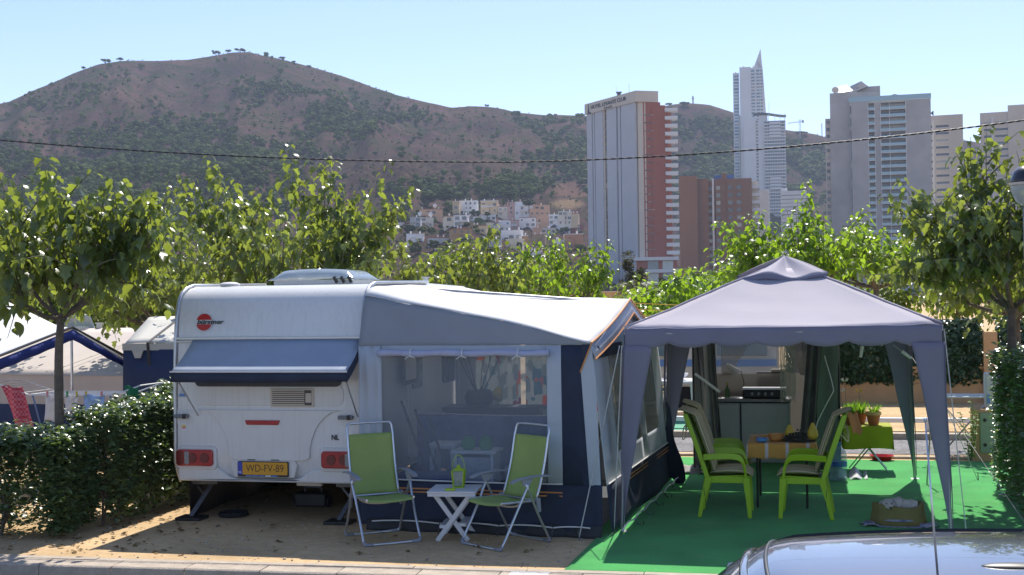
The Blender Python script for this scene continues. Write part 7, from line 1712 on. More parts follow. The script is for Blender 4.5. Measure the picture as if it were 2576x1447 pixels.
class Leaves:
    def __init__(s): s.P = []; s.Y = []; s.N = []; s.S = []; s.T = []
    def add(s, p, y, n, size, tone): s.P.append(p); s.Y.append(y); s.N.append(n); s.S.append(size); s.T.append(tone)
    def frames(s):
        P_, Y, N = np.array(s.P, float), np.array(s.Y, float), np.array(s.N, float)
        Y /= np.linalg.norm(Y, axis=1)[:, None] + 1e-9
        X = np.cross(Y, N); X /= np.linalg.norm(X, axis=1)[:, None] + 1e-9; N = np.cross(X, Y)
        return P_, X, Y, N, np.array(s.S), np.array(s.T)
    def mesh(s, name, mat, shapes, parent=None, single=0, view=None, leaf_name='leaf'):
        P_, X, Y, N, Sz, T_ = s.frames(); k = len(P_); idx = np.arange(k)
        if single:                                   # the leaves nearest the viewer become pieces of their own
            dist = np.linalg.norm(P_[:, :2], axis=1); order = np.argsort(dist + np.random.RandomState(3).rand(k) * 1.2); one, idx = order[:single], order[single:]
        rs = np.random.RandomState(5); which = rs.randint(0, len(shapes), k)
        vs, fs, ts = [], [], []; off = 0
        for w_, (tv_, tf_) in enumerate(shapes):
            ii = idx[which[idx] == w_]
            if not len(ii): continue
            q = P_[ii][:, None, :] + Sz[ii][:, None, None] * (tv_[None, :, 0:1] * X[ii][:, None, :] + tv_[None, :, 1:2] * Y[ii][:, None, :] + tv_[None, :, 2:3] * N[ii][:, None, :])
            nv = tv_.shape[0]; vs.append(q.reshape(-1, 3)); fs.append((tf_[None] + (np.arange(len(ii)) * nv)[:, None, None] + off).reshape(-1, 3)); ts.append(np.repeat(T_[ii], nv)); off += len(ii) * nv
        V, F_, TT = np.concatenate(vs), np.concatenate(fs), np.concatenate(ts)
        me = bpy.data.meshes.new(name); me.vertices.add(len(V)); me.vertices.foreach_set('co', V.ravel()); me.loops.add(F_.size); me.loops.foreach_set('vertex_index', F_.ravel().astype(np.int32))
        me.polygons.add(len(F_)); me.polygons.foreach_set('loop_start', np.arange(0, F_.size, 3, dtype=np.int32)); me.update(calc_edges=True)
        a_ = me.attributes.new('tone', 'FLOAT', 'POINT'); a_.data.foreach_set('value', TT); me.materials.append(MATS[mat])
        o = bpy.data.objects.new(name, me); COL.objects.link(o); o['kind'] = 'stuff'
        if parent is not None: adopt(o, parent)
        if single:
            base = []
            for w_, (tv_, tf_) in enumerate(shapes):
                for tn in (.2, .55, .9):
                    mm = bpy.data.meshes.new(leaf_name); mm.from_pydata([tuple(x) for x in tv_], [], [tuple(int(i) for i in f) for f in tf_]); a_ = mm.attributes.new('tone', 'FLOAT', 'POINT'); a_.data.foreach_set('value', [tn] * len(tv_)); mm.materials.append(MATS[mat]); base.append(mm)
            for i in one:
                b_ = base[int(which[i]) * 3 + min(2, int(T_[i] * 3))]; lo = bpy.data.objects.new(leaf_name, b_); COL.objects.link(lo)
                M_ = Matrix(((X[i][0], Y[i][0], N[i][0], P_[i][0]), (X[i][1], Y[i][1], N[i][1], P_[i][1]), (X[i][2], Y[i][2], N[i][2], P_[i][2]), (0, 0, 0, 1))) @ Matrix.Scale(Sz[i], 4)
                lo.parent = o; lo.matrix_basis = M_
        return o
def unit(v): v = Vector(v); return v.normalized() if v.length > 1e-9 else Vector((0, 0, 1))
def mulberry(label, x, y, seed, fork=2.0, knobs=6, kr=.55, shoots=11, length=(1.0, 1.9), spread=.75, leaf=.15, step=.085, mat='mulberry', tips=(), tr=.075, single=0, lean=(0, 0), zk=.25, bias=None, group='mulberry trees of the camp site', droop=1.0, low=0.0, shapes=None, trunk_from=0.0, dens=1):
    """Pollarded mulberry: trunk, knobbed limbs, long leafy shoots; tips are (px, py) the tallest shoots reach."""
    r_ = random.Random(seed); T = thing('mulberry_tree', label, 'tree', (x, y, 0), world=True, group=group)
    top = Vector((x + lean[0], y + lean[1], fork))
    m = MB(); m.tube(arc([(x, y, trunk_from), (x + lean[0] * .3 + .02, y, fork * .4), (x + lean[0] * .75 - .01, y + lean[1] * .6, fork * .8), top], 4), [tr * (1.25 - .45 * i / 12) for i in range(13)], 10); m.blob(top, tr * 1.25, seed, .3, 2); m.build('trunk', 'bark', T, smooth=True)
    K = []
    for i in range(knobs):
        a = 2 * math.pi * (i + r_.uniform(-.25, .25)) / knobs; rad = kr * r_.uniform(.55, 1.1)
        k = top + Vector((math.cos(a) * rad, math.sin(a) * rad, zk + r_.uniform(-.12, .25))); K.append(k)
        m = MB(); m.tube(arc([top, top.lerp(k, .5) + Vector((0, 0, -.04)), k], 4), [tr * (.6 - .25 * j / 8) for j in range(9)], 7); m.blob(k, tr * .5, i, .3, 2); m.build('limb', 'bark', T, smooth=True)
    LV = Leaves(); tw = MB()
    def shoot(p0, p1, bow, n_leaf_step, sz, dens=dens):
        mid = p0.lerp(p1, .5) + bow; pts = arc([p0, mid, p1], 6); L_ = (p1 - p0).length
        tw.tube(pts, [.011 * (1 - .75 * i / (len(pts) - 1)) for i in range(len(pts))], 5)
        n = max(4, int(L_ / n_leaf_step)); ph = r_.uniform(0, 6.28)
        for i in range(n):
            t = (i + .5) / n
            if t < .10: continue
            q = t * (len(pts) - 1); j = min(int(q), len(pts) - 2); p = pts[j].lerp(pts[j + 1], q - j); tg = unit(pts[j + 1] - pts[j])
            for rep in range(dens):
                az = ph + i * 2.4 + rep * 1.9 + r_.uniform(-.4, .4); out = Vector((math.cos(az), math.sin(az), 0)); pet = .05 + .05 * r_.random(); pl = p + (out * .8 + tg * .5) * pet
                sz_ = sz * r_.uniform(.65, 1.15) * (1.1 - .45 * t ** 3); dn = r_.uniform(.5, 1.9) * droop * (1 - .45 * t)
                yv = out * r_.uniform(.5, 1) + tg * .12 - Vector((0, 0, dn)); nv = Vector((0, 0, 1)) + out * .9 * dn + Vector((r_.uniform(-.5, .5), r_.uniform(-.5, .5), 0))
                LV.add(pl, yv, nv, sz_, min(1, max(0, r_.gauss(.5, .24))))
    for i, k in enumerate(K):
        for s in range(shoots):
            a = r_.uniform(0, 6.28); el = r_.uniform(.75, 1.5) if r_.random() < .62 else r_.uniform(.1, 1.0) - low; L_ = r_.uniform(*length) * (.55 + .45 * max(.2, math.sin(max(.05, el))))
            d_ = Vector((math.cos(a) * math.cos(el), math.sin(a) * math.cos(el), math.sin(el))) + unit(Vector((k.x - top.x, k.y - top.y, 0))) * .35
            if bias: d_ += Vector(bias)
            d_ = unit(d_) * L_; d_.x *= spread / .75; d_.y *= spread / .75
            p1 = k + d_ - Vector((0, 0, .18 * (1 - math.sin(max(.05, el)))))
            shoot(k, p1, Vector((0, 0, .12)), step, leaf)
    for px, py in tips:
        p1 = atY(px, py, y + r_.uniform(-.35, .25)); k = min(K, key=lambda q: (q.x - p1.x) ** 2 + (q.z - p1.z) ** 2 * .1); k2 = Vector((k.x + (p1.x - k.x) * .25, k.y, k.z))
        shoot(k2, p1, Vector((r_.uniform(-.06, .06), 0, .05)), step * .9, leaf, 2)
        for b in range(5):
            t = r_.uniform(.2, .75); q = k2.lerp(p1, t); a = r_.uniform(0, 6.28); shoot(q, q + Vector((math.cos(a) * .35, math.sin(a) * .3, r_.uniform(.15, .5))), Vector((0, 0, .03)), step, leaf * .9)
    tw.build('twigs', 'bark_green', T, smooth=True, kind='stuff')
    LV.mesh('crown', mat, shapes or [LOBED, LOBED2, OVATE], T, single=single)
    return T
mulberry('mulberry tree with a bare trunk rising through the near end of the hedge', -7.66, 11.94, 21, fork=2.2, knobs=7, kr=.62, shoots=11, length=(.6, 1.25), leaf=.165, step=.08, tips=[(108, 400), (120, 430), (285, 450), (262, 470), (420, 560), (440, 640), (30, 560), (-20, 500), (210, 520), (330, 540), (60, 470), (150, 500), (390, 480)], tr=.048, single=150, lean=(-.02, .1), low=.5, dens=1)
mulberry('large mulberry tree directly behind the caravan roof', -7.5, 18.2, 22, fork=2.1, knobs=9, kr=.95, shoots=11, length=(.9, 2.1), leaf=.18, step=.085, tips=[(525, 392), (720, 366), (815, 400), (835, 395), (640, 470), (590, 450), (905, 480), (1040, 468), (985, 510), (870, 520), (480, 450), (440, 440)], tr=.09, single=150, low=.4)
mulberry('mulberry tree left of the big one, above the blue storage tent', -10.6, 19.6, 23, fork=1.9, knobs=8, kr=1.1, shoots=12, length=(.9, 2.0), leaf=.17, step=.085, tips=[(380, 520), (330, 560), (430, 470), (455, 500)], tr=.08, single=60, low=.45)
mulberry('mulberry tree behind the white neighbouring canopy at the frame edge', -13.8, 19.0, 24, fork=2.3, knobs=8, kr=1.0, shoots=12, length=(.9, 1.8), leaf=.17, step=.085, tips=[(20, 470), (60, 520), (-10, 500), (110, 560)], tr=.08, low=.45)
mulberry('mulberry tree above the awning rail beside the flue pipe', -6.1, 22.2, 25, fork=1.9, knobs=7, kr=.8, shoots=10, length=(.5, .95), leaf=.175, step=.085, tips=[(1240, 565), (1215, 600), (1000, 610), (1120, 640), (1170, 590)], tr=.08, single=80, low=.4)
mulberry('smaller leaved mulberry tree above the awning roof, beside the hotel tower', -4.95, 26.0, 26, fork=1.9, knobs=8, kr=.9, shoots=11, length=(.5, 1.0), leaf=.13, step=.075, tips=[(1330, 610), (1385, 580), (1410, 600), (1475, 620), (1530, 605), (1290, 660), (1525, 640)], mat='mulberry_bright', tr=.08, single=40, low=.15, shapes=[OVATE])
mulberry('bright green mulberry tree rising behind the gazebo peak', -.2, 26.6, 27, fork=2.3, knobs=8, kr=.9, shoots=13, length=(.8, 1.6), leaf=.17, step=.08, tips=[(2030, 452), (2045, 520), (1910, 530), (1850, 590), (1990, 560), (1940, 560)], mat='mulberry_bright', tr=.08, single=60, droop=.7, shapes=[OVATE])
mulberry('bright green mulberry tree behind the gazebo, next to the concrete tower', 1.7, 32.8, 28, fork=2.5, knobs=8, kr=1.1, shoots=13, length=(.8, 1.4), leaf=.17, step=.08, tips=[(2150, 560), (2180, 550), (2240, 640), (2110, 600), (2080, 560)], mat='mulberry_bright', tr=.08, single=40, droop=.7, shapes=[OVATE])
mulberry('mulberry tree at the service pillar with long drooping leaves over the gazebo corner', 2.3, 15.5, 29, fork=2.15, knobs=7, kr=.5, shoots=9, length=(.7, 1.35), leaf=.165, step=.072, tips=[(2480, 318), (2440, 345), (2420, 370), (2260, 450), (2230, 490), (2300, 480), (2540, 450), (2280, 660), (2180, 690), (2560, 400), (2350, 520)], tr=.055, single=150, low=.25)
mulberry('mulberry tree behind the dark hedge at the frame edge', 3.2, 15.4, 30, fork=2.2, knobs=6, kr=.5, shoots=9, length=(.8, 1.6), leaf=.165, step=.08, tips=[(2560, 470), (2530, 520)], tr=.06, single=40, low=.2)
mulberry('mulberry tree beyond the service pillar whose leaves hang low', 3.1, 20.5, 31, fork=2.0, knobs=7, kr=.8, shoots=13, length=(.8, 1.5), leaf=.16, step=.08, tips=[(2400, 640), (2350, 680)], tr=.07, low=.45)
# ---- rows of trees further back
def far_mul(label, x, y, seed, h_=3.6, mat='tree_far', sz=.2): 
    r_ = random.Random(seed); T = thing('camp_tree', label, 'tree', (x, y, 0), world=True, group='tree rows of the far pitches')
    m = MB(); m.tube([(x, y, 0), (x + r_.uniform(-.1, .1), y, h_ * .35), (x, y, h_ * .6)], [.1, .08, .05], 7); m.build('trunk', 'bark', T)
    LV = Leaves()
    cl = [(Vector((x + r_.gauss(0, .75), y + r_.gauss(0, .6), h_ * r_.uniform(.42, .95))), r_.uniform(.35, .7)) for _ in range(16)]
    for c, rr_ in cl:
        for k in range(85):
            a, b = r_.uniform(0, 6.28), r_.uniform(-1, 1); o_ = Vector((math.cos(a) * math.sqrt(1 - b * b), math.sin(a) * math.sqrt(1 - b * b), b)); p = c + o_ * rr_ * r_.uniform(.6, 1.05)
            LV.add(p, o_ * .6 - Vector((0, 0, r_.uniform(.1, .9))), o_ + Vector((0, 0, .6)), sz * r_.uniform(.6, 1.2), min(1, max(0, r_.gauss(.5, .25))))
    LV.mesh('crown', mat, [OVATE], T)
far_list = [(-17.5, 27), (-20.5, 31), (-14.8, 30), (-16.6, 35), (-12.0, 31), (-13.2, 37), (-9.6, 34), (-10.4, 40), (-7.4, 38), (-5.6, 44), (-3.4, 36), (-2.0, 34.5), (-1.2, 40), (.6, 44), (2.4, 36), (4.2, 38), (5.6, 34.5), (6.8, 37), (-4.6, 31.5), (-3.1, 30.2), (-18.6, 26.5), (-16.9, 25.5), (-15.3, 26.8), (-13.6, 25.6), (-17.9, 30.5), (-19.4, 29.0)]
wh = ['at the far left edge', 'behind the edge tree row', 'above the beige awning', 'deep in the row above the beige awning', 'above the open roof window', 'deep behind the roof window', 'behind the caravan roof hatch', 'deep behind the roof hatch', 'behind the awning rail', 'deep behind the awning roof', 'beside the palm', 'at the yellow clothes lines', 'behind the clothes lines', 'behind the gazebo peak', 'behind the ivy wall by the concrete tower', 'second behind the ivy wall', 'third behind the ivy wall', 'last behind the ivy wall', 'low above the awning peak', 'low bright one between awning and gazebo', 'over the white canopy roof at the edge', 'over the white canopy roof near its peak', 'over the blue canopy trim', 'over the pale roof of the blue tent', 'in the second row over the canopy', 'deep behind the canopy at the edge']
for i, ((x, y), w_) in enumerate(zip(far_list, wh)):
    far_mul('leafy camp tree standing ' + w_, x, y, 60 + i, [3.4, 3.6, 3.3, 3.9, 3.3, 4.0, 3.7, 4.2, 3.8, 2.5, 2.9, 3.1, 3.5, 4.0, 3.6, 3.9, 3.6, 4.0, 2.35, 2.8, 3.2, 3.0, 3.2, 3.0, 3.5, 3.4][i], 'mulberry_bright' if i in (10, 11, 12, 19, 18, 13) else 'tree_far', .17)
# ---- hedges
def hedge(name, label, box, n, seed, mat, sz, stems=True, top=None, group=None, cat='hedge', bottom=.05, slope=0.0):
    r_ = random.Random(seed); x0, x1, y0, y1, h_ = box
    T = thing(name, label, cat, ((x0 + x1) / 2, (y0 + y1) / 2, 0), world=True, group=group); LV = Leaves()
    for _ in range(n):
        y = r_.uniform(y0, y1); hh = h_ + slope * (y - y0) + .10 * noise.noise(Vector((y * 1.3, seed, 0))) + .09 * noise.noise(Vector((y * 5, seed, 3)))
        z = bottom + (hh - bottom) * r_.random() ** .85; x = r_.uniform(x0, x1)
        bul = .10 * noise.noise(Vector((y * 2.2, z * 2.2, seed))); s = 1 if r_.random() < .5 else 0
        if r_.random() < .7: x = (x0 - bul + abs(r_.gauss(0, .07))) if s else (x1 + bul - abs(r_.gauss(0, .07)))
        if r_.random() < .22: z = hh - abs(r_.gauss(0, .08)) + (.10 * r_.random() if r_.random() < .35 else 0); x = r_.uniform(x0, x1)
        if z < bottom + .2 and r_.random() > .5 + 2.2 * (z - bottom): continue
        a = r_.uniform(0, 6.28); o_ = Vector((math.cos(a), math.sin(a), r_.uniform(-.2, .9)))
        LV.add((x, y, z), o_, Vector((r_.uniform(-.7, .7), r_.uniform(-.9, .4), 1)), sz * r_.uniform(.6, 1.25), min(1, max(0, r_.gauss(.5, .27))))
    LV.mesh('foliage', mat, [OVATE] if sz > .05 else [SIMPLE], T)
    if stems:
        k = int((y1 - y0) / .28)
        for i in range(k):
            y = y0 + (i + .5) * (y1 - y0) / k; x = (x0 + x1) / 2 + r_.uniform(-.1, .1); m = MB()
            for b in range(3): m.tube([(x, y, 0), (x + r_.uniform(-.08, .08), y + r_.uniform(-.08, .08), .3), (x + r_.uniform(-.2, .2), y + r_.uniform(-.2, .2), h_ * .8)], [.016, .012, .006], 5)
            m.build('stem', 'bark', T)
    return T
hedge('hedge', 'dark glossy privet hedge running from the kerb back beside the caravan', (-7.62, -7.05, 12.0, 17.5, 1.14), 32000, 4, 'hedge_leaf', .068, slope=.085)
hedge('hedge', 'near rounded end of the privet hedge around the tree trunk, by the kerb', (-8.9, -7.3, 11.3, 12.05, 1.0), 21000, 5, 'hedge_leaf', .066)
hedge('hedge', 'tall dark hedge at the frame edge beside the green carpet', (2.12, 2.85, 12.7, 16.0, 1.62), 21000, 6, 'hedge_leaf', .06)
def ivy(label, x0, x1, y, zb, zt_, n, seed):
    r_ = random.Random(seed); T = thing('ivy_hedge', label, 'hedge', ((x0 + x1) / 2, y, .77), world=True); LV = Leaves()
    for _ in range(n):
        x = r_.uniform(x0, x1); hh = zt_ + .25 * noise.noise(Vector((x * .8, 3, seed))); lo = zb + .12 * noise.noise(Vector((x * 2.0, 9, 0))) - (.35 if noise.noise(Vector((x * 3.1, 0, 5))) > .45 else 0)
        z = lo + (hh - lo) * r_.random(); yy = y - .35 * math.sin(math.pi * min(1, max(0, (z - zb + .3) / (zt_ - zb + .3)))) * (1 + .5 * noise.noise(Vector((x * 1.5, z * 1.5, 2)))) - abs(r_.gauss(0, .05)) + .1
        if r_.random() < .25: yy = y + r_.uniform(0, .4)
        o_ = Vector((r_.uniform(-1, 1), r_.uniform(-1, .2), r_.uniform(-1, .3))); LV.add((x, yy, z), o_, Vector((r_.uniform(-.5, .5), -.8, .8)), .11 * r_.uniform(.6, 1.2), min(1, max(0, r_.gauss(.5, .27))))
    LV.mesh('foliage', 'ivy', [OVATE], T)
    m = MB(); m.box(max(x0, .65), x1, y + .1, y + .3, .78, zt_ - .3); m.build('fence_core', 'wood_dark', T)
ivy('ivy covered hedge spilling over the ochre wall', -.4, 3.6, 28.6, .42, 1.78, 10000, 7); ivy('second ivy stretch beyond the pier at the frame edge', 3.95, 8.5, 28.6, .42, 1.78, 6000, 8)

# ---- dry leaves and pebbles strewn on the sand
leaf_mat('dry_leaf', (.22, .14, .06), (.25, .15, .05), .8, .2, spec=.2); LV = Leaves(); r_ = random.Random(12)
for _ in range(360):
    if r_.random() < .82: x, y = r_.gauss(-6.9, .55), r_.uniform(10.75, 15.5)
    else: x, y = r_.uniform(-8.5, -2.1), r_.uniform(10.7, 12.3)
    if y < kerbY(x) + .03: continue
    a = r_.uniform(0, 6.28); LV.add((x, y, .012), (math.cos(a), math.sin(a), r_.uniform(-.1, .3)), (r_.uniform(-.4, .4), r_.uniform(-.4, .4), 1), r_.uniform(.025, .075), r_.random())
tag(LV.mesh('leaf_litter', 'dry_leaf', [OVATE, SIMPLE]), 'dry leaves scattered on the sand along the hedge', 'leaves')
m = MB(); mk('pebble', (.42, .36, .28), .9, var=.3, scale=3)
for k in range(420):
    x, y = r_.uniform(-8.5, -2.1), r_.uniform(10.68, 12.6); s = r_.uniform(.004, .013) * (1.6 if r_.random() < .1 else 1)
    if y > kerbY(x) + .03: m.blob((x, y, s * .3), (s, s, s * .7), k, .4, 2, ic=ICO0)
tag(m.build('pebbles', 'pebble', None, kind='stuff'), 'small pebbles strewn over the sandy pitch', 'pebbles')
# ---- sapling with yellowish leaves by the service pillar
T = thing('sapling', 'thin yellowish sapling growing beside the service pillar', 'plant', (2.15, 18.3, 0), world=True); LV = Leaves(); r_ = random.Random(77)
for k in range(4):
    p0 = Vector((2.15, 18.35, 0)); p1 = p0 + Vector((r_.uniform(-.15, .1), r_.uniform(-.1, .1), r_.uniform(.5, .95))); m = MB(); m.tube([p0, p0.lerp(p1, .5) + Vector((.02, 0, 0)), p1], [.006, .005, .003], 4); m.build('stem', 'bark_green', T)
    for i in range(26): t = .15 + .85 * i / 26; a = i * 2.4; LV.add(p0.lerp(p1, t), (math.cos(a), math.sin(a), .2), (0, -.5, 1), .06, r_.uniform(.4, 1))
LV.mesh('foliage', 'herb_leaf', [OVATE], T)
# ---- palm and casuarina in front of the hotel
def frond(m_, base, d_, L_, r_):
    pts = arc([base, base + d_ * L_ * .5 + Vector((0, 0, L_ * .22)), base + d_ * L_ - Vector((0, 0, L_ * .18))], 7); return pts
p = atD(1602, 740, 78.0); T = thing('palm_tree', 'bushy green palm between the awning peak and the hotel', 'tree', (p.x, p.y, 0), world=True); r_ = random.Random(8)
m = MB(); m.tube([(p.x, p.y, 0), (p.x + .1, p.y, p.z - .6)], [.28, .24], 10); m.build('trunk', 'bark', T); c = Vector((p.x + .1, p.y, p.z - .6)); LV = Leaves(); ms = MB()
for k in range(46):
    a = r_.uniform(0, 6.28); el = r_.uniform(-.1, 1.3); d_ = Vector((math.cos(a) * math.cos(el), math.sin(a) * math.cos(el), math.sin(el))); L_ = r_.uniform(1.2, 2.1); pts = frond(None, c, d_, L_, r_); ms.tube(pts, .018, 4); t_ = r_.uniform(.1, .9)
    for i in range(2, len(pts) - 1):
        tg = unit(pts[i + 1] - pts[i]); sd_ = unit(tg.cross(Vector((0, 0, 1))))
        for s in (-1, 1):
            for j in range(2): LV.add(pts[i].lerp(pts[i + 1], j * .5), sd_ * s + tg * .7 - Vector((0, 0, .35)), Vector((0, 0, 1)) + tg * .3, .45 * (1 - .4 * i / len(pts)), t_)
ms.build('rachis', 'bark_green', T, kind='stuff'); _n = np.array([(0, 0, 0), (.05, .4, 0), (0, 1, -.08), (-.05, .4, 0)]); LV.mesh('fronds', 'palm', [(_n, np.array([(0, 1, 2), (0, 2, 3)]))], T)
for i, (px, py, dd, w_, h_, lb) in enumerate([(1590, 700, 110., 75, 75, 'dusty olive tree leaning in front of the hotel tower foot'), (1660, 735, 100., 60, 50, 'small dusty tree below the hotel podium')]):
    p = atD(px, py, dd); q = dd / 3200.; T = thing('dusty_tree', lb, 'tree', (p.x, p.y, 0), world=True); r_ = random.Random(90 + i); m = MB(); m.tube([(p.x, p.y, 0), (p.x - .2, p.y, p.z * .6), (p.x, p.y, p.z)], [.2, .15, .06], 7); m.build('trunk', 'bark', T); LV = Leaves()
    for _ in range(15):
        cc = p + Vector((r_.gauss(0, .26) * w_ * q, r_.gauss(0, .2) * w_ * q, r_.gauss(0, .24) * h_ * q)); rr_ = r_.uniform(.12, .2) * w_ * q
        for k in range(110):
            a, b = r_.uniform(0, 6.28), r_.uniform(-1, 1); o_ = Vector((math.cos(a) * math.sqrt(1 - b * b), math.sin(a) * math.sqrt(1 - b * b), b)); LV.add(cc + o_ * rr_ * r_.uniform(.3, 1.05), o_ + Vector((0, 0, .3)), Vector((0, -.3, 1)), .28 * r_.uniform(.6, 1.2), min(1, max(0, r_.gauss(.45, .25))))
    LV.mesh('crown', 'casuarina', [SIMPLE], T)
# low ochre building strip at the horizon beside the hotel
T = place('low_building', 'long low ochre building at the foot of the hotel tower', 'building', 1520, 150.0); m = MB(); m.box(-6, 3.5, 0, 6, 0, zz(735, 1530, 150.)); m.build('wall', 'wall_ochre', T); m = MB(); m.box(-6.2, 3.7, -.3, 6.2, zz(735, 1530, 150.), zz(733, 1530, 150.)); m.build('roof', 'beige_render', T)
# ================================================================ THE CAR IN FRONT
def paint():
    m, n, b = new_mat('car_paint'); b.inputs['Base Color'].default_value = (.17, .18, .20, 1); b.inputs['Metallic'].default_value = .75; b.inputs['Roughness'].default_value = .22
    sset(b, 'Coat Weight', 1.0); sset(b, 'Coat Roughness', .02)
    z = n.nodes.new('ShaderNodeTexNoise'); z.inputs['Scale'].default_value = 900; bp = n.nodes.new('ShaderNodeBump'); bp.inputs['Strength'].default_value = .02; n.links.new(z.outputs['Fac'], bp.inputs['Height']); n.links.new(bp.outputs[0], b.inputs['Normal'])
paint(); mk('car_glass', (.02, .025, .03), .04, spec=.8); mk('chrome', (.7, .7, .72), .1, 1.0)
# local: x along the car (tail at -x), y across, z up; parked parallel to the kerb
CR = thing('parked_car', 'grey metallic car roof in the foreground, parked along the kerb', 'car', (1.71, 4.345, -.06), R(1.5))
LEN = 4.1
def zroof(x): # crown line of the roof along the car
    t = (x + 1.98) / 2.15; return 1.585 - .055 * (2 * min(1.2, max(-.2, t)) - 1) ** 2
def sect(x):
    """half widths and heights: list of (y, z) from sill to roof centre"""
    return
def roofp(u, v):   # u along, v across
    x = -1.98 + 2.25 * u; w_ = .60 - .05 * (2 * u - 1) ** 2 - .02 * max(0, .12 - u) * 8
    y = (2 * v - 1) * w_; e = abs(2 * v - 1)
    z = zroof(x) - .055 * e ** 2.4 - (.10 * max(0, (.10 - u) / .10) ** 1.8) - (.10 * max(0, (u - .9) / .1) ** 1.8)
    return Vector((x - .05 * (1 - (2 * v - 1) ** 2) * (u < .5) * (1 - u * 2), y, z))
m = MB(); m.grid(roofp, 46, 34); m.build('roof', 'car_paint', CR, smooth=True, solid=.01)
for s in (0, 1):  # gutter mouldings along the roof sides
    m = MB(); ribbon(m, [roofp(u, .02 if s == 0 else .98) + Vector((0, (-.012 if s == 0 else .012), .004)) for u in np.linspace(.02, .98, 24)], .03, .012, (0, 1, -.5 if s else .5)); m.build('roof_moulding', 'plastic_black', CR)
# body shell: loft of the lower body
def body(u, v):
    x = -2.05 + LEN * u; a = v * math.pi; belt = .93 + .03 * math.sin(u * 3.1) - (.20 * max(0, (u - .72) / .28) ** 2)
    endf = 1 - .10 * max(0, abs(2 * u - 1) - .8) / .2; hw = .83 * endf
    c = math.cos(a); s_ = math.sin(a); y = -hw * math.copysign(abs(c) ** .28, c); z = .26 + (belt - .26) * abs(s_) ** .5
    return Vector((x, y, z))
m = MB(); m.grid(body, 40, 28); m.build('body', 'car_paint', CR, smooth=True, solid=.01)
for ue in (0, 1): m = MB(); pts = [body(ue, v) for v in np.linspace(0, 1, 29)]; m.add(pts, [tuple(range(29))]); m.build('bumper', 'car_paint', CR, solid=.02)
# glasshouse: tail glass, windscreen, side windows and pillars
def lerp4(a, b, c, d): return lambda u, v: Vector(a).lerp(Vector(b), u).lerp(Vector(d).lerp(Vector(c), u), v)
bL, bR = Vector((-2.06, -.70, .96)), Vector((-2.06, .70, .96)); tL, tR = roofp(0, .06), roofp(0, .94)
m = MB(); m.grid(lambda u, v: lerp4(bL, bR, tR, tL)(u, v) + Vector((-.06 * math.sin(math.pi * u) - .07 * math.sin(math.pi * v), 0, 0)), 16, 10); m.build('rear_window', 'car_glass', CR, smooth=True, solid=.006)
fL, fR = Vector((.95, -.72, .93)), Vector((.95, .72, .93)); gL, gR = roofp(1, .05), roofp(1, .95)
m = MB(); m.grid(lambda u, v: lerp4(fL, fR, gR, gL)(u, v) + Vector((.06 * math.sin(math.pi * u), 0, .03 * math.sin(math.pi * v))), 16, 8); m.build('windscreen', 'car_glass', CR, smooth=True, solid=.006)
for s in (-1, 1):
    vv = .03 if s < 0 else .97
    for x0, x1, u0, u1 in ((-1.86, -.95, .06, .44), (-.90, .55, .47, .97)):
        m = MB(); m.grid(lambda u, v: lerp4((x0, s * .755, .95), (x1, s * .755, .95), roofp(u1, vv), roofp(u0, vv))(u, v) + Vector((0, s * .02 * math.sin(math.pi * v), 0)), 8, 6); m.build('side_window', 'car_glass', CR, smooth=True, solid=.006)
    for a, b in (((-2.04, s * .73, .95), roofp(.015, vv)), ((-.925, s * .765, .95), roofp(.455, vv)), ((.92, s * .74, .93), roofp(.99, vv))):
        m = MB(); ribbon(m, arc([a, Vector(a).lerp(b, .5) + Vector((-.03, s * .02, .02)), b], 5), .085, .03, (1, 0, .2)); m.build('pillar', 'car_paint', CR, smooth=True)
    for x in (-1.3, 1.25):
        m = MB(); m.lathe([(.18, -.09), (.27, -.09), (.30, -.05), (.30, .05), (.27, .09), (.18, .09)], 24); w_ = m.build('wheel', 'rubber', CR, smooth=True, angle=40); w_.rotation_euler = (R(90), 0, 0); w_.location = (x, s * .76, .30)
        m = MB(); m.lathe([(.0, -.07), (.17, -.075), (.19, .075), (0, .08)], 18); q = m.build('rim', 'trim_alu', None); q.parent = w_
    m = MB(); m.box(-2.08, -1.96, s * .6 - .1, s * .6 + .1, .72, .9); m.build('tail_lamp', 'lens_red', CR, bevel=.02)
    m = MB(); m.blob((.62, s * .88, 1.0), (.07, .1, .07), 1, 0, ic=ICO2); m.build('mirror', 'car_paint', CR, smooth=True)
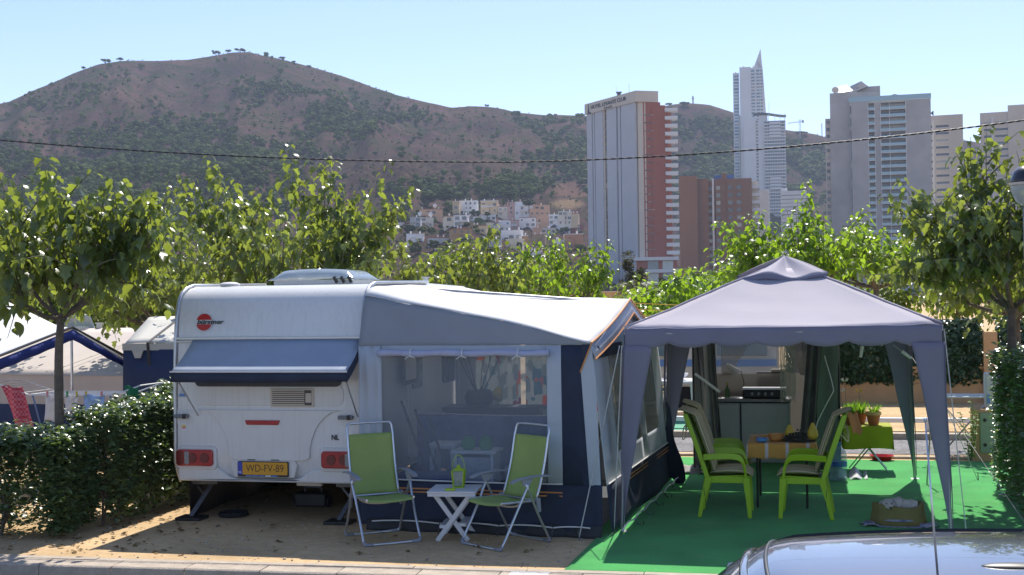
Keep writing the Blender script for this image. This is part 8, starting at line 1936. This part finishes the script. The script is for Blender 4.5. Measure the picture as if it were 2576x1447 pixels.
# raised seam and rubber between roof and tailgate
m = MB(); m.tube([roofp(.075, v) + Vector((0, 0, .003)) for v in np.linspace(.04, .96, 24)], .008, 6); m.build('tailgate_seam', 'plastic_black', CR, smooth=True)
m = MB(); m.tube([roofp(.045, v) + Vector((0, 0, .006)) for v in np.linspace(.04, .96, 24)], .016, 8, flat=.6); m.build('tailgate_lip', 'car_paint', CR, smooth=True)
# whip antenna
p = Matrix.LocRotScale(CR.location, CR.rotation_euler, None).inverted() @ atZ(2362, 1492, 1.50); p.z = roofp((p.x + 1.98) / 2.25, (p.y / .57 + 1) / 2).z - .004; AN = MB(); AN.lathe([(.03, 0), (.024, .02), (.010, .035)], 14, p); b_ = AN.build('antenna_base', 'plastic_black', CR, smooth=True)
m = MB(); m.tube([p + Vector((0, 0, .03)), p + Vector((-.014, .0, .25)), p + Vector((-.03, .0, .52))], [.004, .0032, .0025], 6); m.build('antenna', 'alu_tube', CR, smooth=True)
m = MB(); m.blob(p + Vector((-.03, .0, .525)), .007, 1, 0, ic=ICO1); m.build('antenna_tip', 'trim_alu', CR, smooth=True)
q = Matrix.LocRotScale(CR.location, CR.rotation_euler, None).inverted() @ atZ(2560, 1434, 1.51); m = MB(); m.blob((q.x, q.y, roofp((q.x + 1.98) / 2.25, (q.y / .57 + 1) / 2).z), (.11, .035, .015), 1, 0, ic=ICO2); m.build('roof_aerial_dome', 'plastic_black', CR, smooth=True)
# ================================================================ HAZE
m = bpy.data.materials.new('haze_air'); m.use_nodes = True; n = m.node_tree; n.nodes.clear()
out = n.nodes.new('ShaderNodeOutputMaterial'); pv = n.nodes.new('ShaderNodeVolumePrincipled')
pv.inputs['Color'].default_value = (0.60, 0.74, 1.0, 1); pv.inputs['Density'].default_value = 0.000125; pv.inputs['Anisotropy'].default_value = 0.15
n.links.new(pv.outputs[0], out.inputs['Volume']); MATS['haze_air'] = m
hz = MB(); hz.box(-4700, 4700, -900, 3000, -60, 292); o = hz.build('haze', 'haze_air'); o['kind'] = 'stuff'
